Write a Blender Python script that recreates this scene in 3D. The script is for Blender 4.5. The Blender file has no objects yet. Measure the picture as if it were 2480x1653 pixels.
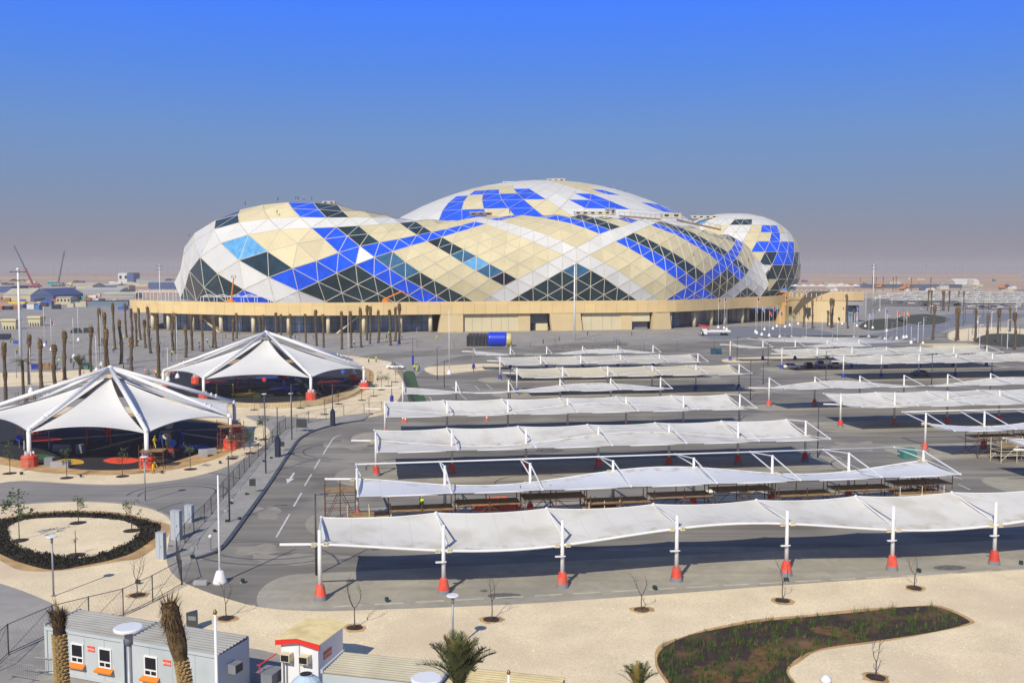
import bpy, bmesh, math, random
from mathutils import Vector, Matrix
import numpy as np
random.seed(7)
R = math.radians
SKY_STOPS = [(0.0, (0.29, 0.275, 0.32, 1)), (0.02, (0.275, 0.275, 0.335, 1)), (0.07, (0.195, 0.285, 0.465, 1)), (0.13, (0.135, 0.285, 0.62, 1)),
             (0.19, (0.073, 0.25, 0.84, 1)), (0.25, (0.042, 0.215, 1.06, 1)), (0.36, (0.07, 0.16, 0.50, 1)), (1.0, (0.085, 0.15, 0.32, 1))]
SUN_E = 4.3
EXPOSURE = 0.0
HAZE = 1.7e-4
sc = bpy.context.scene
col = sc.collection
# ------------------------------------------------------------------ camera
EYE = 25.5
FPX = 2435.0
PITCH = math.atan(176 / FPX)
cam = bpy.data.objects.new('camera', bpy.data.cameras.new('camera'))
col.objects.link(cam)
cam.location = (0, 0, EYE)
cam.rotation_euler = (math.pi / 2 - PITCH, 0, 0)
cam.data.sensor_fit = 'HORIZONTAL'
cam.data.sensor_width = 36
cam.data.lens = 36 * FPX / 2480
cam.data.clip_start = 0.5
cam.data.clip_end = 60000
sc.camera = cam
# ------------------------------------------------------------------ sky and sun
SUN_DIR = Vector((2.1, 5.2, -4.6)).normalized()      # the way the light travels
elev = math.asin(-SUN_DIR.z)
rot = math.atan2(-SUN_DIR.x, -SUN_DIR.y)
w = bpy.data.worlds.new('World'); sc.world = w; w.use_nodes = True
nt = w.node_tree; nt.nodes.clear()
out = nt.nodes.new('ShaderNodeOutputWorld')
bg = nt.nodes.new('ShaderNodeBackground'); bg.inputs['Strength'].default_value = 1.0
sky = nt.nodes.new('ShaderNodeTexSky'); sky.sky_type = 'NISHITA'; sky.sun_disc = False
sky.sun_elevation = elev; sky.sun_rotation = rot; sky.dust_density = 3.0; sky.air_density = 1.2
geo = nt.nodes.new('ShaderNodeNewGeometry')
sep = nt.nodes.new('ShaderNodeSeparateXYZ')
tc = nt.nodes.new('ShaderNodeTexCoord')
nt.links.new(tc.outputs['Generated'], sep.inputs[0])
ramp = nt.nodes.new('ShaderNodeValToRGB')
cr = ramp.color_ramp
cr.elements[0].position = 0.0; cr.elements[0].color = SKY_STOPS[0][1]
cr.elements[1].position = 1.0; cr.elements[1].color = SKY_STOPS[-1][1]
for p, c in SKY_STOPS[1:-1]:
    e = cr.elements.new(p); e.color = c
nt.links.new(sep.outputs['Z'], ramp.inputs[0])
mul = nt.nodes.new('ShaderNodeMixRGB'); mul.blend_type = 'MULTIPLY'; mul.inputs[0].default_value = 1.0
mul.inputs[2].default_value = (0.1, 0.1, 0.1, 1)
nt.links.new(sky.outputs[0], mul.inputs[1])
mix = nt.nodes.new('ShaderNodeMixRGB'); mix.inputs[0].default_value = 0.92
nt.links.new(mul.outputs[0], mix.inputs[1]); nt.links.new(ramp.outputs[0], mix.inputs[2])
nt.links.new(mix.outputs[0], bg.inputs['Color'])
nt.links.new(bg.outputs[0], out.inputs['Surface'])
sl = bpy.data.lights.new('sun', 'SUN'); sl.energy = SUN_E; sl.angle = R(0.53); sl.color = (1.0, 0.925, 0.78)
so = bpy.data.objects.new('sun', sl); col.objects.link(so)
so.rotation_euler = SUN_DIR.to_track_quat('-Z', 'Y').to_euler()
so.location = (-60, -150, 130)
vs = sc.view_settings
sc.display_settings.display_device = 'sRGB'
vs.view_transform = 'Standard'; vs.look = 'None'; vs.gamma = 1.0; vs.use_curve_mapping = False
vs.exposure = EXPOSURE
sc.render.engine = 'CYCLES'
sc.cycles.use_denoising = True
sc.cycles.max_bounces = 6; sc.cycles.diffuse_bounces = 3; sc.cycles.glossy_bounces = 2; sc.cycles.volume_bounces = 0
sc.cycles.transparent_max_bounces = 6
sc.cycles.caustics_reflective = False; sc.cycles.caustics_refractive = False

# ------------------------------------------------------------------ helpers
def ray(px, py):
    u = (px - 1240) / FPX; v = -(py - 826.5) / FPX
    return Vector((u, math.cos(PITCH) + v * math.sin(PITCH), -math.sin(PITCH) + v * math.cos(PITCH)))
def G(px, py, z=0.0):
    d = ray(px, py); t = (z - EYE) / d.z
    return Vector((d.x * t, d.y * t, z))
def AT(px, py, D):
    d = ray(px, py); t = D / d.y
    return Vector((d.x * t, D, EYE + d.z * t))
def HT(base, py):
    """height of the point above ground spot base that shows at row py"""
    d = ray(1240, py)
    return EYE + d.z * base.y / d.y
def ordn(i):
    w_ = ['first', 'second', 'third', 'fourth', 'fifth', 'sixth', 'seventh', 'eighth', 'ninth', 'tenth', 'eleventh', 'twelfth']
    if i < 12: return w_[i]
    n = i + 1
    return '%d%s' % (n, {1: 'st', 2: 'nd', 3: 'rd'}.get(n % 10 if n % 100 not in (11, 12, 13) else 0, 'th'))
def tag(o, label=None, cat=None, group=None, kind=None):
    if label: o['label'] = label
    if cat: o['category'] = cat
    if group: o['group'] = group
    if kind: o['kind'] = kind
    return o
def empty(name, loc, rz=0.0, label=None, cat=None, group=None):
    o = bpy.data.objects.new(name, None); col.objects.link(o)
    o.location = loc; o.rotation_euler = (0, 0, rz); o.empty_display_size = 0.3
    return tag(o, label, cat, group)
def link(name, me, parent=None, loc=None):
    o = bpy.data.objects.new(name, me); col.objects.link(o)
    if parent is not None: o.parent = parent
    if loc is not None: o.location = loc
    return o
KIDS = {}
def copy_tree(o, parent=None):
    c = o.copy(); col.objects.link(c); c.parent = parent
    for ch in list(o.children): copy_tree(ch, c)
    return c
class MB:
    def __init__(s): s.v = []; s.f = []; s.m = []
    def add(s, vv, ff, m=0):
        b = len(s.v); s.v += [tuple(p) for p in vv]
        for f in ff: s.f.append([b + i for i in f]); s.m.append(m)
        return s
    def box(s, c, d, rz=0.0, m=0, axis=None):
        cx, cy, cz = c; a, b, h = d[0] / 2, d[1] / 2, d[2] / 2
        ca, sa = math.cos(rz), math.sin(rz)
        vv = []
        for z in (-h, h):
            for x, y in ((-a, -b), (a, -b), (a, b), (-a, b)):
                vv.append((cx + x * ca - y * sa, cy + x * sa + y * ca, cz + z))
        return s.add(vv, [(3, 2, 1, 0), (4, 5, 6, 7), (0, 1, 5, 4), (1, 2, 6, 5), (2, 3, 7, 6), (3, 0, 4, 7)], m)
    def tube(s, p, q, r0, r1=None, n=8, m=0, cap=True):
        p = Vector(p); q = Vector(q); r1 = r0 if r1 is None else r1
        d = (q - p)
        if d.length < 1e-6: return s
        d.normalize(); a = d.orthogonal().normalized(); b = d.cross(a)
        vv = []
        for c, r in ((p, r0), (q, r1)):
            for i in range(n):
                t = 2 * math.pi * i / n
                vv.append(c + a * (r * math.cos(t)) + b * (r * math.sin(t)))
        ff = [(i, (i + 1) % n, n + (i + 1) % n, n + i) for i in range(n)]
        if cap: ff += [tuple(range(n - 1, -1, -1)), tuple(range(n, 2 * n))]
        return s.add(vv, ff, m)
    def path(s, pts, rad, n=8, m=0):
        pts = [Vector(p) for p in pts]; k = len(pts)
        rr = rad if isinstance(rad, (list, tuple)) else [rad] * k
        vv = []; a = None
        for i, p in enumerate(pts):
            d = (pts[min(i + 1, k - 1)] - pts[max(i - 1, 0)]).normalized()
            if a is None: a = d.orthogonal().normalized()
            a = (a - d * a.dot(d)).normalized(); b = d.cross(a)
            for j in range(n):
                t = 2 * math.pi * j / n
                vv.append(p + a * (rr[i] * math.cos(t)) + b * (rr[i] * math.sin(t)))
        ff = []
        for i in range(k - 1):
            for j in range(n):
                ff.append((i * n + j, i * n + (j + 1) % n, (i + 1) * n + (j + 1) % n, (i + 1) * n + j))
        ff += [tuple(range(n - 1, -1, -1)), tuple(range((k - 1) * n, k * n))]
        return s.add(vv, ff, m)
    def lathe(s, c, prof, n=16, m=0):
        vv = []; c = Vector(c)
        for r, z in prof:
            for j in range(n):
                t = 2 * math.pi * j / n
                vv.append(c + Vector((r * math.cos(t), r * math.sin(t), z)))
        ff = []
        for i in range(len(prof) - 1):
            for j in range(n):
                ff.append((i * n + j, i * n + (j + 1) % n, (i + 1) * n + (j + 1) % n, (i + 1) * n + j))
        ff += [tuple(range(n - 1, -1, -1)), tuple(range((len(prof) - 1) * n, len(prof) * n))]
        return s.add(vv, ff, m)
    def quad(s, a, b, c, d, m=0): return s.add([a, b, c, d], [(0, 1, 2, 3)], m)
    def prism(s, pts, z0, z1, m=0):
        n = len(pts)
        vv = [(p[0], p[1], z0) for p in pts] + [(p[0], p[1], z1) for p in pts]
        ff = [tuple(range(n - 1, -1, -1)), tuple(range(n, 2 * n))] + [(i, (i + 1) % n, n + (i + 1) % n, n + i) for i in range(n)]
        return s.add(vv, ff, m)
    def mesh(s, name, mats, smooth=False):
        me = bpy.data.meshes.new(name); me.from_pydata(s.v, [], s.f)
        for m in (mats if isinstance(mats, (list, tuple)) else [mats]): me.materials.append(m)
        me.polygons.foreach_set('material_index', s.m)
        if smooth: me.polygons.foreach_set('use_smooth', [True] * len(s.f))
        me.validate(); me.update(); return me
    def build(s, name, mats, parent=None, smooth=False, loc=None):
        return link(name, s.mesh(name, mats, smooth), parent, loc)

# ------------------------------------------------------------------ materials
MATS = {}
def M(name, c, rough=0.6, var=0.0, scale=1.0, bump=0.0, bscale=None, metal=0.0, spec=0.5, stain=None, stain_scale=0.05, trans=0.0, rnd=0.0, speck=0.0, streak=0.0, seam=None, tri=0.0):
    if name in MATS: return MATS[name]
    m = bpy.data.materials.new(name); m.use_nodes = True; t = m.node_tree
    b = t.nodes['Principled BSDF']
    b.inputs['Roughness'].default_value = rough; b.inputs['Metallic'].default_value = metal
    b.inputs['Specular IOR Level'].default_value = spec
    base = None
    g = t.nodes.new('ShaderNodeNewGeometry')
    def noise(sc_, det=4):
        n = t.nodes.new('ShaderNodeTexNoise'); n.inputs['Scale'].default_value = sc_; n.inputs['Detail'].default_value = det
        t.links.new(g.outputs['Position'], n.inputs['Vector']); return n
    rgb = t.nodes.new('ShaderNodeRGB'); rgb.outputs[0].default_value = (*c, 1); cur = rgb.outputs[0]
    def mulby(sock, lo, hi, clo=0.3, chi=0.7):
        nonlocal cur
        mr = t.nodes.new('ShaderNodeMapRange'); mr.inputs[1].default_value = clo; mr.inputs[2].default_value = chi
        mr.inputs[3].default_value = lo; mr.inputs[4].default_value = hi
        t.links.new(sock, mr.inputs[0])
        mx = t.nodes.new('ShaderNodeVectorMath'); mx.operation = 'SCALE'
        t.links.new(cur, mx.inputs[0]); t.links.new(mr.outputs[0], mx.inputs['Scale']); cur = mx.outputs[0]
    if var: mulby(noise(scale).outputs[0], 1 - var, 1 + var)
    if speck:
        v = t.nodes.new('ShaderNodeTexVoronoi'); v.inputs['Scale'].default_value = bscale or 8
        t.links.new(g.outputs['Position'], v.inputs['Vector'])
        s2 = t.nodes.new('ShaderNodeSeparateColor'); t.links.new(v.outputs['Color'], s2.inputs[0])
        mulby(s2.outputs[0], 1 - speck, 1 + speck, 0, 1)
    if rnd:
        oi = t.nodes.new('ShaderNodeObjectInfo'); mulby(oi.outputs['Random'], 1 - rnd, 1 + rnd, 0, 1)
    def dark_where(sock, k):
        nonlocal cur
        mr = t.nodes.new('ShaderNodeMapRange'); mr.inputs[3].default_value = 1.0; mr.inputs[4].default_value = 1.0 - k
        t.links.new(sock, mr.inputs[0]); mx = t.nodes.new('ShaderNodeVectorMath'); mx.operation = 'SCALE'
        t.links.new(cur, mx.inputs[0]); t.links.new(mr.outputs[0], mx.inputs['Scale']); cur = mx.outputs[0]
    def lines(vec, axis, period, width, k):
        dp = t.nodes.new('ShaderNodeVectorMath'); dp.operation = 'DOT_PRODUCT'; dp.inputs[1].default_value = tuple(a / period for a in axis); t.links.new(vec, dp.inputs[0])
        fr = t.nodes.new('ShaderNodeMath'); fr.operation = 'FRACT'; t.links.new(dp.outputs['Value'], fr.inputs[0])
        lt = t.nodes.new('ShaderNodeMath'); lt.operation = 'LESS_THAN'; lt.inputs[1].default_value = width; t.links.new(fr.outputs[0], lt.inputs[0]); dark_where(lt.outputs[0], k)
    if seam:
        ob = t.nodes.new('ShaderNodeTexCoord'); lines(ob.outputs['Object'], (1, 0, 0), seam, 0.03, 0.10)
        s3 = t.nodes.new('ShaderNodeSeparateXYZ'); t.links.new(ob.outputs['Object'], s3.inputs[0])
        ab = t.nodes.new('ShaderNodeMath'); ab.operation = 'ABSOLUTE'; t.links.new(s3.outputs['Y'], ab.inputs[0])
        near = t.nodes.new('ShaderNodeMapRange'); near.inputs[1].default_value = 0.1; near.inputs[2].default_value = 1.9; near.inputs[3].default_value = 1; near.inputs[4].default_value = 0
        t.links.new(ab.outputs[0], near.inputs[0]); n9 = noise(0.9, 6); r9 = t.nodes.new('ShaderNodeMapRange'); r9.inputs[1].default_value = .48; r9.inputs[2].default_value = .68; t.links.new(n9.outputs[0], r9.inputs[0])
        f9 = t.nodes.new('ShaderNodeMath'); f9.operation = 'MULTIPLY'; t.links.new(near.outputs[0], f9.inputs[0]); t.links.new(r9.outputs[0], f9.inputs[1])
        m9 = t.nodes.new('ShaderNodeMixRGB'); m9.inputs[2].default_value = (.42, .35, .22, 1); t.links.new(f9.outputs[0], m9.inputs[0]); t.links.new(cur, m9.inputs[1]); cur = m9.outputs[0]
    if tri:
        for ax in ((0, 0, 1), (.866, 0, .5), (-.866, 0, .5)): lines(g.outputs['Position'], ax, 1.9, 0.07, tri)
    if streak:
        mp = t.nodes.new('ShaderNodeMapping'); mp.inputs['Rotation'].default_value = (0, 0, -0.165); mp.inputs['Scale'].default_value = (0.03, 0.55, 1)
        t.links.new(g.outputs['Position'], mp.inputs['Vector']); n = t.nodes.new('ShaderNodeTexNoise'); n.inputs['Scale'].default_value = 1.0; n.inputs['Detail'].default_value = 6
        t.links.new(mp.outputs[0], n.inputs['Vector']); mulby(n.outputs[0], 1 - streak, 1 + streak)
    if stain:
        n = noise(stain_scale, 6)
        mr = t.nodes.new('ShaderNodeMapRange'); mr.inputs[1].default_value = 0.5; mr.inputs[2].default_value = 0.72
        t.links.new(n.outputs[0], mr.inputs[0])
        mm = t.nodes.new('ShaderNodeMixRGB'); mm.inputs[2].default_value = (*stain, 1)
        t.links.new(mr.outputs[0], mm.inputs[0]); t.links.new(cur, mm.inputs[1]); cur = mm.outputs[0]
    t.links.new(cur, b.inputs['Base Color'])
    if bump:
        n = noise(bscale or scale * 4, 5); bp = t.nodes.new('ShaderNodeBump'); bp.inputs['Strength'].default_value = bump
        bp.inputs['Distance'].default_value = 0.05
        t.links.new(n.outputs[0], bp.inputs['Height']); t.links.new(bp.outputs[0], b.inputs['Normal'])
    if trans:
        tr = t.nodes.new('ShaderNodeBsdfTranslucent'); t.links.new(cur, tr.inputs['Color'])
        ms = t.nodes.new('ShaderNodeMixShader'); ms.inputs[0].default_value = trans
        t.links.new(b.outputs[0], ms.inputs[1]); t.links.new(tr.outputs[0], ms.inputs[2])
        t.links.new(ms.outputs[0], t.nodes['Material Output'].inputs['Surface'])
    MATS[name] = m; return m
steel = M('white painted steel', (0.78, 0.78, 0.77), 0.4, 0.05, 0.7)
steel2 = M('cream painted steel', (0.70, 0.63, 0.42), 0.5, 0.05, 1)
fabric = M('white membrane', (0.71, 0.695, 0.635), 0.75, 0.04, 0.3, stain=(0.58, 0.55, 0.47), stain_scale=0.35, trans=0.06, seam=2.39)
tent_fabric = M('tent membrane', (0.76, 0.75, 0.71), 0.75, 0.04, 0.25, trans=0.06)
fabric_new = M('new white membrane', (0.74, 0.755, 0.77), 0.6, 0.02, 0.3, trans=0.06, seam=2.21)
fabric_tan = M('dusty cream membrane', (0.64, 0.58, 0.42), 0.75, 0.05, 0.2, trans=0.06, seam=2.375)
fabric_dusty = M('dusty membrane', (0.60, 0.58, 0.50), 0.75, 0.06, 0.25, stain=(0.54, 0.49, 0.38), stain_scale=0.3, trans=0.06, seam=2.375)
red = M('red wrap', (0.72, 0.075, 0.045), 0.6, 0.25, 1.6, rnd=0.2, stain=(0.45, 0.20, 0.13), stain_scale=1.1)
bluep = M('blue wrap', (0.03, 0.05, 0.34), 0.5, 0.12, 2.0)
conc = M('concrete', (0.36, 0.36, 0.37), 0.85, 0.1, 1.0, bump=0.2)
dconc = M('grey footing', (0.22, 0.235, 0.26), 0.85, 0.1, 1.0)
black = M('black', (0.012, 0.012, 0.014), 0.5)
dark = M('dark grey metal', (0.05, 0.055, 0.06), 0.45)
navy = M('navy metal', (0.02, 0.03, 0.06), 0.45)
galv = M('galvanised', (0.30, 0.31, 0.33), 0.45, 0.08, 3, metal=0.3)
rust = M('rusty tube', (0.14, 0.065, 0.035), 0.8, 0.3, 3)
wood = M('planks', (0.30, 0.20, 0.10), 0.85, 0.3, 2, bump=0.2)
hiviz = M('hi-viz yellow', (0.55, 0.75, 0.03), 0.7)
yellow = M('yellow cloth', (0.75, 0.55, 0.02), 0.7)
orange = M('orange paint', (0.80, 0.24, 0.02), 0.45)
bluec = M('blue cloth', (0.04, 0.12, 0.42), 0.7)
skin_m = M('skin', (0.25, 0.13, 0.08), 0.6)
white = M('white paint', (0.80, 0.80, 0.80), 0.35, 0.03, 1)
glass = M('dark window glass', (0.008, 0.010, 0.014), 0.06, spec=0.6)
def tess(points, z, name, mat, kind='structure', parent=None):
    me = bpy.data.meshes.new(name); n = len(points)
    a = sum(points[i][0] * points[(i + 1) % n][1] - points[(i + 1) % n][0] * points[i][1] for i in range(n))
    if a < 0: points = points[::-1]
    me.from_pydata([(p[0], p[1], z) for p in points], [], [tuple(range(n))]); me.materials.append(mat)
    me.update(); o = link(name, me, parent)
    if kind: o['kind'] = kind
    return o
def smooth(pts, k=6, closed=True):
    n = len(pts); o = []
    for i in range(n if closed else n - 1):
        p0 = pts[(i - 1) % n] if closed or i > 0 else pts[0]; p1 = pts[i]; p2 = pts[(i + 1) % n]
        p3 = pts[(i + 2) % n] if closed or i + 2 < n else pts[-1]
        for j in range(k):
            t = j / k
            o.append(tuple(0.5 * ((2 * p1[d]) + (-p0[d] + p2[d]) * t + (2 * p0[d] - 5 * p1[d] + 4 * p2[d] - p3[d]) * t * t + (-p0[d] + 3 * p1[d] - 3 * p2[d] + p3[d]) * t ** 3) for d in range(2)))
    if not closed: o.append(tuple(pts[-1][:2]))
    return o
def GP(pts, k=6): return smooth([tuple(G(*p)[:2]) for p in pts], k)
def GS(pts): return [tuple(G(*p)[:2]) for p in pts]
# ================================================================== THE SETTING: ground
sand = M('desert sand', (0.50, 0.33, 0.20), 0.95, 0.16, 0.004, stain=(0.42, 0.33, 0.25), stain_scale=0.0016)
plaza_m = M('plaza paving', (0.32, 0.30, 0.265), 0.85, 0.12, 0.12, speck=0.10, bscale=0.9, streak=0.10, stain=(0.36, 0.34, 0.31), stain_scale=0.03)
asph = M('asphalt', (0.208, 0.192, 0.163), 0.9, 0.20, 0.06, bump=0.15, bscale=6, streak=0.34, stain=(0.33, 0.305, 0.26), stain_scale=0.075)
stall_m = M('stall pavers', (0.36, 0.335, 0.265), 0.9, 0.14, 0.15, speck=0.07, bscale=1.2, streak=0.12, stain=(0.25, 0.24, 0.21), stain_scale=0.08)
walk_m = M('footway paving', (0.335, 0.32, 0.285), 0.85, 0.10, 0.3, speck=0.08, bscale=2.0)
gravel = M('cream gravel', (0.82, 0.68, 0.44), 0.95, 0.10, 0.25, bump=0.8, bscale=11.0, speck=0.13, stain=(0.70, 0.555, 0.37), stain_scale=0.10)
dirt = M('orange dirt', (0.50, 0.32, 0.14), 0.95, 0.30, 0.5, bump=0.6, bscale=4)
soil = M('dark mulch', (0.042, 0.026, 0.018), 0.95, 0.4, 1.5, bump=0.9, bscale=6, stain=(0.20, 0.11, 0.045), stain_scale=0.28)
mulch = M('black mulch', (0.038, 0.025, 0.016), 0.95, 0.4, 2.0, bump=0.9, bscale=7)
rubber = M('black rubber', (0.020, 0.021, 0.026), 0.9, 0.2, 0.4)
turf = M('green turf', (0.05, 0.10, 0.035), 0.9, 0.25, 0.6)
bedgreen = M('low dark planting', (0.055, 0.06, 0.035), 0.95, 0.4, 0.4)
line_m = M('road paint', (0.62, 0.62, 0.60), 0.8, 0.2, 1.5)
stop_m = M('pale line paint', (0.52, 0.49, 0.36), 0.85, 0.15, 1.2)
tyre = M('tyre rubber marks', (0.085, 0.09, 0.10), 0.9, 0.3, 0.6)
kerb_m = M('kerb stone', (0.075, 0.085, 0.11), 0.8, 0.2, 0.8)

mb = MB()
nx, ny = 40, 60
ys = [-400 + 12400 * (j / ny) ** 2.2 for j in range(ny + 1)]
vv = [(-11000 + 22000 * i / nx, ys[j], -0.06) for j in range(ny + 1) for i in range(nx + 1)]
ff = [(j * (nx + 1) + i, j * (nx + 1) + i + 1, (j + 1) * (nx + 1) + i + 1, (j + 1) * (nx + 1) + i) for j in range(ny) for i in range(nx)]
mb.add(vv, ff)
mb.build('desert_ground', sand)['kind'] = 'structure'
tess([(-140, 14)] + [tuple(G(*p)[:2]) for p in ((-260, 780), (0, 748), (308, 724), (1250, 705), (2080, 722), (2480, 712), (2900, 710))] + [(260, 300), (190, 14)], 0.0, 'plaza_pavement', plaza_m)
tess(GP([(652, 1166), (705, 1085), (745, 1048), (800, 1030), (870, 1015), (935, 985), (965, 955), (990, 930), (1015, 905), (1050, 884), (1110, 864), (1220, 852), (1450, 842), (1700, 826), (2000, 818), (2480, 800), (3100, 800), (3300, 1380), (2480, 1379), (2000, 1409), (1600, 1439), (1240, 1463), (900, 1476), (760, 1479), (640, 1471), (560, 1452), (480, 1425), (428, 1398), (450, 1366), (535, 1324)], 4), 0.004, 'parking_road', asph)
# access road by the tents and the road that bends away to the right
tess(GP([(-200, 1175), (60, 1166), (250, 1176), (420, 1166), (540, 1142), (640, 1080), (676, 1046), (660, 1022), (720, 1012), (760, 1022), (700, 1052), (620, 1120), (500, 1240), (440, 1262), (380, 1232), (300, 1216), (120, 1213), (-200, 1240)], 4), 0.005, 'access_road', M('access road', (0.255, 0.24, 0.215), 0.9, 0.16, 0.09, streak=0.15, bump=0.1, stain=(0.29, 0.285, 0.28), stain_scale=0.05))
tess(GP([(860, 878), (960, 868), (1100, 858), (1300, 850), (1500, 842), (1500, 826), (1300, 836), (1100, 845), (960, 852), (870, 862)], 4), 0.006, 'service_road', asph)
tess(GP([(1880, 812), (2000, 840), (2150, 835), (2250, 815), (2320, 790), (2450, 775), (2480, 760), (2340, 758), (2220, 772), (2160, 800), (2050, 812), (1960, 795), (1790, 790), (1690, 808), (1750, 822)], 4), 0.007, 'roundabout_road', M('roundabout road', (0.19, 0.20, 0.225), 0.9, 0.1, 0.06))
tess(GS([(2100, 762), (2150, 742), (2480, 735), (2900, 735), (2900, 700), (2480, 700), (2100, 722)]), 0.006, 'far_parking_road', asph)
tess(GP([(-80, 1392), (0, 1412), (70, 1436), (130, 1462), (190, 1492), (260, 1528), (340, 1548), (450, 1553), (594, 1567), (690, 1588), (860, 1640), (950, 1720), (1200, 1800), (2300, 1800), (3300, 1700), (3300, 1340), (2480, 1379), (2000, 1409), (1600, 1439), (1240, 1463), (900, 1476), (760, 1479), (640, 1471), (560, 1452), (480, 1425), (428, 1398), (404, 1360), (410, 1300), (414, 1262), (380, 1237), (320, 1223), (220, 1215), (120, 1217), (40, 1223), (-80, 1240), (-120, 1310)], 4), 0.0125, 'gravel_bed', gravel)
tess(GP([(-80, 1155), (60, 1163), (250, 1173), (400, 1165), (520, 1140), (600, 1105), (642, 1075), (655, 1050), (640, 1030), (600, 1012), (560, 1000), (300, 985), (-80, 1000)], 4), 0.011, 'gravel_bed', gravel)
tess(GP([(-80, 1120), (0, 1124), (100, 1143), (250, 1150), (400, 1140), (520, 1112), (590, 1077), (604, 1050), (560, 1025), (300, 1000), (-80, 1020)], 4), 0.016, 'dirt_margin', dirt)
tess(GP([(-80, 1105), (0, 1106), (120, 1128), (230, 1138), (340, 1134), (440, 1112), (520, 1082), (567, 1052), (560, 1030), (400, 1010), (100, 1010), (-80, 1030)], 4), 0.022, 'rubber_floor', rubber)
tess(GP([(380, 960), (540, 1002), (640, 1006), (760, 1012), (850, 1012), (930, 1002), (968, 962), (978, 925), (962, 885), (900, 868), (700, 850), (500, 870), (390, 905)], 4), 0.0115, 'gravel_bed', gravel)
tess(GP([(410, 965), (560, 985), (700, 987), (800, 977), (875, 952), (906, 915), (875, 888), (700, 870), (450, 880), (400, 920)], 4), 0.017, 'dirt_margin', dirt)
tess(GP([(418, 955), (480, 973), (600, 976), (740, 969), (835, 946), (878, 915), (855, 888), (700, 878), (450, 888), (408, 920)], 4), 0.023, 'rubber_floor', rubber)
tess(GP([(-40, 905), (120, 900), (260, 893), (335, 912), (230, 928), (100, 932), (-40, 935)], 4), 0.008, 'gravel_bed', gravel)
tess(GP([(1030, 890), (1110, 883), (1200, 880), (1212, 892), (1130, 900), (1055, 908)], 4), 0.013, 'gravel_bed', gravel)
tess(GP([(1760, 868), (1900, 862), (2010, 858), (2010, 866), (1900, 872), (1770, 878)], 4), 0.013, 'gravel_bed', gravel)
tess(GP([(2310, 800), (2400, 792), (2500, 800), (2500, 830), (2380, 826), (2300, 822)], 4), 0.013, 'gravel_bed', gravel)
tess(GP([(978, 902), (1002, 900), (1012, 930), (1034, 978), (996, 984), (984, 940)], 4), 0.014, 'turf_strip', turf, 'stuff')
for pp in ([(2080, 790), (2110, 774), (2170, 772), (2200, 784), (2150, 797), (2105, 799)], [(2170, 770), (2240, 760), (2300, 772), (2270, 784), (2210, 784)], [(2360, 826), (2400, 808), (2500, 812), (2500, 836), (2420, 838)]):
    tess(GP(pp, 5), 0.05, 'planting_bed', bedgreen, 'stuff')
# painted play circles
for cx, cy, rx, ry, c in ((100, 1063, 45, 7, (0.55, 0.05, 0.03)), (88, 1106, 36, 7, (0.03, 0.12, 0.035)), (168, 1118, 38, 7, (0.62, 0.36, 0.04)), (293, 1115, 42, 8, (0.78, 0.08, 0.035)), (470, 1082, 40, 6, (0.02, 0.06, 0.45)),
                          (520, 925, 30, 4, (0.5, 0.05, 0.04)), (600, 955, 40, 5, (0.5, 0.36, 0.03)), (690, 940, 40, 5, (0.03, 0.07, 0.42)), (800, 925, 30, 4, (0.5, 0.06, 0.03)), (480, 948, 25, 4, (0.04, 0.14, 0.04)), (660, 915, 40, 3, (0.05, 0.09, 0.4)), (400, 1090, 36, 5, (0.35, 0.05, 0.03))):
    a = random.random() * 6
    tess(smooth([tuple(G(cx + rx * math.cos(t * math.pi / 5) * (1 + .12 * math.sin(3 * t + a)), cy + ry * math.sin(t * math.pi / 5))[:2]) for t in range(10)], 4), 0.028, 'play_circle', M('rubber %g %g' % (c[0], cx), c, 0.85, 0.1, 1))
# footway with kerb along the parking road
KERB = [(470, 1352), (500, 1343), (535, 1324), (590, 1252), (652, 1166), (705, 1085), (722, 1064), (750, 1047), (800, 1031), (880, 1017)]
FEN = [(900, 1002), (833, 1008), (748, 1025), (692, 1042), (626, 1109), (566, 1180), (496, 1268), (448, 1318), (424, 1352)]
kw = smooth([tuple(G(*p)[:2]) for p in KERB], 5, False)
mb = MB(); mb.prism((kw + GS(FEN))[::-1], 0.0, 0.13); o = mb.build('footway', walk_m); o['kind'] = 'structure'
mb = MB()
def strip(mb, pts, w0, w1, z0, z1=None):
    pts = [Vector((p[0], p[1])) for p in pts]; L = []; Rr = []
    for i, p in enumerate(pts):
        d = (pts[min(i + 1, len(pts) - 1)] - pts[max(i - 1, 0)]).normalized(); nrm = Vector((-d.y, d.x))
        L.append(p + nrm * w0); Rr.append(p + nrm * w1)
    n = len(pts)
    if z1 is None:
        mb.add([(p.x, p.y, z0) for p in L] + [(p.x, p.y, z0) for p in Rr], [(i, n + i, n + i + 1, i + 1) for i in range(n - 1)])
    else:
        vv = [(p.x, p.y, z) for z in (z0, z1) for q in (L, Rr) for p in q]
        ff = []
        for i in range(n - 1):
            ff += [(2 * n + i, 2 * n + i + 1, 3 * n + i + 1, 3 * n + i), (i, i + 1, 2 * n + i + 1, 2 * n + i), (n + i + 1, n + i, 3 * n + i, 3 * n + i + 1)]
        ff += [(0, 2 * n, 3 * n, n), (n - 1, 2 * n - 1, 4 * n - 1, 3 * n - 1)]
        mb.add(vv, ff)
strip(mb, kw, -0.02, -0.42, 0.0, 0.16); o = mb.build('kerb', kerb_m); o['kind'] = 'structure'
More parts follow.
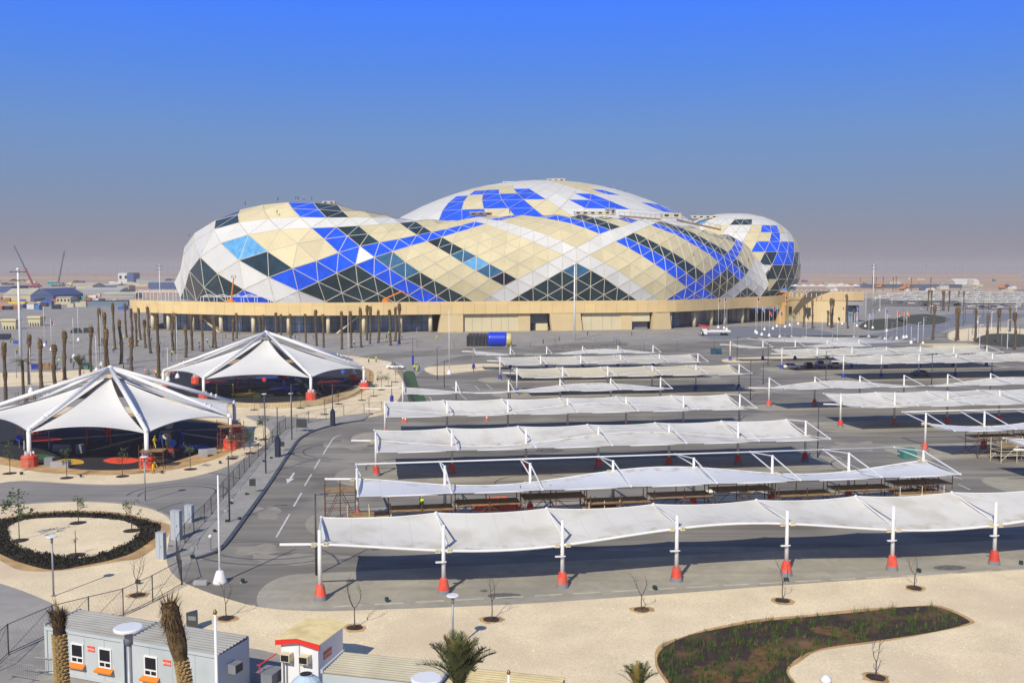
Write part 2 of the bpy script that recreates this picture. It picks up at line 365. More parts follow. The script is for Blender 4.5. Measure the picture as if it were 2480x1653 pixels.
# painted markings
mk = MB()
def c61(x, y): return (400 + x / 4.61, 960 + y / 4.61)
def c8(x, y): return (320 + x / 3.677, 900 + y / 3.677)
for a, b in (((1730, 695), (1665, 805)), ((1635, 865), (1555, 995)), ((1523, 1072), (1435, 1225)), ((1390, 1310), (1240, 1568))):
    strip(mk, [G(*c61(*a)), G(*c61(*b))], -0.09, 0.09, 0.012)
strip(mk, smooth([tuple(G(*c8(*p))[:2]) for p in ((1860, 560), (1800, 585), (1755, 645), (1700, 735))], 5, False), -0.09, 0.09, 0.012)
a, b = G(*c61(1440, 850)), G(*c61(1362, 970)); d = (b - a).normalized(); nn = Vector((-d.y, d.x, 0)); h = a + (b - a) * .55
strip(mk, [a, h], -0.14, 0.14, 0.012)
mk.add([(*(h + nn * .5)[:2], .012), (*(h - nn * .5)[:2], .012), (*b[:2], .012)], [(0, 1, 2)])
for x0, y0, x1, y1 in ((1095, 936, 1130, 968), (1150, 934, 1162, 945), (1178, 930, 1192, 942), (1040, 960, 1050, 976), (1960, 1075, 2010, 1083), (2000, 1096, 2040, 1112), (2050, 1120, 2080, 1135), (2290, 1148, 2330, 1160), (2320, 1172, 2350, 1185), (1830, 920, 1870, 932), (1850, 940, 1890, 952), (2090, 868, 2160, 872), (1050, 1240, 1110, 1236)):
    strip(mk, [G(x0, y0), G(x1, y1)], -0.08, 0.08, 0.012)
mk.build('road_markings', line_m)['kind'] = 'structure'
# tyre marks left by turning vehicles
tm = MB()
def arc(cx, cy, r, a0, a1, wd=0.11):
    c = G(cx, cy); strip(tm, [(c.x + r * math.cos(R(a0 + (a1 - a0) * i / 20)), c.y + r * math.sin(R(a0 + (a1 - a0) * i / 20))) for i in range(21)], -wd, wd, 0.009)
for q in ((430, 1195, 5.5, -20, 190), (430, 1195, 4.2, 0, 200), (300, 1200, 14, 40, 120), (690, 1300, 9, 160, 300), (690, 1300, 7.4, 150, 310), (660, 1250, 13, 150, 240), (850, 1090, 8, 80, 260), (850, 1090, 6.6, 90, 270), (560, 1380, 9, 10, 110), (1300, 1170, 5, 0, 180), (2150, 1130, 7, 0, 200), (2050, 1060, 8, 20, 160), (1000, 1130, 6, 60, 200), (1900, 1380, 22, 80, 110), (1100, 1350, 25, 75, 110)):
    arc(*q); 
tm.build('tyre_marks', tyre)['kind'] = 'stuff'
rt = random.Random(21)
for i in range(26):
    arc(rt.uniform(560, 2450), rt.uniform(880, 1440), rt.uniform(4, 22), rt.uniform(0, 200), rt.uniform(220, 330), rt.uniform(.05, .1))
dust = M('blown dust', (0.30, 0.275, 0.23), 0.95, 0.2, 0.4)
for i, (px, py, rx, ry) in enumerate(((850, 1075, 60, 14), (720, 1355, 120, 16), (620, 1330, 60, 14), (950, 1175, 80, 7), (1700, 1330, 220, 6), (2250, 1240, 90, 12), (2080, 1080, 70, 12), (1950, 1040, 90, 8), (1200, 1340, 160, 6), (880, 1120, 50, 8), (1060, 1000, 70, 4), (1850, 945, 90, 5), (1300, 905, 90, 4), (650, 1240, 30, 16), (700, 1120, 26, 10))):
    c = G(px, py); wob = [rt.uniform(.6, 1.25) for k in range(16)]
    tess(smooth([tuple(G(px + rx * wob[k] * math.cos(k * .3927), py + ry * wob[k] * math.sin(k * .3927))[:2]) for k in range(16)], 3), .0085 + i * .00004, 'dust_patch', dust, 'stuff')
# worn inspection covers
for px, py, rx, ry in ((1222, 1442, 42, 7), (2300, 1374, 40, 6), (1172, 1430, 10, 3), (1330, 1090, 35, 4), (1750, 1190, 60, 7)):
    tess([tuple(G(px + rx * math.cos(t * math.pi / 7), py + ry * math.sin(t * math.pi / 7))[:2]) for t in range(14)], 0.014, 'oil_stain', M('stain', (0.13, 0.13, 0.125), 0.9, 0.5, 2.0), 'stuff')
# ---- planting beds with geometry
def scatter(poly_px, n, hole=None):
    pts = [tuple(p) for p in poly_px]
    x0 = min(p[0] for p in pts); x1 = max(p[0] for p in pts); y0 = min(p[1] for p in pts); y1 = max(p[1] for p in pts)
    def ins(x, y, P):
        c = False
        for i in range(len(P)):
            a, b = P[i], P[(i + 1) % len(P)]
            if (a[1] > y) != (b[1] > y) and x < (b[0] - a[0]) * (y - a[1]) / (b[1] - a[1]) + a[0]: c = not c
        return c
    o = []
    while len(o) < n:
        x = random.uniform(x0, x1); y = random.uniform(y0, y1)
        if ins(x, y, pts) and not (hole and ins(x, y, hole)): o.append(G(x, y))
    return o
def cR(x, y): return (1480 + x / 2.353, 1380 + y / 2.353)
def cL(x, y): return (x / 3.096, 1150 + y / 3.096)
BED = [cR(*p) for p in ((262, 520), (295, 445), (420, 380), (560, 345), (800, 300), (1100, 268), (1400, 240), (1700, 208), (1880, 215), (2035, 285), (2010, 310), (1850, 350), (1600, 390), (1300, 430), (1150, 460), (1050, 510), (1000, 570), (1030, 640), (1060, 720), (700, 720), (400, 690), (310, 610))]
BEDM = [cR(*p) for p in ((250, 525), (280, 435), (420, 365), (560, 333), (800, 290), (1100, 258), (1400, 230), (1700, 200), (1890, 203), (2055, 285), (2030, 322), (1850, 360), (1600, 400), (1300, 440), (1160, 472), (1065, 520), (1018, 570), (1050, 640), (1080, 730), (700, 730), (390, 700), (300, 615))]
BEDM = [(x + random.uniform(-5, 7), y + random.uniform(-4, 4)) for x, y in BEDM]
tess(GP(BEDM, 4), 0.016, 'dirt_margin', dirt)
tess(GP(BED, 4), 0.022, 'planting_bed', soil, 'structure')
for pp in ([(1130, 330), (1250, 320), (1360, 345), (1345, 380), (1200, 368)], [(985, 378), (900, 420), (810, 465), (765, 560), (720, 640), (860, 610), (945, 525), (925, 450)], [(480, 545), (540, 560), (520, 600), (470, 580)], [(600, 600), (690, 590), (680, 640), (600, 650)]):
    tess(GP([cR(*p) for p in pp], 4), .027, 'soil_patch', M('bare orange soil', (.13, .070, .024), .95, .5, 1.6, bump=.6, bscale=5), 'stuff')
gm = [M('grass blades', (0.05, 0.105, 0.014), 0.8, 0.3, 2.0), M('dry grass blades', (0.14, 0.125, 0.04), 0.85, 0.3, 2.0)]
gb = MB()
for p in scatter(BED, 620):
    k = 0.45 + random.random() * 0.8
    if random.random() < 0.3: k *= 0.5
    mi = 0 if random.random() < .72 else 1
    for j in range(13):
        a = random.random() * 6.283; ln = (0.25 + random.random() * 0.4) * k; sp = 0.5 * ln * random.random() + .05
        bx = p.x + random.gauss(0, .10 * k); by = p.y + random.gauss(0, .10 * k); dx, dy = math.cos(a), math.sin(a); wd = .018
        gb.add([(bx - dy * wd, by + dx * wd, .02), (bx + dy * wd, by - dx * wd, .02), (bx + dx * sp, by + dy * sp, ln)], [(0, 1, 2)], mi)
gb.build('grass_tufts', gm)['kind'] = 'stuff'
OUT = [cL(*p) for p in ((-120, 400), (0, 340), (200, 300), (420, 283), (600, 280), (850, 292), (1010, 320), (1130, 350), (1205, 375), (1190, 440), (1120, 500), (1000, 580), (820, 640), (640, 675), (400, 712), (150, 655), (0, 590), (-120, 520))]
INN = [cL(*p) for p in ((60, 395), (130, 355), (230, 330), (500, 318), (760, 325), (930, 345), (1040, 395), (1045, 440), (990, 490), (880, 545), (760, 590), (640, 618), (520, 622), (380, 600), (230, 570), (100, 520), (70, 450))]
MAR = [cL(*p) for p in ((-140, 400), (0, 330), (200, 285), (420, 268), (600, 266), (850, 276), (1020, 305), (1160, 340), (1270, 370), (1285, 410), (1220, 500), (1050, 620), (900, 645), (640, 690), (400, 720), (150, 712), (0, 640), (-140, 560))]
tess(GP(MAR, 4), 0.016, 'dirt_margin', dirt)
tess(GP(OUT, 4), 0.024, 'planting_bed', mulch, 'structure')
tess(GP(INN, 4), 0.03, 'gravel_bed', gravel)
sh = MB()
for p in scatter(OUT, 1500, INN):
    for j in range(5):
        a = random.random() * 6.28; e = random.uniform(.2, 1.3); l = .09 + random.random() * .13
        q = Vector((p.x + random.gauss(0, .14), p.y + random.gauss(0, .14), random.uniform(.03, .2)))
        d = Vector((math.cos(a) * math.cos(e), math.sin(a) * math.cos(e), math.sin(e))) * l; s_ = d.orthogonal().normalized() * l * .35
        sh.add([q - s_, q + s_, q + d], [(0, 1, 2)], 0 if random.random() < .82 else 1)
sh.build('low_shrubs', [M('dark leaves', (0.022, 0.017, 0.013), 0.85, 0.4, 3), M('green leaves low', (0.045, 0.06, 0.02), 0.8, .3, 3)])['kind'] = 'stuff'
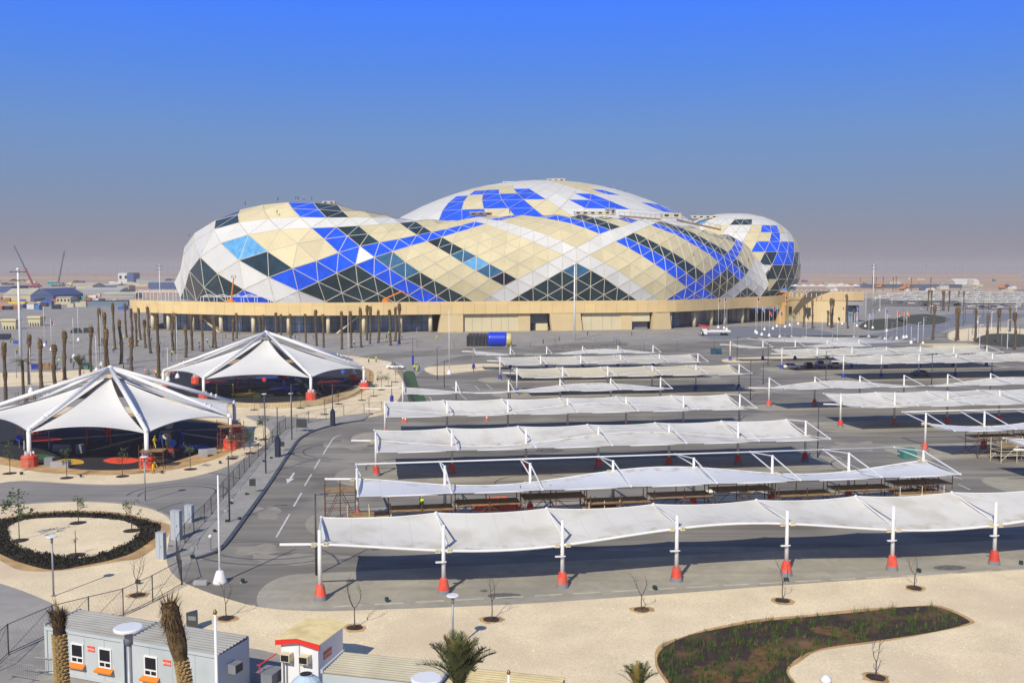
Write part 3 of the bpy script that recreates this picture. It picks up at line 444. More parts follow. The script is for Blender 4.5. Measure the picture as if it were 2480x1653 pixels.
# scattered stones on the gravel so that it does not read as one flat sheet
st = MB()
for p in scatter([(430, 1402), (560, 1455), (760, 1482), (1240, 1466), (2000, 1412), (2480, 1382), (2480, 1650), (700, 1600), (300, 1545), (130, 1462), (380, 1420)], 1100, BEDM):
    r_ = random.uniform(.02, .065)
    st.add([(p.x - r_, p.y - r_, .01), (p.x + r_, p.y - r_ * .7, .01), (p.x + r_ * .3, p.y + r_, .01), (p.x, p.y, r_ * 1.1)], [(0, 1, 3), (1, 2, 3), (2, 0, 3)], random.choice((0, 1, 1)))
st.build('loose_stones', [gravel, M('grey stones', (0.40, 0.35, 0.28), 0.9, 0.2, 3)])['kind'] = 'stuff'
SHELL = """-159.1,486.8,0.1;-157.1,477.0,11.7;-168.4,500.8,6.2;-148.8,465.1,5.5;-137.8,451.0,0.7;-141.4,450.8,11.1;-130.1,439.3,6.0;-151.3,466.5,17.2;-158.3,481.3,25.0;-163.8,488.6,18.9;-118.3,432.5,1.5;-122.0,429.7,11.4;-109.3,424.8,6.6;-134.8,440.9,17.3;-147.0,459.6,24.3;-156.8,481.5,31.7;-167.6,516.6,36.3;-191.3,576.8,10.6;-171.3,532.7,34.4;-97.0,421.8,2.6;-98.6,417.7,11.7;-86.8,417.7,7.5;-112.5,422.2,16.8;-125.9,431.2,23.4;-137.8,446.3,30.6;-146.1,464.3,38.1;-148.5,473.2,42.1;-151.4,492.9,44.1;-157.2,517.1,38.5;-179.6,561.6,22.5;-77.7,421.9,3.5;-77.4,416.9,11.9;-69.2,420.3,8.0;-87.9,413.7,16.4;-100.5,416.3,21.9;-114.5,423.2,29.0;-125.3,434.5,36.5;-131.5,446.3,42.7;-133.4,455.2,47.1;-136.2,474.1,48.8;-142.7,500.1,43.5;-152.2,532.1,30.1;-62.1,424.2,4.0;-62.2,419.3,12.0;-55.1,422.7,7.9;-70.4,416.7,15.5;-79.7,414.2,20.1;-89.8,412.7,25.7;-101.2,417.9,32.7;-111.1,426.1,39.8;-117.3,434.8,45.2;-119.8,442.6,49.1;-122.9,458.5,52.0;-129.6,486.6,47.8;-138.6,518.5,36.0;-48.8,426.9,3.8;-48.9,421.7,11.2;-42.7,425.2,7.4;-55.9,419.0,15.1;-63.9,416.8,19.1;-72.2,415.1,23.7;-80.4,414.1,28.7;-88.0,415.0,35.8;-96.5,419.9,41.7;-102.6,427.1,46.6;-106.3,434.3,50.5;-108.4,441.6,53.2;-116.4,473.0,52.1;-125.1,505.0,42.4;-36.8,429.4,3.5;-37.1,424.0,10.8;-31.2,427.4,7.1;-43.3,421.2,14.4;-50.2,419.0,18.2;-57.2,417.5,22.4;-64.6,416.6,27.2;-71.6,416.5,32.1;-77.7,417.8,37.7;-83.3,419.8,42.3;-88.6,423.4,46.9;-93.0,428.6,50.8;-96.4,436.1,53.9;-104.6,467.0,53.4;-113.3,498.2,44.5;-25.4,431.4,3.4;-25.8,426.0,10.7;-19.9,429.4,7.1;-31.8,423.3,14.1;-37.9,421.1,17.7;-44.4,419.5,21.3;-50.9,418.7,25.5;-57.1,418.6,30.2;-63.2,419.3,34.8;-68.5,420.7,39.1;-73.5,422.6,42.8;-78.0,425.8,46.8;-82.2,430.2,50.5;-85.9,437.5,53.9;-94.7,470.7,52.7;-103.4,500.9,43.2;-14.1,433.3,3.4;-14.6,428.1,10.5;-8.6,431.3,7.0;-20.4,425.4,14.1;-26.6,423.2,17.4;-32.6,421.6,20.7;-38.4,420.7,24.2;-44.4,420.4,28.3;-49.8,421.3,32.7;-55.3,422.2,36.5;-60.2,423.5,40.0;-64.5,425.9,43.5;-69.0,429.2,47.1;-72.4,433.1,49.9;-76.0,441.1,53.1;-85.7,479.0,50.2;-94.8,510.6,38.9;-2.5,435.2,3.4;-3.0,430.0,10.6;3.3,433.3,7.0;-9.2,427.4,14.1;-15.0,425.3,17.3;-20.9,423.7,21.0;-26.7,422.8,24.3;-32.3,422.5,27.7;-37.7,423.0,31.3;-42.8,424.3,35.0;-47.7,425.7,38.0;-52.1,427.7,41.1;-56.2,430.1,44.2;-60.1,433.1,47.2;-63.9,437.9,50.0;-70.3,462.5,51.8;-78.4,493.5,44.9;-87.5,525.7,30.3;9.6,437.1,3.4;9.2,432.2,10.6;15.6,435.4,7.0;2.9,429.5,14.2;-3.4,427.3,18.1;-9.4,425.8,21.3;-15.2,424.8,24.6;-20.8,424.5,27.8;-26.0,424.9,31.2;-31.2,426.0,34.2;-36.0,427.3,37.0;-40.4,429.4,39.7;-44.7,432.1,42.4;-48.6,435.9,45.1;-52.7,440.4,47.6;-58.6,461.0,49.8;-64.9,483.7,46.5;-72.1,510.8,37.2;21.8,439.1,3.5;21.7,434.4,10.6;27.8,437.7,7.1;15.3,431.7,14.1;8.9,429.5,17.6;2.2,427.8,21.1;-3.4,426.9,24.3;-9.5,426.3,27.6;-15.0,426.5,30.8;-20.4,427.1,33.6;-25.3,428.4,36.3;-29.8,430.4,38.9;-34.2,432.7,41.1;-38.1,435.9,43.5;-42.1,441.4,46.0;-47.7,462.7,47.8;-53.8,486.2,43.8;-60.5,513.0,34.2;33.8,441.8,3.6;33.9,437.2,10.6;39.7,440.9,7.2;27.9,434.1,14.1;21.5,431.7,17.5;15.3,430.1,21.2;8.8,429.0,24.6;2.7,428.4,27.6;-3.3,428.3,30.7;-9.0,428.8,33.6;-14.2,429.8,36.3;-18.9,431.4,38.7;-23.4,433.6,41.0;-28.1,435.8,42.6;-32.2,439.7,44.6;-36.2,447.4,47.1;-42.2,478.3,45.2;-48.3,505.4,37.0;45.3,445.0,3.7;45.6,440.5,10.6;50.9,444.0,7.2;39.9,437.4,14.2;33.9,434.6,17.8;27.7,432.5,21.2;21.4,431.2,24.6;15.3,430.7,28.1;9.1,430.6,31.1;3.1,430.9,33.9;-2.7,431.6,36.5;-7.9,432.9,38.9;-12.7,434.8,41.2;-17.1,437.0,43.0;-21.9,439.1,44.3;-26.2,443.0,45.9;-31.2,464.5,47.5;56.2,448.0,3.9;56.5,443.6,10.6;61.6,446.9,7.3;51.3,440.6,14.1;46.0,438.1,17.4;40.1,435.9,21.4;34.0,434.2,24.8;27.7,433.0,28.0;21.6,432.8,31.4;15.5,433.2,34.3;9.4,433.8,36.9;3.5,434.9,39.3;-2.0,436.4,41.4;-6.9,438.3,43.4;-11.5,440.8,45.0;-16.1,442.8,46.0;-20.4,447.1,47.3;-25.5,472.5,47.2;66.5,450.7,4.3;66.9,446.6,10.8;71.8,450.9,7.8;62.1,443.7,13.8;57.1,441.2,17.3;51.8,439.2,20.8;46.1,437.7,24.7;39.9,436.5,28.0;33.5,435.8,31.5;27.5,435.6,34.5;21.5,436.2,37.3;15.4,437.3,39.8;9.4,438.5,41.9;3.8,440.1,43.7;-1.5,441.9,45.2;-6.2,443.8,46.4;-10.5,445.7,47.1;-14.7,451.7,48.5;-19.8,480.7,46.4;76.9,456.7,4.8;77.3,453.1,11.2;82.2,458.7,8.2;72.4,448.2,14.2;67.8,444.6,17.6;62.7,442.3,20.6;57.3,440.8,24.2;51.8,439.8,27.7;45.7,439.1,31.1;39.3,438.8,34.4;33.4,439.3,37.6;27.3,440.0,40.3;21.1,441.3,42.6;15.1,442.7,44.3;9.3,444.1,45.7;3.9,445.8,46.8;-1.0,447.2,47.6;-5.3,448.2,48.0;-9.6,465.6,49.4;-14.3,489.9,45.0;87.1,465.5,5.0;87.5,462.2,11.2;92.2,469.0,8.1;82.8,456.4,14.3;78.1,451.8,17.2;73.2,447.5,20.7;68.0,444.4,24.1;62.7,442.9,27.4;56.9,442.4,31.1;51.2,442.4,34.4;45.3,442.6,37.4;38.5,443.6,40.6;32.3,444.6,43.1;26.4,445.9,45.1;20.6,447.4,46.5;14.9,449.1,47.6;9.4,451.0,48.6;4.4,453.8,49.3;-0.0,466.8,49.8;-4.3,481.1,47.8;-8.8,502.9,41.8;97.2,476.9,5.1;97.1,473.3,11.2;101.9,480.5,8.3;92.6,466.8,13.9;87.9,460.9,16.8;83.3,455.8,20.1;78.1,451.5,23.5;72.9,448.0,27.3;67.3,445.7,30.5;61.6,445.2,33.8;55.7,445.3,36.7;49.9,445.8,39.4;43.6,447.3,42.5;37.6,448.6,44.7;31.6,449.9,46.5;25.9,452.5,48.2;20.4,456.6,49.6;15.4,471.5,50.0;10.4,479.2,49.0;5.7,489.0,46.8;1.2,502.9,42.6;107.1,488.7,5.3;106.4,484.3,11.5;111.5,491.7,8.5;101.7,477.7,14.2;97.4,472.0,17.0;92.9,466.2,20.0;88.0,460.7,23.1;83.0,456.2,26.3;77.5,452.5,29.5;71.3,449.4,33.0;65.5,448.1,36.0;59.9,448.4,38.8;54.4,449.6,41.6;48.6,451.2,44.1;42.8,453.2,46.3;37.0,456.5,48.4;32.0,469.7,50.3;26.9,481.9,49.0;21.7,492.4,46.8;16.6,501.6,44.1;11.7,511.9,40.3;7.1,526.5,33.4;116.9,500.4,5.2;115.7,495.0,11.3;120.8,502.6,8.3;110.8,488.3,14.3;106.2,482.4,17.1;102.0,477.3,19.7;97.7,472.1,22.7;92.7,466.6,25.8;87.4,461.6,29.3;81.7,457.6,32.4;75.9,454.6,35.6;70.0,452.8,38.5;64.2,452.5,41.0;58.8,453.7,43.4;53.3,455.8,45.8;47.7,459.1,48.0;43.3,476.3,49.7;38.4,490.4,47.8;33.3,501.6,44.9;28.1,513.2,40.7;23.0,524.5,35.7;119.5,498.0,14.2;123.9,503.3,11.4;114.8,492.3,16.6;110.2,486.8,19.6;106.1,482.2,22.6;101.8,477.7,25.6;96.6,472.4,28.6;91.4,467.6,32.0;85.6,463.2,35.0;80.0,460.4,37.8;74.5,458.9,40.8;68.2,457.3,42.9;62.9,458.4,45.1;57.5,461.1,47.3;53.5,477.1,49.5;49.3,493.9,47.3;44.7,509.2,43.2;39.7,522.2,37.9;34.6,534.0,31.9;122.4,500.1,17.4;126.3,503.4,14.6;118.5,496.4,19.8;113.6,491.0,22.2;109.8,487.2,25.4;105.3,483.0,28.5;100.3,478.5,31.4;94.9,473.3,34.0;89.1,468.5,36.6;83.2,465.2,39.4;77.7,463.5,41.9;71.4,461.9,44.2;66.0,462.9,46.3;61.4,468.5,48.6;58.9,493.2,47.5;124.6,502.3,20.3;128.4,504.0,17.5;120.6,499.4,22.9;116.5,495.2,24.9;112.4,491.3,27.6;108.6,488.2,30.6;103.4,483.8,33.4;97.9,479.0,36.1;92.2,474.1,38.4;86.4,471.3,41.2;80.7,469.9,43.7;75.3,468.5,45.4;69.5,469.8,47.4;67.1,490.9,47.6;64.0,508.5,44.1;126.9,505.3,22.9;122.9,503.2,25.2;119.3,500.2,27.2;115.3,496.5,30.0;111.3,493.3,32.9;106.3,489.1,35.2;100.9,485.1,37.9;95.3,481.0,40.4;89.8,478.9,43.0;84.8,480.8,45.5;81.6,493.2,46.1;76.9,499.2,45.5;72.9,510.9,43.1;69.6,526.6,37.9;126.1,509.5,27.7;129.7,509.2,25.2;122.0,506.3,30.0;117.9,502.6,32.6;113.7,499.1,35.4;109.3,496.4,37.8;104.1,492.9,40.1;98.8,490.4,42.5;96.0,501.3,44.6;92.4,510.3,43.4;88.2,517.7,41.5;83.9,525.1,38.6;79.7,535.1,34.3;130.2,519.2,30.2;125.8,516.7,32.7;120.7,511.2,35.3;115.8,506.0,37.9;111.9,504.6,40.2;108.0,506.1,42.5;106.2,519.1,42.6;137.2,556.1,31.4;139.0,545.8,31.8;129.4,542.3,36.1;121.5,526.6,40.2;117.0,525.4,41.5;115.2,535.0,40.2;112.8,544.1,37.3;131.9,563.8,33.0;141.3,582.9,24.9;125.0,553.5,36.6;122.4,560.9,33.4;120.1,570.6,27.6;17.7,562.0,74.3;19.6,554.2,73.7;19.0,562.2,74.3;22.2,554.9,73.7;20.2,562.7,74.3;24.6,555.9,73.7;21.4,563.3,74.3;26.8,557.4,73.7;22.4,564.1,74.3;28.8,559.2,73.7;23.3,565.1,74.3;30.4,561.2,73.7;24.0,566.2,74.3;31.7,563.6,73.7;24.6,567.4,74.3;32.5,566.1,73.7;24.9,568.7,74.3;32.9,568.7,73.7;25.0,570.0,74.3;32.9,571.3,73.7;24.9,571.3,74.3;32.5,573.9,73.7;24.6,572.6,74.3;31.7,576.4,73.7;24.0,573.8,74.3;30.4,578.8,73.7;23.3,574.9,74.3;28.8,580.8,73.7;22.4,575.9,74.3;26.8,582.6,73.7;21.4,576.7,74.3;24.6,584.1,73.7;20.2,577.3,74.3;22.2,585.1,73.7;19.0,577.8,74.3;19.6,585.8,73.7;17.7,578.0,74.3;17.0,586.0,73.7;16.3,578.0,74.3;14.4,585.8,73.7;15.0,577.8,74.3;11.8,585.1,73.7;13.8,577.3,74.3;9.4,584.1,73.7;12.6,576.7,74.3;7.2,582.6,73.7;11.6,575.9,74.3;5.2,580.8,73.7;10.7,574.9,74.3;3.6,578.8,73.7;10.0,573.8,74.3;2.3,576.4,73.7;9.4,572.6,74.3;1.5,573.9,73.7;9.1,571.3,74.3;1.1,571.3,73.7;9.0,570.0,74.3;1.1,568.7,73.7;9.1,568.7,74.3;1.5,566.1,73.7;9.4,567.4,74.3;2.3,563.6,73.7;10.0,566.2,74.3;3.6,561.2,73.7;10.7,565.1,74.3;5.2,559.2,73.7;11.6,564.1,74.3;7.2,557.4,73.7;12.6,563.3,74.3;9.4,555.9,73.7;13.8,562.7,74.3;11.8,554.9,73.7;15.0,562.2,74.3;14.4,554.2,73.7;16.3,562.0,74.3;17.0,554.0,73.7;19.0,545.6,72.6;23.0,546.2,72.6;26.8,547.6,72.6;30.4,549.5,72.6;33.6,552.0,72.6;36.3,555.0,72.6;38.5,558.3,72.6;40.2,562.0,72.6;41.2,566.0,72.6;41.5,570.0,72.6;41.2,574.0,72.6;40.2,578.0,72.6;38.5,581.7,72.6;36.3,585.0,72.6;33.6,588.0,72.6;30.4,590.5,72.6;26.8,592.4,72.6;23.0,593.8,72.6;19.0,594.4,72.6;15.0,594.4,72.6;11.0,593.8,72.6;7.2,592.4,72.6;3.6,590.5,72.6;0.4,588.0,72.6;-2.3,585.0,72.6;-4.5,581.7,72.6;-6.2,578.0,72.6;-7.2,574.0,72.6;-7.5,570.0,72.6;-7.2,566.0,72.6;-6.2,562.0,72.6;-4.5,558.3,72.6;-2.3,555.0,72.6;0.4,552.0,72.6;3.6,549.5,72.6;7.2,547.6,72.6;11.0,546.2,72.6;15.0,545.6,72.6;22.4,537.5,71.1;27.7,538.8,71.1;32.7,541.0,71.1;37.3,544.0,71.1;41.3,547.6,71.1;44.6,552.0,71.1;47.2,556.7,71.1;49.0,561.9,71.1;49.9,567.3,71.1;49.9,572.7,71.1;49.0,578.1,71.1;47.2,583.3,71.1;44.6,588.0,71.1;41.3,592.4,71.1;37.3,596.0,71.1;32.7,599.0,71.1;27.7,601.2,71.1;22.4,602.5,71.1;17.0,603.0,71.1;11.6,602.5,71.1;6.3,601.2,71.1;1.3,599.0,71.1;-3.3,596.0,71.1;-7.3,592.4,71.1;-10.6,588.0,71.1;-13.2,583.3,71.1;-15.0,578.1,71.1;-15.9,572.7,71.1;-15.9,567.3,71.1;-15.0,561.9,71.1;-13.2,556.7,71.1;-10.6,552.0,71.1;-7.3,547.6,71.1;-3.3,544.0,71.1;1.3,541.0,71.1;6.3,538.8,71.1;11.6,537.5,71.1;17.0,537.0,71.1;20.4,528.6,69.1;27.2,529.8,69.1;33.7,532.0,69.1;39.7,535.3,69.1;45.1,539.5,69.1;49.7,544.5,69.1;53.5,550.2,69.1;56.3,556.5,69.1;57.9,563.2,69.1;58.5,570.0,69.1;57.9,576.8,69.1;56.3,583.5,69.1;53.5,589.8,69.1;49.7,595.5,69.1;45.1,600.5,69.1;39.7,604.7,69.1;-11.1,600.5,69.1;-15.7,595.5,69.1;-19.5,589.8,69.1;-22.3,583.5,69.1;-23.9,576.8,69.1;-24.5,570.0,69.1;-23.9,563.2,69.1;-22.3,556.5,69.1;-19.5,550.2,69.1;-15.7,544.5,69.1;-11.1,539.5,69.1;-5.7,535.3,69.1;0.3,532.0,69.1;6.8,529.8,69.1;13.6,528.6,69.1;25.2,520.7,66.5;33.2,522.7,66.5;40.8,526.0,66.5;47.7,530.5,66.5;53.8,536.1,66.5;58.9,542.7,66.5;62.8,549.9,66.5;65.5,557.7,66.5;66.8,565.9,66.5;66.8,574.1,66.5;65.5,582.3,66.5;62.8,590.1,66.5;58.9,597.3,66.5;53.8,603.9,66.5;-19.8,603.9,66.5;-24.9,597.3,66.5;-28.8,590.1,66.5;-31.5,582.3,66.5;-32.8,574.1,66.5;-32.8,565.9,66.5;-31.5,557.7,66.5;-28.8,549.9,66.5;-24.9,542.7,66.5;-19.8,536.1,66.5;-13.7,530.5,66.5;-6.8,526.0,66.5;0.8,522.7,66.5;8.8,520.7,66.5;17.0,520.0,66.5;21.8,511.7,63.5;31.4,513.3,63.5;40.5,516.4,63.5;49.0,521.0,63.5;56.6,527.0,63.5;63.2,534.1,63.5;68.4,542.2,63.5;72.3,551.0,63.5;74.7,560.4,63.5;75.5,570.0,63.5;74.7,579.6,63.5;72.3,589.0,63.5;68.4,597.8,63.5;63.2,605.9,63.5;-34.4,597.8,63.5;-38.3,589.0,63.5;-40.7,579.6,63.5;-41.5,570.0,63.5;-40.7,560.4,63.5;-38.3,551.0,63.5;-34.4,542.2,63.5;-29.2,534.1,63.5;-22.6,527.0,63.5;-15.0,521.0,63.5;-6.5,516.4,63.5;2.6,513.3,63.5;12.2,511.7,63.5;28.1,503.4,59.7;38.9,506.2,59.7;49.1,510.6,59.7;58.5,516.7,59.7;66.7,524.3,59.7;73.5,533.1,59.7;78.8,542.9,59.7;82.4,553.4,59.7;84.3,564.4,59.7;84.3,575.6,59.7;82.4,586.6,59.7;78.8,597.1,59.7;73.5,606.9,59.7;-44.8,597.1,59.7;-48.4,586.6,59.7;-50.3,575.6,59.7;-50.3,564.4,59.7;-48.4,553.4,59.7;-44.8,542.9,59.7;-39.5,533.1,59.7;-32.7,524.3,59.7;-24.5,516.7,59.7;-15.1,510.6,59.7;-4.9,506.2,59.7;5.9,503.4,59.7;17.0,502.5,59.7;23.4,493.3,54.9;35.9,495.4,54.9;47.9,499.5,54.9;59.1,505.5,54.9;69.2,513.3,54.9;77.8,522.7,54.9;84.7,533.4,54.9;89.8,545.0,54.9;92.9,557.3,54.9;94.0,570.0,54.9;92.9,582.7,54.9;89.8,595.0,54.9;84.7,606.6,54.9;-55.8,595.0,54.9;-58.9,582.7,54.9;-60.0,570.0,54.9;-58.9,557.3,54.9;-55.8,545.0,54.9;-50.7,533.4,54.9;-43.8,522.7,54.9;-35.2,513.3,54.9;-25.1,505.5,54.9;-13.9,499.5,54.9;-1.9,495.4,54.9;10.6,493.3,54.9;31.3,484.2,49.0;45.2,487.7,49.0;58.4,493.5,49.0;70.4,501.3,49.0;81.0,511.1,49.0;89.8,522.4,49.0;96.7,535.1,49.0;101.3,548.6,49.0;103.7,562.8,49.0;103.7,577.2,49.0;101.3,591.4,49.0;96.7,604.9,49.0;-50.7,606.6,54.9;-62.7,604.9,49.0;-67.3,591.4,49.0;-69.7,577.2,49.0;-69.7,562.8,49.0;-67.3,548.6,49.0;-62.7,535.1,49.0;-55.8,522.4,49.0;-47.0,511.1,49.0;-36.4,501.3,49.0;-24.4,493.5,49.0;-11.2,487.7,49.0;2.7,484.2,49.0;17.0,483.0,49.0;25.1,472.3,41.2;41.1,475.0,41.2;56.4,480.3,41.2;70.6,488.0,41.2;83.4,497.9,41.2;94.3,509.8,41.2;103.2,523.4,41.2;109.7,538.2,41.2;113.7,553.9,41.2;115.0,570.0,41.2;113.7,586.1,41.2;109.7,601.8,41.2;-75.7,601.8,41.2;-79.7,586.1,41.2;-81.0,570.0,41.2;-79.7,553.9,41.2;-75.7,538.2,41.2;-69.2,523.4,41.2;-60.3,509.8,41.2;-49.4,497.9,41.2;-36.6,488.0,41.2;-22.4,480.3,41.2;-7.1,475.0,41.2;8.9,472.3,41.2;121.0,516.1,9.7;127.5,517.0,9.7;124.5,512.9,14.5;131.5,514.8,14.5;133.7,519.5,9.7;138.0,518.4,14.5;139.4,523.7,9.7;143.7,523.8,14.5;144.2,529.3,9.7;148.5,530.5,14.5;148.1,536.0,9.7;152.0,538.4,14.5;150.7,543.7,9.7;154.2,547.0,14.5;152.1,551.8,9.7;154.9,556.0,14.5;152.1,560.2,9.7;154.2,565.0,14.5;150.7,568.3,9.7;152.0,573.6,14.5;102.6,588.3,9.7;97.8,582.7,9.7;98.3,588.2,14.5;93.5,581.5,14.5;93.9,576.0,9.7;90.0,573.6,14.5;91.3,568.3,9.7;87.8,565.0,14.5;89.9,560.2,9.7;87.1,556.0,14.5;89.9,551.8,9.7;87.8,547.0,14.5;91.3,543.7,9.7;90.0,538.4,14.5;93.9,536.0,9.7;93.5,530.5,14.5;97.8,529.3,9.7;98.3,523.8,14.5;102.6,523.7,9.7;104.0,518.4,14.5;108.3,519.5,9.7;110.5,514.8,14.5;114.5,517.0,9.7;117.5,512.9,14.5;128.4,511.6,20.1;135.5,514.5,20.1;141.9,519.3,20.1;147.4,525.6,20.1;151.8,533.3,20.1;154.8,542.0,20.1;156.3,551.3,20.1;156.3,560.7,20.1;154.8,570.0,20.1;151.8,578.7,20.1;104.0,593.6,14.5;100.1,592.7,20.1;94.6,586.4,20.1;90.2,578.7,20.1;87.2,570.0,20.1;85.7,560.7,20.1;85.7,551.3,20.1;87.2,542.0,20.1;90.2,533.3,20.1;94.6,525.6,20.1;100.1,519.3,20.1;106.5,514.5,20.1;113.6,511.6,20.1;121.0,510.6,20.1;124.8,510.3,27.4;132.1,512.3,27.4;139.0,516.2,27.4;145.1,521.8,27.4;150.1,529.0,27.4;153.9,537.3,27.4;156.2,546.4,27.4;157.0,556.0,27.4;156.2,565.6,27.4;153.9,574.7,27.4;150.1,583.0,27.4;106.5,597.5,20.1;103.0,595.8,27.4;96.9,590.2,27.4;91.9,583.0,27.4;88.1,574.7,27.4;85.8,565.6,27.4;85.0,556.0,27.4;85.8,546.4,27.4;88.1,537.3,27.4;91.9,529.0,27.4;96.9,521.8,27.4;103.0,516.2,27.4;109.9,512.3,27.4;117.2,510.3,27.4;128.3,511.9,34.0;135.4,514.8,34.0;141.8,519.5,34.0;147.2,525.8,34.0;151.6,533.4,34.0;154.6,542.1,34.0;156.1,551.3,34.0;156.1,560.7,34.0;154.6,569.9,34.0;151.6,578.6,34.0;147.2,586.2,34.0;109.9,599.7,27.4;106.6,597.2,34.0;100.2,592.5,34.0;94.8,586.2,34.0;90.4,578.6,34.0;87.4,569.9,34.0;85.9,560.7,34.0;85.9,551.3,34.0;87.4,542.1,34.0;90.4,533.4,34.0;94.8,525.8,34.0;100.2,519.5,34.0;106.6,514.8,34.0;113.7,511.9,34.0;121.0,510.9,34.0;124.5,513.4,39.4;131.4,515.3,39.4;137.8,518.9,39.4;143.4,524.2,39.4;148.1,530.8,39.4;151.6,538.6,39.4;153.8,547.1,39.4;154.5,556.0,39.4;153.8,564.9,39.4;151.6,573.4,39.4;148.1,581.2,39.4;143.4,587.8,39.4;113.7,600.1,34.0;110.6,596.7,39.4;104.2,593.1,39.4;98.6,587.8,39.4;93.9,581.2,39.4;90.4,573.4,39.4;88.2,564.9,39.4;87.5,556.0,39.4;88.2,547.1,39.4;90.4,538.6,39.4;93.9,530.8,39.4;98.6,524.2,39.4;104.2,518.9,39.4;110.6,515.3,39.4;117.5,513.4,39.4;127.4,517.7,44.1;133.5,520.2,44.1;139.0,524.3,44.1;143.8,529.8,44.1;147.5,536.4,44.1;150.1,543.9,44.1;151.5,551.9,44.1;151.5,560.1,44.1;150.1,568.1,44.1;147.5,575.6,44.1;143.8,582.2,44.1;139.0,587.7,44.1;137.8,593.1,39.4;133.5,591.8,44.1;131.4,596.7,39.4;127.4,594.3,44.1;124.5,598.6,39.4;121.0,595.1,44.1;117.5,598.6,39.4;114.6,594.3,44.1;108.5,591.8,44.1;103.0,587.7,44.1;98.2,582.2,44.1;94.5,575.6,44.1;91.9,568.1,44.1;90.5,560.1,44.1;90.5,551.9,44.1;91.9,543.9,44.1;94.5,536.4,44.1;98.2,529.8,44.1;103.0,524.3,44.1;108.5,520.2,44.1;114.6,517.7,44.1;121.0,516.9,44.1;123.8,522.0,48.0;129.3,523.5,48.0;134.4,526.4,48.0;138.9,530.6,48.0;142.6,535.9,48.0;145.4,542.1,48.0;147.1,548.9,48.0;147.7,556.0,48.0;147.1,563.1,48.0;145.4,569.9,48.0;142.6,576.1,48.0;138.9,581.4,48.0;134.4,585.6,48.0;129.3,588.5,48.0;123.8,590.0,48.0;118.2,590.0,48.0;112.7,588.5,48.0;107.6,585.6,48.0;103.1,581.4,48.0;99.4,576.1,48.0;96.6,569.9,48.0;94.9,563.1,48.0;94.3,556.0,48.0;94.9,548.9,48.0;96.6,542.1,48.0;99.4,535.9,48.0;103.1,530.6,48.0;107.6,526.4,48.0;112.7,523.5,48.0;118.2,522.0,48.0;125.5,528.7,51.2;129.9,530.5,51.2;133.8,533.4,51.2;137.2,537.3,51.2;139.9,542.0,51.2;141.8,547.4,51.2;142.7,553.1,51.2;142.7,558.9,51.2;141.8,564.6,51.2;139.9,570.0,51.2;137.2,574.7,51.2;133.8,578.6,51.2;129.9,581.5,51.2;125.5,583.3,51.2;121.0,583.9,51.2;116.5,583.3,51.2;112.1,581.5,51.2;108.2,578.6,51.2;104.8,574.7,51.2;102.1,570.0,51.2;100.2,564.6,51.2;99.3,558.9,51.2;99.3,553.1,51.2;100.2,547.4,51.2;102.1,542.0,51.2;104.8,537.3,51.2;108.2,533.4,51.2;112.1,530.5,51.2;116.5,528.7,51.2;121.0,528.1,51.2;122.7,535.6,53.5;126.0,536.5,53.5;129.0,538.2,53.5;131.7,540.8,53.5;134.0,543.9,53.5;135.7,547.7,53.5;136.7,551.7,53.5;137.0,556.0,53.5;136.7,560.3,53.5;135.7,564.3,53.5;134.0,568.1,53.5;131.7,571.2,53.5;129.0,573.8,53.5;126.0,575.5,53.5;122.7,576.4,53.5;119.3,576.4,53.5;116.0,575.5,53.5;113.0,573.8,53.5;110.3,571.2,53.5;108.0,568.1,53.5;106.3,564.3,53.5;105.3,560.3,53.5;105.0,556.0,53.5;105.3,551.7,53.5;106.3,547.7,53.5;108.0,543.9,53.5;110.3,540.8,53.5;113.0,538.2,53.5;116.0,536.5,53.5;119.3,535.6,53.5;122.9,544.3,55.0;124.8,545.1,55.0;126.5,546.4,55.0;127.9,548.0,55.0;129.1,550.0,55.0;129.9,552.3,55.0;130.3,554.8,55.0;130.3,557.2,55.0;129.9,559.7,55.0;129.1,562.0,55.0;127.9,564.0,55.0;126.5,565.6,55.0;124.8,566.9,55.0;122.9,567.7,55.0;121.0,567.9,55.0;119.1,567.7,55.0;117.2,566.9,55.0;115.5,565.6,55.0;114.1,564.0,55.0;112.9,562.0,55.0;112.1,559.7,55.0;111.7,557.2,55.0;111.7,554.8,55.0;112.1,552.3,55.0;112.9,550.0,55.0;114.1,548.0,55.0;115.5,546.4,55.0;117.2,545.1,55.0;119.1,544.3,55.0;121.0,544.1,55.0;121.1,554.6,55.5;121.3,554.7,55.5;121.6,554.8,55.5;121.7,554.9,55.5;121.9,555.2,55.5;122.0,555.4,55.5;122.1,555.7,55.5;122.1,556.0,55.5;122.1,556.3,55.5;122.0,556.6,55.5;121.9,556.8,55.5;121.7,557.1,55.5;121.6,557.2,55.5;121.3,557.3,55.5;121.1,557.4,55.5;120.9,557.4,55.5;120.7,557.3,55.5;120.4,557.2,55.5;120.3,557.1,55.5;120.1,556.8,55.5;120.0,556.6,55.5;119.9,556.3,55.5;119.9,556.0,55.5;119.9,555.7,55.5;120.0,555.4,55.5;120.1,555.2,55.5;120.3,554.9,55.5;120.4,554.8,55.5;120.7,554.7,55.5;120.9,554.6,55.5
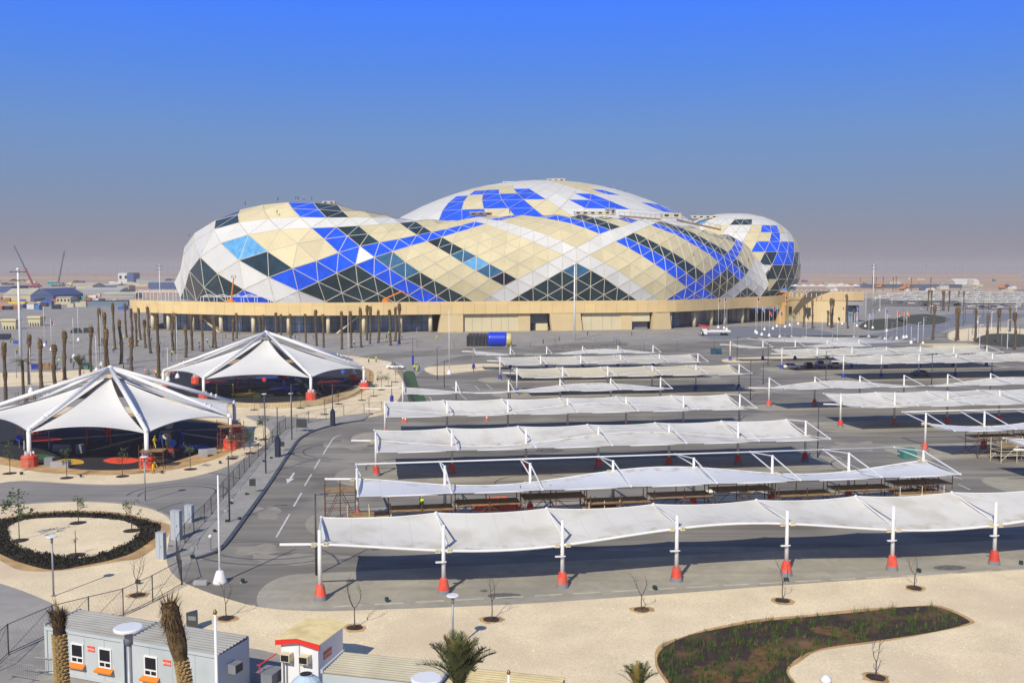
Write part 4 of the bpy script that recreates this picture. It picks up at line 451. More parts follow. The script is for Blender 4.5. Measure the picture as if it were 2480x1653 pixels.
d0,1,2 d0,3,1 b4,5,3 b4,6,5 d3,7,1 d3,5,7 w1,8,9 w1,7,8 d10,11,6 d10,12,11 d6,13,5 d6,11,13 d5,14,7 d5,13,14 w7,15,8 w7,14,15 c8,16,17 c8,15,16 c17,16,18 d19,20,12 d19,21,20 b12,22,11 b12,20,22 d11,23,13 d11,22,23 d13,24,14 d13,23,24 w14,25,15 w14,24,25 w15,26,16 w15,25,26 w16,27,18 w16,26,27 w18,28,29 w18,27,28 w30,31,21 w30,32,31 w21,33,20 w21,31,33 w20,34,22 w20,33,34 w22,35,23 w22,34,35 w23,36,24 w23,35,36 w24,37,25 w24,36,37 w25,38,26 w25,37,38 w26,39,27 w26,38,39 w27,40,28 w27,39,40 w28,40,41 d42,43,32 d42,44,43 d32,45,31 d32,43,45 d31,46,33 d31,45,46 b33,47,34 b33,46,47 d34,48,35 d34,47,48 l35,49,36 l35,48,49 w36,50,37 w36,49,50 d37,51,38 d37,50,51 d38,52,39 d38,51,52 d39,53,40 d39,52,53 d40,53,54 d55,56,44 d55,57,56 d44,58,43 d44,56,58 d43,59,45 d43,58,59 d45,60,46 d45,59,60 b46,61,47 b46,60,61 c47,62,48 c47,61,62 c48,63,49 c48,62,63 w49,64,50 w49,63,64 c50,65,51 c50,64,65 c51,66,52 c51,65,66 c52,67,53 c52,66,67 c53,68,54 c53,67,68 d69,70,57 d69,71,70 d57,72,56 d57,70,72 d56,73,58 d56,72,73 d58,74,59 d58,73,74 d59,75,60 d59,74,75 b60,76,61 b60,75,76 c61,77,62 c61,76,77 c62,78,63 c62,77,78 w63,79,64 w63,78,79 c64,80,65 c64,79,80 c65,81,66 c65,80,81 c66,82,67 c66,81,82 c67,83,68 c67,82,83 b84,85,71 b84,86,85 b71,87,70 b71,85,87 b70,88,72 b70,87,88 b72,89,73 b72,88,89 b73,90,74 b73,89,90 b74,91,75 b74,90,91 b75,92,76 W75,91,92 b76,93,77 b76,92,93 b77,94,78 b77,93,94 w78,95,79 w78,94,95 b79,96,80 b79,95,96 b80,97,81 b80,96,97 b81,98,82 b81,97,98 b82,99,83 b82,98,99 w100,101,86 w100,102,101 d86,103,85 d86,101,103 d85,104,87 d85,103,104 d87,105,88 d87,104,105 d88,106,89 d88,105,106 t89,107,90 t89,106,107 t90,108,91 t90,107,108 b91,109,92 b91,108,109 d92,110,93 d92,109,110 d93,111,94 d93,110,111 w94,112,95 w94,111,112 d95,113,96 d95,112,113 d96,114,97 d96,113,114 d97,115,98 d97,114,115 d98,116,99 d98,115,116 d117,118,102 d117,119,118 w102,120,101 w102,118,120 c101,121,103 c101,120,121 c103,122,104 c103,121,122 c104,123,105 c104,122,123 c105,124,106 c105,123,124 c106,125,107 c106,124,125 c107,126,108 c107,125,126 b108,127,109 b108,126,127 c109,128,110 c109,127,128 c110,129,111 c110,128,129 w111,130,112 w111,129,130 c112,131,113 c112,130,131 c113,132,114 c113,131,132 c114,133,115 c114,132,133 c115,133,134 d135,136,119 d135,137,136 d119,138,118 d119,136,138 w118,139,120 w118,138,139 c120,140,121 c120,139,140 c121,141,122 c121,140,141 c122,142,123 c122,141,142 c123,143,124 c123,142,143 c124,144,125 c124,143,144 c125,145,126 c125,144,145 b126,146,127 b126,145,146 c127,147,128 c127,146,147 c128,148,129 c128,147,148 w129,149,130 w129,148,149 c130,150,131 c130,149,150 c131,151,132 c131,150,151 c132,152,133 c132,151,152 d153,154,137 d153,155,154 d137,156,136 d137,154,156 d136,157,138 d136,156,157 w138,158,139 w138,157,158 D139,159,140 D139,158,159 t140,160,141 t140,159,160 l141,161,142 l141,160,161 t142,162,143 t142,161,162 d143,163,144 d143,162,163 d144,164,145 d144,163,164 b145,165,146 b145,164,165 d146,166,147 d146,165,166 d147,167,148 d147,166,167 w148,168,149 w148,167,168 d149,169,150 d149,168,169 d150,170,151 d150,169,170 d171,172,155 d171,173,172 d155,174,154 d155,172,174 d154,175,156 d154,174,175 d156,176,157 d156,175,176 w157,177,158 w157,176,177 c158,178,159 c158,177,178 c159,179,160 c159,178,179 c160,180,161 c160,179,180 c161,181,162 c161,180,181 c162,182,163 c162,181,182 c163,183,164 c163,182,183 b164,184,165 b164,183,184 c165,185,166 c165,184,185 c166,186,167 c166,185,186 w167,187,168 w167,186,187 c168,188,169 c168,187,188 d189,190,173 d189,191,190 d173,192,172 d173,190,192 d172,193,174 d172,192,193 d174,194,175 d174,193,194 d175,195,176 d175,194,195 w176,196,177 w176,195,196 c177,197,178 c177,196,197 c178,198,179 c178,197,198 c179,199,180 c179,198,199 c180,200,181 c180,199,200 c181,201,182 c181,200,201 c182,202,183 c182,201,202 b183,203,184 b183,202,203 c184,204,185 c184,203,204 c185,205,186 c185,204,205 d206,207,191 d206,208,207 d191,209,190 d191,207,209 d190,210,192 d190,209,210 d192,211,193 d192,210,211 d193,212,194 d193,211,212 t194,213,195 t194,212,213 w195,214,196 w195,213,214 c196,215,197 c196,214,215 c197,216,198 c197,215,216 c198,217,199 c198,216,217 c199,218,200 c199,217,218 c200,219,201 c200,218,219 c201,220,202 c201,219,220 b202,221,203 b202,220,221 c203,222,204 c203,221,222 c204,223,205 c204,222,223 w224,225,208 w224,226,225 w208,227,207 w208,225,227 w207,228,209 w207,227,228 w209,229,210 w209,228,229 w210,230,211 w210,229,230 w211,231,212 w211,230,231 w212,232,213 w212,231,232 w213,233,214 w213,232,233 w214,234,215 w214,233,234 w215,235,216 w215,234,235 w216,236,217 w216,235,236 w217,237,218 w217,236,237 w218,238,219 w218,237,238 w219,239,220 w219,238,239 w220,240,221 w220,239,240 w221,241,222 w221,240,241 w222,242,223 w222,241,242 b243,244,226 b243,245,244 b226,246,225 b226,244,246 c225,247,227 c225,246,247 c227,248,228 c227,247,248 c228,249,229 c228,248,249 c229,250,230 c229,249,250 c230,251,231 c230,250,251 c231,252,232 c231,251,252 w232,253,233 w232,252,253 c233,254,234 c233,253,254 c234,255,235 c234,254,255 c235,256,236 c235,255,256 c236,257,237 c236,256,257 c237,258,238 c237,257,258 c238,259,239 c238,258,259 b239,260,240 b239,259,260 c240,261,241 c240,260,261 c241,262,242 c241,261,262 b263,264,245 b263,265,264 b245,266,244 b245,264,266 b244,267,246 b244,266,267 c246,268,247 c246,267,268 c247,269,248 c247,268,269 c248,270,249 c248,269,270 c249,271,250 c249,270,271 c250,272,251 c250,271,272 c251,273,252 c251,272,273 w252,274,253 w252,273,274 c253,275,254 c253,274,275 c254,276,255 c254,275,276 c255,277,256 c255,276,277 c256,278,257 c256,277,278 c257,279,258 c257,278,279 c258,280,259 c258,279,280 b259,281,260 b259,280,281 c260,282,261 c260,281,282 c261,283,262 c261,282,283 w284,285,265 w284,286,285 b265,287,264 b265,285,287 b264,288,266 b264,287,288 b266,289,267 b266,288,289 b267,290,268 b267,289,290 b268,291,269 b268,290,291 b269,292,270 b269,291,292 b270,293,271 b270,292,293 b271,294,272 b271,293,294 b272,295,273 b272,294,295 w273,296,274 w273,295,296 b274,297,275 b274,296,297 b275,298,276 b275,297,298 b276,299,277 b276,298,299 b277,300,278 b277,299,300 b278,301,279 b278,300,301 b279,302,280 b279,301,302 b280,303,281 b280,302,303 c281,304,282 c281,303,304 b305,306,286 b305,307,306 w286,308,285 w286,306,308 d285,309,287 d285,308,309 d287,310,288 d287,309,310 b288,311,289 b288,310,311 d289,312,290 d289,311,312 d290,313,291 d290,312,313 d291,314,292 d291,313,314 d292,315,293 d292,314,315 d293,316,294 d293,315,316 d294,317,295 d294,316,317 w295,318,296 w295,317,318 d296,319,297 d296,318,319 d297,320,298 d297,319,320 d298,321,299 d298,320,321 d299,322,300 d299,321,322 d300,323,301 d300,322,323 d301,324,302 d301,323,324 b302,325,303 b302,324,325 c303,326,304 c303,325,326 b327,328,307 b327,329,328 d307,330,306 d307,328,330 w306,331,308 w306,330,331 d308,332,309 d308,331,332 d309,333,310 d309,332,333 b310,334,311 b310,333,334 c311,335,312 c311,334,335 c312,336,313 c312,335,336 c313,337,314 c313,336,337 c314,338,315 c314,337,338 c315,339,316 c315,338,339 c316,340,317 c316,339,340 w317,341,318 w317,340,341 c318,342,319 c318,341,342 c319,343,320 c319,342,343 c320,344,321 c320,343,344 c321,345,322 c321,344,345 c322,346,323 c322,345,346 c323,347,324 c323,346,347 d329,348,328 d329,349,348 d328,350,330 d328,348,350 w330,351,331 w330,350,351 d331,352,332 d331,351,352 d332,353,333 d332,352,353 b333,354,334 b333,353,354 c334,355,335 c334,354,355 c335,356,336 c335,355,356 c336,357,337 c336,356,357 c337,358,338 c337,357,358 c338,359,339 c338,358,359 c339,360,340 c339,359,360 w340,361,341 w340,360,361 b341,362,342 b341,361,362 c342,363,343 c342,362,363 c343,364,344 c343,363,364 c344,365,345 c344,364,365 c345,366,346 w349,367,348 w349,368,367 w348,369,350 w348,367,369 w350,370,351 w350,369,370 b351,371,352 b351,370,371 b352,372,353 b352,371,372 b353,373,354 b353,372,373 b354,374,355 b354,373,374 b355,375,356 b355,374,375 b356,376,357 b356,375,376 b357,377,358 b357,376,377 b358,378,359 b358,377,378 b359,379,360 b359,378,379 w360,380,361 w360,379,380 c361,381,362 c361,380,381 w368,382,367 w368,383,382 w367,384,369 w367,382,384 w369,385,370 w369,384,385 d370,386,371 d370,385,386 d371,387,372 d371,386,387 b372,388,373 b372,387,388 d373,389,374 d373,388,389 d374,390,375 d374,389,390 d375,391,376 d375,390,391 d376,392,377 d376,391,392 d377,393,378 d377,392,393 d378,394,379 d378,393,394 w379,395,380 w379,394,395 c380,396,381 c380,395,396 w383,397,382 w382,398,384 w382,397,398 w384,399,385 w384,398,399 c385,400,386 c385,399,400 c386,401,387 c386,400,401 b387,402,388 b387,401,402 c388,403,389 c388,402,403 c389,404,390 c389,403,404 c390,405,391 c390,404,405 c391,406,392 c391,405,406 c392,407,393 c392,406,407 c393,408,394 c393,407,408 w394,409,395 w394,408,409 c395,410,396 c395,409,410 w397,411,398 w397,412,411 w398,413,399 w398,411,413 c399,414,400 c399,413,414 c400,415,401 c400,414,415 b401,416,402 b401,415,416 c402,417,403 c402,416,417 c403,418,404 c403,417,418 c404,419,405 c404,418,419 c405,420,406 c405,419,420 c406,421,407 c406,420,421 c407,422,408 c407,421,422 w408,423,409 w408,422,423 w412,424,411 w411,425,413 w411,424,425 c413,426,414 c413,425,426 c414,427,415 c414,426,427 b415,428,416 b415,427,428 d416,429,417 d416,428,429 d417,430,418 d417,429,430 w424,431,425 w424,432,431 c425,433,426 c425,431,433 c426,434,427 c426,433,434 b427,435,428 b427,434,435 c428,436,429 c428,435,436 c429,437,430 c429,436,437 c433,438,434 c433,439,438 b434,440,435 b434,438,440 c435,441,436 c435,440,441 c436,442,437 c436,441,442 c443,444,445 c445,444,446 c445,446,447 c447,446,448 c447,448,449 c449,448,450 c449,450,451 c451,450,452 c451,452,453 c453,452,454 c453,454,455 c455,454,456 c455,456,457 c457,456,458 c457,458,459 c459,458,460 c459,460,461 c461,460,462 c461,462,463 c463,462,464 c463,464,465 c465,464,466 c465,466,467 c467,466,468 c467,468,469 c469,468,470 c469,470,471 c471,470,472 c471,472,473 c473,472,474 c473,474,475 c475,474,476 c475,476,477 c477,476,478 c477,478,479 c479,478,480 c479,480,481 c481,480,482 c481,482,483 c483,482,484 c483,484,485 c485,484,486 c485,486,487 c487,486,488 c487,488,489 c489,488,490 c489,490,491 c491,490,492 c491,492,493 c493,492,494 c493,494,495 c495,494,496 c495,496,497 c497,496,498 c497,498,499 c499,498,500 c499,500,501 c501,500,502 c501,502,503 c503,502,504 c503,504,505 c505,504,506 c505,506,507 c507,506,508 c507,508,509 c509,508,510 c509,510,511 c511,510,512 c511,512,513 c513,512,514 c513,514,515 c515,514,516 c515,516,517 c517,516,518 c517,518,443 c443,518,444 c518,519,444 c444,519,520 c444,520,446 c446,520,521 c446,521,448 c448,521,522 c448,522,450 c450,522,523 c450,523,452 c452,523,524 c452,524,454 c454,524,525 c454,525,456 c456,525,526 c456,526,458 c458,526,527 c458,527,460 c460,527,528 c460,528,462 c462,528,529 c462,529,464 c464,529,530 c464,530,466 c466,530,531 c466,531,468 c468,531,532 c468,532,470 c470,532,533 c470,533,472 c472,533,534 c472,534,474 c474,534,535 c474,535,476 c476,535,536 b476,536,478 b478,536,537 c478,537,480 c480,537,538 c480,538,482 c482,538,539 c482,539,484 c484,539,540 b484,540,486 b486,540,541 b486,541,488 b488,541,542 c488,542,490 c490,542,543 c490,543,492 c492,543,544 c492,544,494 c494,544,545 c494,545,496 c496,545,546 w496,546,498 w498,546,547 w498,547,500 w500,547,548 w500,548,502 w502,548,549 w502,549,504 w504,549,550 w504,550,506 w506,550,551 w506,551,508 w508,551,552 w508,552,510 w510,552,553 w510,553,512 w512,553,554 w512,554,514 w514,554,555 w514,555,516 w516,555,556 c516,556,518 c518,556,519 c519,557,520 c520,557,558 c520,558,521 c521,558,559 c521,559,522 c522,559,560 c522,560,523 c523,560,561 c523,561,524 c524,561,562 c524,562,525 c525,562,563 c525,563,526 c526,563,564 c526,564,527 c527,564,565 w527,565,528 w528,565,566 w528,566,529 w529,566,567 w529,567,530 w530,567,568 w530,568,531 w531,568,569 w531,569,532 w532,569,570 w532,570,533 w533,570,571 w533,571,534 w534,571,572 w534,572,535 w535,572,573 w535,573,536 w536,573,574 b536,574,537 b537,574,575 c537,575,538 c538,575,576 c538,576,539 c539,576,577 c539,577,540 c540,577,578 c540,578,541 c541,578,579 b541,579,542 b542,579,580 c542,580,543 c543,580,581 c543,581,544 c544,581,582 w544,582,545 w545,582,583 w545,583,546 w546,583,584 w546,584,547 w547,584,585 w547,585,548 w548,585,586 w548,586,549 w549,586,587 w549,587,550 w550,587,588 w550,588,551 w551,588,589 w551,589,552 w552,589,590 w552,590,553 w553,590,591 w553,591,554 w554,591,592 w554,592,555 w555,592,593 w555,593,556 w556,593,594 w556,594,519 w519,594,557 w594,595,557 w557,595,596 c557,596,558 c558,596,597 c558,597,559 c559,597,598 c559,598,560 c560,598,599 c560,599,561 c561,599,600 w561,600,562 w562,600,601 w562,601,563 w563,601,602 w563,602,564 w564,602,603 w564,603,565 w565,603,604 w565,604,566 w566,604,605 b566,605,567 b567,605,606 b567,606,568 b568,606,607 w568,607,569 w569,607,608 w569,608,570 w570,608,609 w570,609,571 w571,609,610 c579,611,580 c580,611,612 b580,612,581 b581,612,613 b581,613,582 b582,613,614 w582,614,583 w583,614,615 w583,615,584 w584,615,616 w584,616,585 w585,616,617 w585,617,586 w586,617,618 w586,618,587 w587,618,619 w587,619,588 w588,619,620 w588,620,589 w589,620,621 w589,621,590 w590,621,622 w590,622,591 w591,622,623 w591,623,592 w592,623,624 w592,624,593 w593,624,625 w593,625,594 w594,625,595 w595,626,596 w596,626,627 c596,627,597 c597,627,628 c597,628,598 c598,628,629 w598,629,599 w599,629,630 w599,630,600 w600,630,631 w600,631,601 w601,631,632 w601,632,602 w602,632,633 w602,633,603 w603,633,634 w603,634,604 w604,634,635 w604,635,605 w605,635,636 b605,636,606 b606,636,637 b606,637,607 b607,637,638 w607,638,608 w608,638,639 b611,640,612 b612,640,641 w612,641,613 w613,641,642 w613,642,614 w614,642,643 w614,643,615 w615,643,644 w615,644,616 w616,644,645 w616,645,617 w617,645,646 w617,646,618 w618,646,647 c618,647,619 c619,647,648 c619,648,620 c620,648,649 c620,649,621 c621,649,650 c621,650,622 c622,650,651 c622,651,623 c623,651,652 w623,652,624 w624,652,653 w624,653,625 w625,653,654 w625,654,595 w595,654,626 w654,655,626 w626,655,656 w626,656,627 w627,656,657 c627,657,628 c628,657,658 b628,658,629 b629,658,659 w629,659,630 w630,659,660 w630,660,631 w631,660,661 w631,661,632 w632,661,662 w632,662,633 w633,662,663 w633,663,634 w634,663,664 w634,664,635 w635,664,665 b635,665,636 b636,665,666 w636,666,637 w637,666,667 w637,667,638 w638,667,668 b641,669,642 b642,669,670 w642,670,643 w643,670,671 w643,671,644 w644,671,672 w644,672,645 w645,672,673 w645,673,646 w646,673,674 w646,674,647 w647,674,675 w647,675,648 w648,675,676 w648,676,649 w649,676,677 b649,677,650 b650,677,678 b650,678,651 b651,678,679 c651,679,652 c652,679,680 b652,680,653 b653,680,681 w653,681,654 w654,681,655 w655,682,656 w656,682,683 b656,683,657 b657,683,684 w657,684,658 w658,684,685 w658,685,659 w659,685,686 w659,686,660 w660,686,687 w660,687,661 w661,687,688 w661,688,662 w662,688,689 w662,689,663 w663,689,690 w663,690,664 w664,690,691 b664,691,665 b665,691,692 w665,692,666 w666,692,693 w666,693,667 w667,693,694 w669,695,670 w670,695,696 w670,696,671 w671,696,697 w671,697,672 w672,697,698 w672,698,673 w673,698,699 w673,699,674 w674,699,700 w674,700,675 w675,700,701 w675,701,676 w676,701,702 b676,702,677 b677,702,703 c677,703,678 c678,703,704 b678,704,679 b679,704,705 b679,705,680 b680,705,706 b680,706,681 b681,706,707 w681,707,655 w655,707,682 w707,708,682 w682,708,709 b682,709,683 b683,709,710 b683,710,684 b684,710,711 w684,711,685 w685,711,712 w685,712,686 w686,712,713 b686,713,687 b687,713,714 b687,714,688 b688,714,715 w688,715,689 w689,715,716 w689,716,690 w690,716,717 w690,717,691 w691,717,718 w691,718,692 w692,718,719 w692,719,693 w693,719,720 b695,721,696 b696,721,722 w696,722,697 w697,722,723 w697,723,698 w698,723,724 w698,724,699 w699,724,725 w699,725,700 w700,725,726 w700,726,701 w701,726,727 w701,727,702 w702,727,728 b702,728,703 b703,728,729 c703,729,704 c704,729,730 b704,730,705 b705,730,731 b705,731,706 b706,731,732 c706,732,707 c707,732,708 w708,733,709 w709,733,734 w709,734,710 w710,734,735 w710,735,711 w711,735,736 w711,736,712 w712,736,737 w712,737,713 w713,737,738 w713,738,714 w714,738,739 w714,739,715 w715,739,740 w715,740,716 w716,740,741 w716,741,717 w717,741,742 w717,742,718 w718,742,743 w718,743,719 w719,743,744 w745,746,721 w721,746,747 w721,747,722 w722,747,748 w722,748,723 w723,748,749 w723,749,724 w724,749,750 w724,750,725 w725,750,751 w725,751,726 w726,751,752 w726,752,727 w727,752,753 w727,753,728 w728,753,754 b728,754,729 b729,754,755 b729,755,730 b730,755,756 c730,756,731 c731,756,757 b731,757,732 b732,757,758 c732,758,708 c708,758,733 c758,759,733 c733,759,760 w733,760,734 w734,760,761 w734,761,735 w735,761,762 w735,762,736 w736,762,763 w736,763,737 w737,763,764 w737,764,738 w738,764,765 w738,765,739 w739,765,766 w739,766,740 w740,766,767 w740,767,741 w741,767,768 w741,768,742 w742,768,769 w742,769,743 w743,769,770 w746,771,747 w747,771,772 w747,772,748 w748,772,773 w748,773,749 w749,773,774 w749,774,750 w750,774,775 w750,775,751 w751,775,776 w751,776,752 w752,776,777 w752,777,753 w753,777,778 w753,778,754 w754,778,779 w754,779,755 w755,779,780 w755,780,756 w756,780,781 c756,781,757 c757,781,782 c757,782,758 c758,782,759 c783,784,785 c784,786,785 d784,787,786 d787,788,786 d787,789,788 d789,790,788 d789,791,790 d791,792,790 d791,793,792 d793,794,792 d793,795,794 d795,796,794 d795,797,796 d797,798,796 d797,799,798 d799,800,798 d799,801,800 d801,802,800 w803,804,805 w804,806,805 w804,807,806 w807,808,806 w807,809,808 w809,810,808 w809,811,810 w811,812,810 w811,813,812 w813,814,812 w813,815,814 w815,816,814 w815,817,816 w817,818,816 c817,819,818 c819,820,818 c819,821,820 c821,822,820 w821,823,822 w823,824,822 w823,825,824 w825,826,824 c825,783,826 c783,785,826 c785,786,827 c786,828,827 d786,788,828 d788,829,828 d788,790,829 d790,830,829 d790,792,830 d792,831,830 w792,794,831 w794,832,831 w794,796,832 w796,833,832 d796,798,833 d798,834,833 d798,800,834 d800,835,834 d800,802,835 d802,836,835 c837,805,838 c805,839,838 c805,806,839 c806,840,839 c806,808,840 c808,841,840 c808,810,841 c810,842,841 c810,812,842 c812,843,842 c812,814,843 c814,844,843 c814,816,844 c816,845,844 w816,818,845 w818,846,845 w818,820,846 w820,847,846 c820,822,847 c822,848,847 c822,824,848 c824,849,848 w824,826,849 w826,850,849 w826,785,850 w785,827,850 w850,827,851 w827,852,851 d827,828,852 d828,853,852 d828,829,853 d829,854,853 d829,830,854 d830,855,854 c830,831,855 c831,856,855 c831,832,856 c832,857,856 c832,833,857 c833,858,857 d833,834,858 d834,859,858 d834,835,859 d835,860,859 d835,836,860 d836,861,860 c862,838,863 c838,864,863 w838,839,864 w839,865,864 w839,840,865 w840,866,865 w840,841,866 w841,867,866 w841,842,867 w842,868,867 w842,843,868 w843,869,868 w843,844,869 w844,870,869 c844,845,870 c845,871,870 c845,846,871 c846,872,871 c846,847,872 c847,873,872 w847,848,873 w848,874,873 c848,849,874 c849,875,874 c849,850,875 c850,851,875 d851,852,876 d852,877,876 b852,853,877 b853,878,877 b853,854,878 b854,879,878 d854,855,879 d855,880,879 w855,856,880 w856,881,880 w856,857,881 w857,882,881 b857,858,882 b858,883,882 d858,859,883 d859,884,883 d859,860,884 d860,885,884 b860,861,885 b861,886,885 w887,863,888 w863,889,888 w863,864,889 w864,890,889 c864,865,890 c865,891,890 c865,866,891 c866,892,891 c866,867,892 c867,893,892 c867,868,893 c868,894,893 c868,869,894 c869,895,894 c869,870,895 c870,896,895 w870,871,896 w871,897,896 w871,872,897 w872,898,897 c872,873,898 c873,899,898 c873,874,899 c874,900,899 w874,875,900 w875,901,900 c875,851,901 c851,876,901 b901,876,902 b876,903,902 b876,877,903 b877,904,903 b877,878,904 b878,905,904 b878,879,905 b879,906,905 c879,880,906 c880,907,906 c880,881,907 c881,908,907 c881,882,908 c882,909,908 b882,883,909 b883,910,909 b883,884,910 b884,911,910 b884,885,911 b885,912,911 b885,886,912 b886,913,912 w914,888,915 w888,916,915 c888,889,916 c889,917,916 c889,890,917 c890,918,917 c890,891,918 c891,919,918 c891,892,919 c892,920,919 c892,893,920 c893,921,920 c893,894,921 c894,922,921 c894,895,922 c895,923,922 c895,896,923 c896,924,923 c896,897,924 c897,925,924 w897,898,925 w898,926,925 w898,899,926 w899,927,926 c899,900,927 c900,928,927 c900,901,928 c901,902,928 c902,903,929 c903,930,929 b903,904,930 b904,931,930 w904,905,931 w905,932,931 w905,906,932 w906,933,932 c906,907,933 c907,934,933 c907,908,934 c908,935,934 c908,909,935 c909,936,935 w909,910,936 w910,937,936 b910,911,937 b911,938,937 b911,912,938 b912,939,938 b912,913,939 b913,940,939 c913,941,940 c941,942,940 c941,943,942 c943,944,942 w943,945,944 w945,946,944 w945,947,946 w947,948,946 c947,915,948 c915,949,948 c915,916,949 c916,950,949 c916,917,950 c917,951,950 w917,918,951 w918,952,951 w918,919,952 w919,953,952 w919,920,953 w920,954,953 w920,921,954 w921,955,954 w921,922,955 w922,956,955 w922,923,956 w923,957,956 c923,924,957 c924,958,957 c924,925,958 c925,959,958 c925,926,959 c926,960,959 w926,927,960 w927,961,960 w927,928,961 w928,962,961 c928,902,962 c902,929,962 c962,929,963 c929,964,963 b929,930,964 b930,965,964 b930,931,965 b931,966,965 c931,932,966 c932,967,966 w932,933,967 w933,968,967 w933,934,968 w934,969,968 w934,935,969 w935,970,969 w935,936,970 w936,971,970 b936,937,971 b937,972,971 b937,938,972 b938,973,972 c938,939,973 c939,974,973 c939,940,974 c940,975,974 w940,942,975 w942,976,975 w942,944,976 w944,977,976 c944,946,977 c946,978,977 c946,948,978 c948,979,978 c948,949,979 c949,980,979 w949,950,980 w950,981,980 w950,951,981 w951,982,981 w951,952,982 w952,983,982 w952,953,983 w953,984,983 w953,954,984 w954,985,984 w954,955,985 w955,986,985 w955,956,986 w956,987,986 w956,957,987 w957,988,987 w957,958,988 w958,989,988 c958,959,989 c959,990,989 c959,960,990 c960,991,990 w960,961,991 w961,992,991 w961,962,992 w962,963,992 w963,964,993 w964,994,993 w964,965,994 w965,995,994 w965,966,995 w966,996,995 w966,967,996 w967,997,996 w967,968,997 w968,998,997 w968,969,998 w969,999,998 w969,970,999 w970,1000,999 w970,971,1000 w971,1001,1000 c971,972,1001 c972,1002,1001 c972,973,1002 c973,1003,1002 w973,974,1003 w974,1004,1003 w974,975,1004 w975,1005,1004 w975,976,1005 w976,1006,1005 d976,977,1006 d977,1007,1006 c977,978,1007 c978,1008,1007 c978,979,1008 c979,1009,1008 w979,980,1009 w980,1010,1009 w980,981,1010 w981,1011,1010 w981,982,1011 w982,1012,1011 w982,983,1012 w983,1013,1012 w983,984,1013 w984,1014,1013 w984,985,1014 w985,1015,1014 w985,986,1015 w986,1016,1015 w986,987,1016 w987,1017,1016 l987,988,1017 l988,1018,1017 w988,989,1018 w989,1019,1018 w989,990,1019 w990,1020,1019 w990,991,1020 w991,1021,1020 d991,992,1021 d992,1022,1021 d992,963,1022 d963,993,1022 w1022,993,1023 w993,1024,1023 w993,994,1024 w994,1025,1024 w994,995,1025 w995,1026,1025 w995,996,1026 w996,1027,1026 w996,997,1027 w997,1028,1027 w997,998,1028 w998,1029,1028 w998,999,1029 w999,1030,1029 w999,1000,1030 w1000,1031,1030 w1000,1001,1031 w1001,1032,1031 w1001,1002,1032 w1002,1033,1032 d1002,1003,1033 d1003,1034,1033 d1003,1004,1034 d1004,1035,1034 d1004,1005,1035 d1005,1036,1035 w1005,1006,1036 w1006,1037,1036 w1006,1007,1037 w1007,1038,1037 w1007,1008,1038 w1008,1039,1038 l1008,1009,1039 l1009,1040,1039 l1009,1010,1040 l1010,1041,1040 l1010,1011,1041 l1011,1042,1041 w1011,1012,1042 w1012,1043,1042 w1012,1013,1043 w1013,1044,1043 w1013,1014,1044 w1014,1045,1044 w1014,1015,1045 w1015,1046,1045 w1015,1016,1046 w1016,1047,1046 w1016,1017,1047 w1017,1048,1047 w1017,1018,1048 w1018,1049,1048 w1018,1019,1049 w1019,1050,1049 w1019,1020,1050 w1020,1051,1050 w1020,1021,1051 w1021,1052,1051 w1021,1022,1052 w1022,1023,1052 w1023,1024,1053 w1024,1054,1053 w1024,1025,1054 w1025,1055,1054 w1025,1026,1055 w1026,1056,1055 w1026,1027,1056 w1027,1057,1056 w1027,1028,1057 w1028,1058,1057 w1028,1029,1058 w1029,1059,1058 w1029,1030,1059 w1030,1060,1059 w1030,1031,1060 w1031,1061,1060 w1031,1032,1061 w1032,1062,1061 w1032,1033,1062 w1033,1063,1062 w1033,1034,1063 w1034,1064,1063 w1034,1035,1064 w1035,1065,1064 w1035,1036,1065 w1036,1066,1065 w1036,1037,1066 w1037,1067,1066 w1037,1038,1067 w1038,1068,1067 w1038,1039,1068 w1039,1069,1068 w1039,1040,1069 w1040,1070,1069 w1040,1041,1070 w1041,1071,1070 w1041,1042,1071 w1042,1072,1071 w1042,1043,1072 w1043,1073,1072 w1043,1044,1073 w1044,1074,1073 w1044,1045,1074 w1045,1075,1074 w1045,1046,1075 w1046,1076,1075 w1046,1047,1076 w1047,1077,1076 w1047,1048,1077 w1048,1078,1077 w1048,1049,1078 w1049,1079,1078 w1049,1050,1079 w1050,1080,1079 w1050,1051,1080 w1051,1081,1080 w1051,1052,1081 w1052,1082,1081 w1052,1023,1082 w1023,1053,1082 w1082,1053,1083 w1053,1084,1083 w1053,1054,1084 w1054,1085,1084 w1054,1055,1085 w1055,1086,1085 w1055,1056,1086 w1056,1087,1086 w1056,1057,1087 w1057,1088,1087 w1057,1058,1088 w1058,1089,1088 w1058,1059,1089 w1059,1090,1089 w1059,1060,1090 w1060,1091,1090 w1060,1061,1091 w1061,1092,1091 w1061,1062,1092 w1062,1093,1092 w1062,1063,1093 w1063,1094,1093 w1063,1064,1094 w1064,1095,1094 w1064,1065,1095 w1065,1096,1095 w1065,1066,1096 w1066,1097,1096 w1066,1067,1097 w1067,1098,1097 w1067,1068,1098 w1068,1099,1098 w1068,1069,1099 w1069,1100,1099 w1069,1070,1100 w1070,1101,1100 w1070,1071,1101 w1071,1102,1101 w1071,1072,1102 w1072,1103,1102 w1072,1073,1103 w1073,1104,1103 w1073,1074,1104 w1074,1105,1104 w1074,1075,1105 w1075,1106,1105 w1075,1076,1106 w1076,1107,1106 w1076,1077,1107 w1077,1108,1107 w1077,1078,1108 w1078,1109,1108 w1078,1079,1109 w1079,1110,1109 w1079,1080,1110 w1080,1111,1110 w1080,1081,1111 w1081,1112,1111 w1081,1082,1112 w1082,1083,1112
(771, 1359)"""
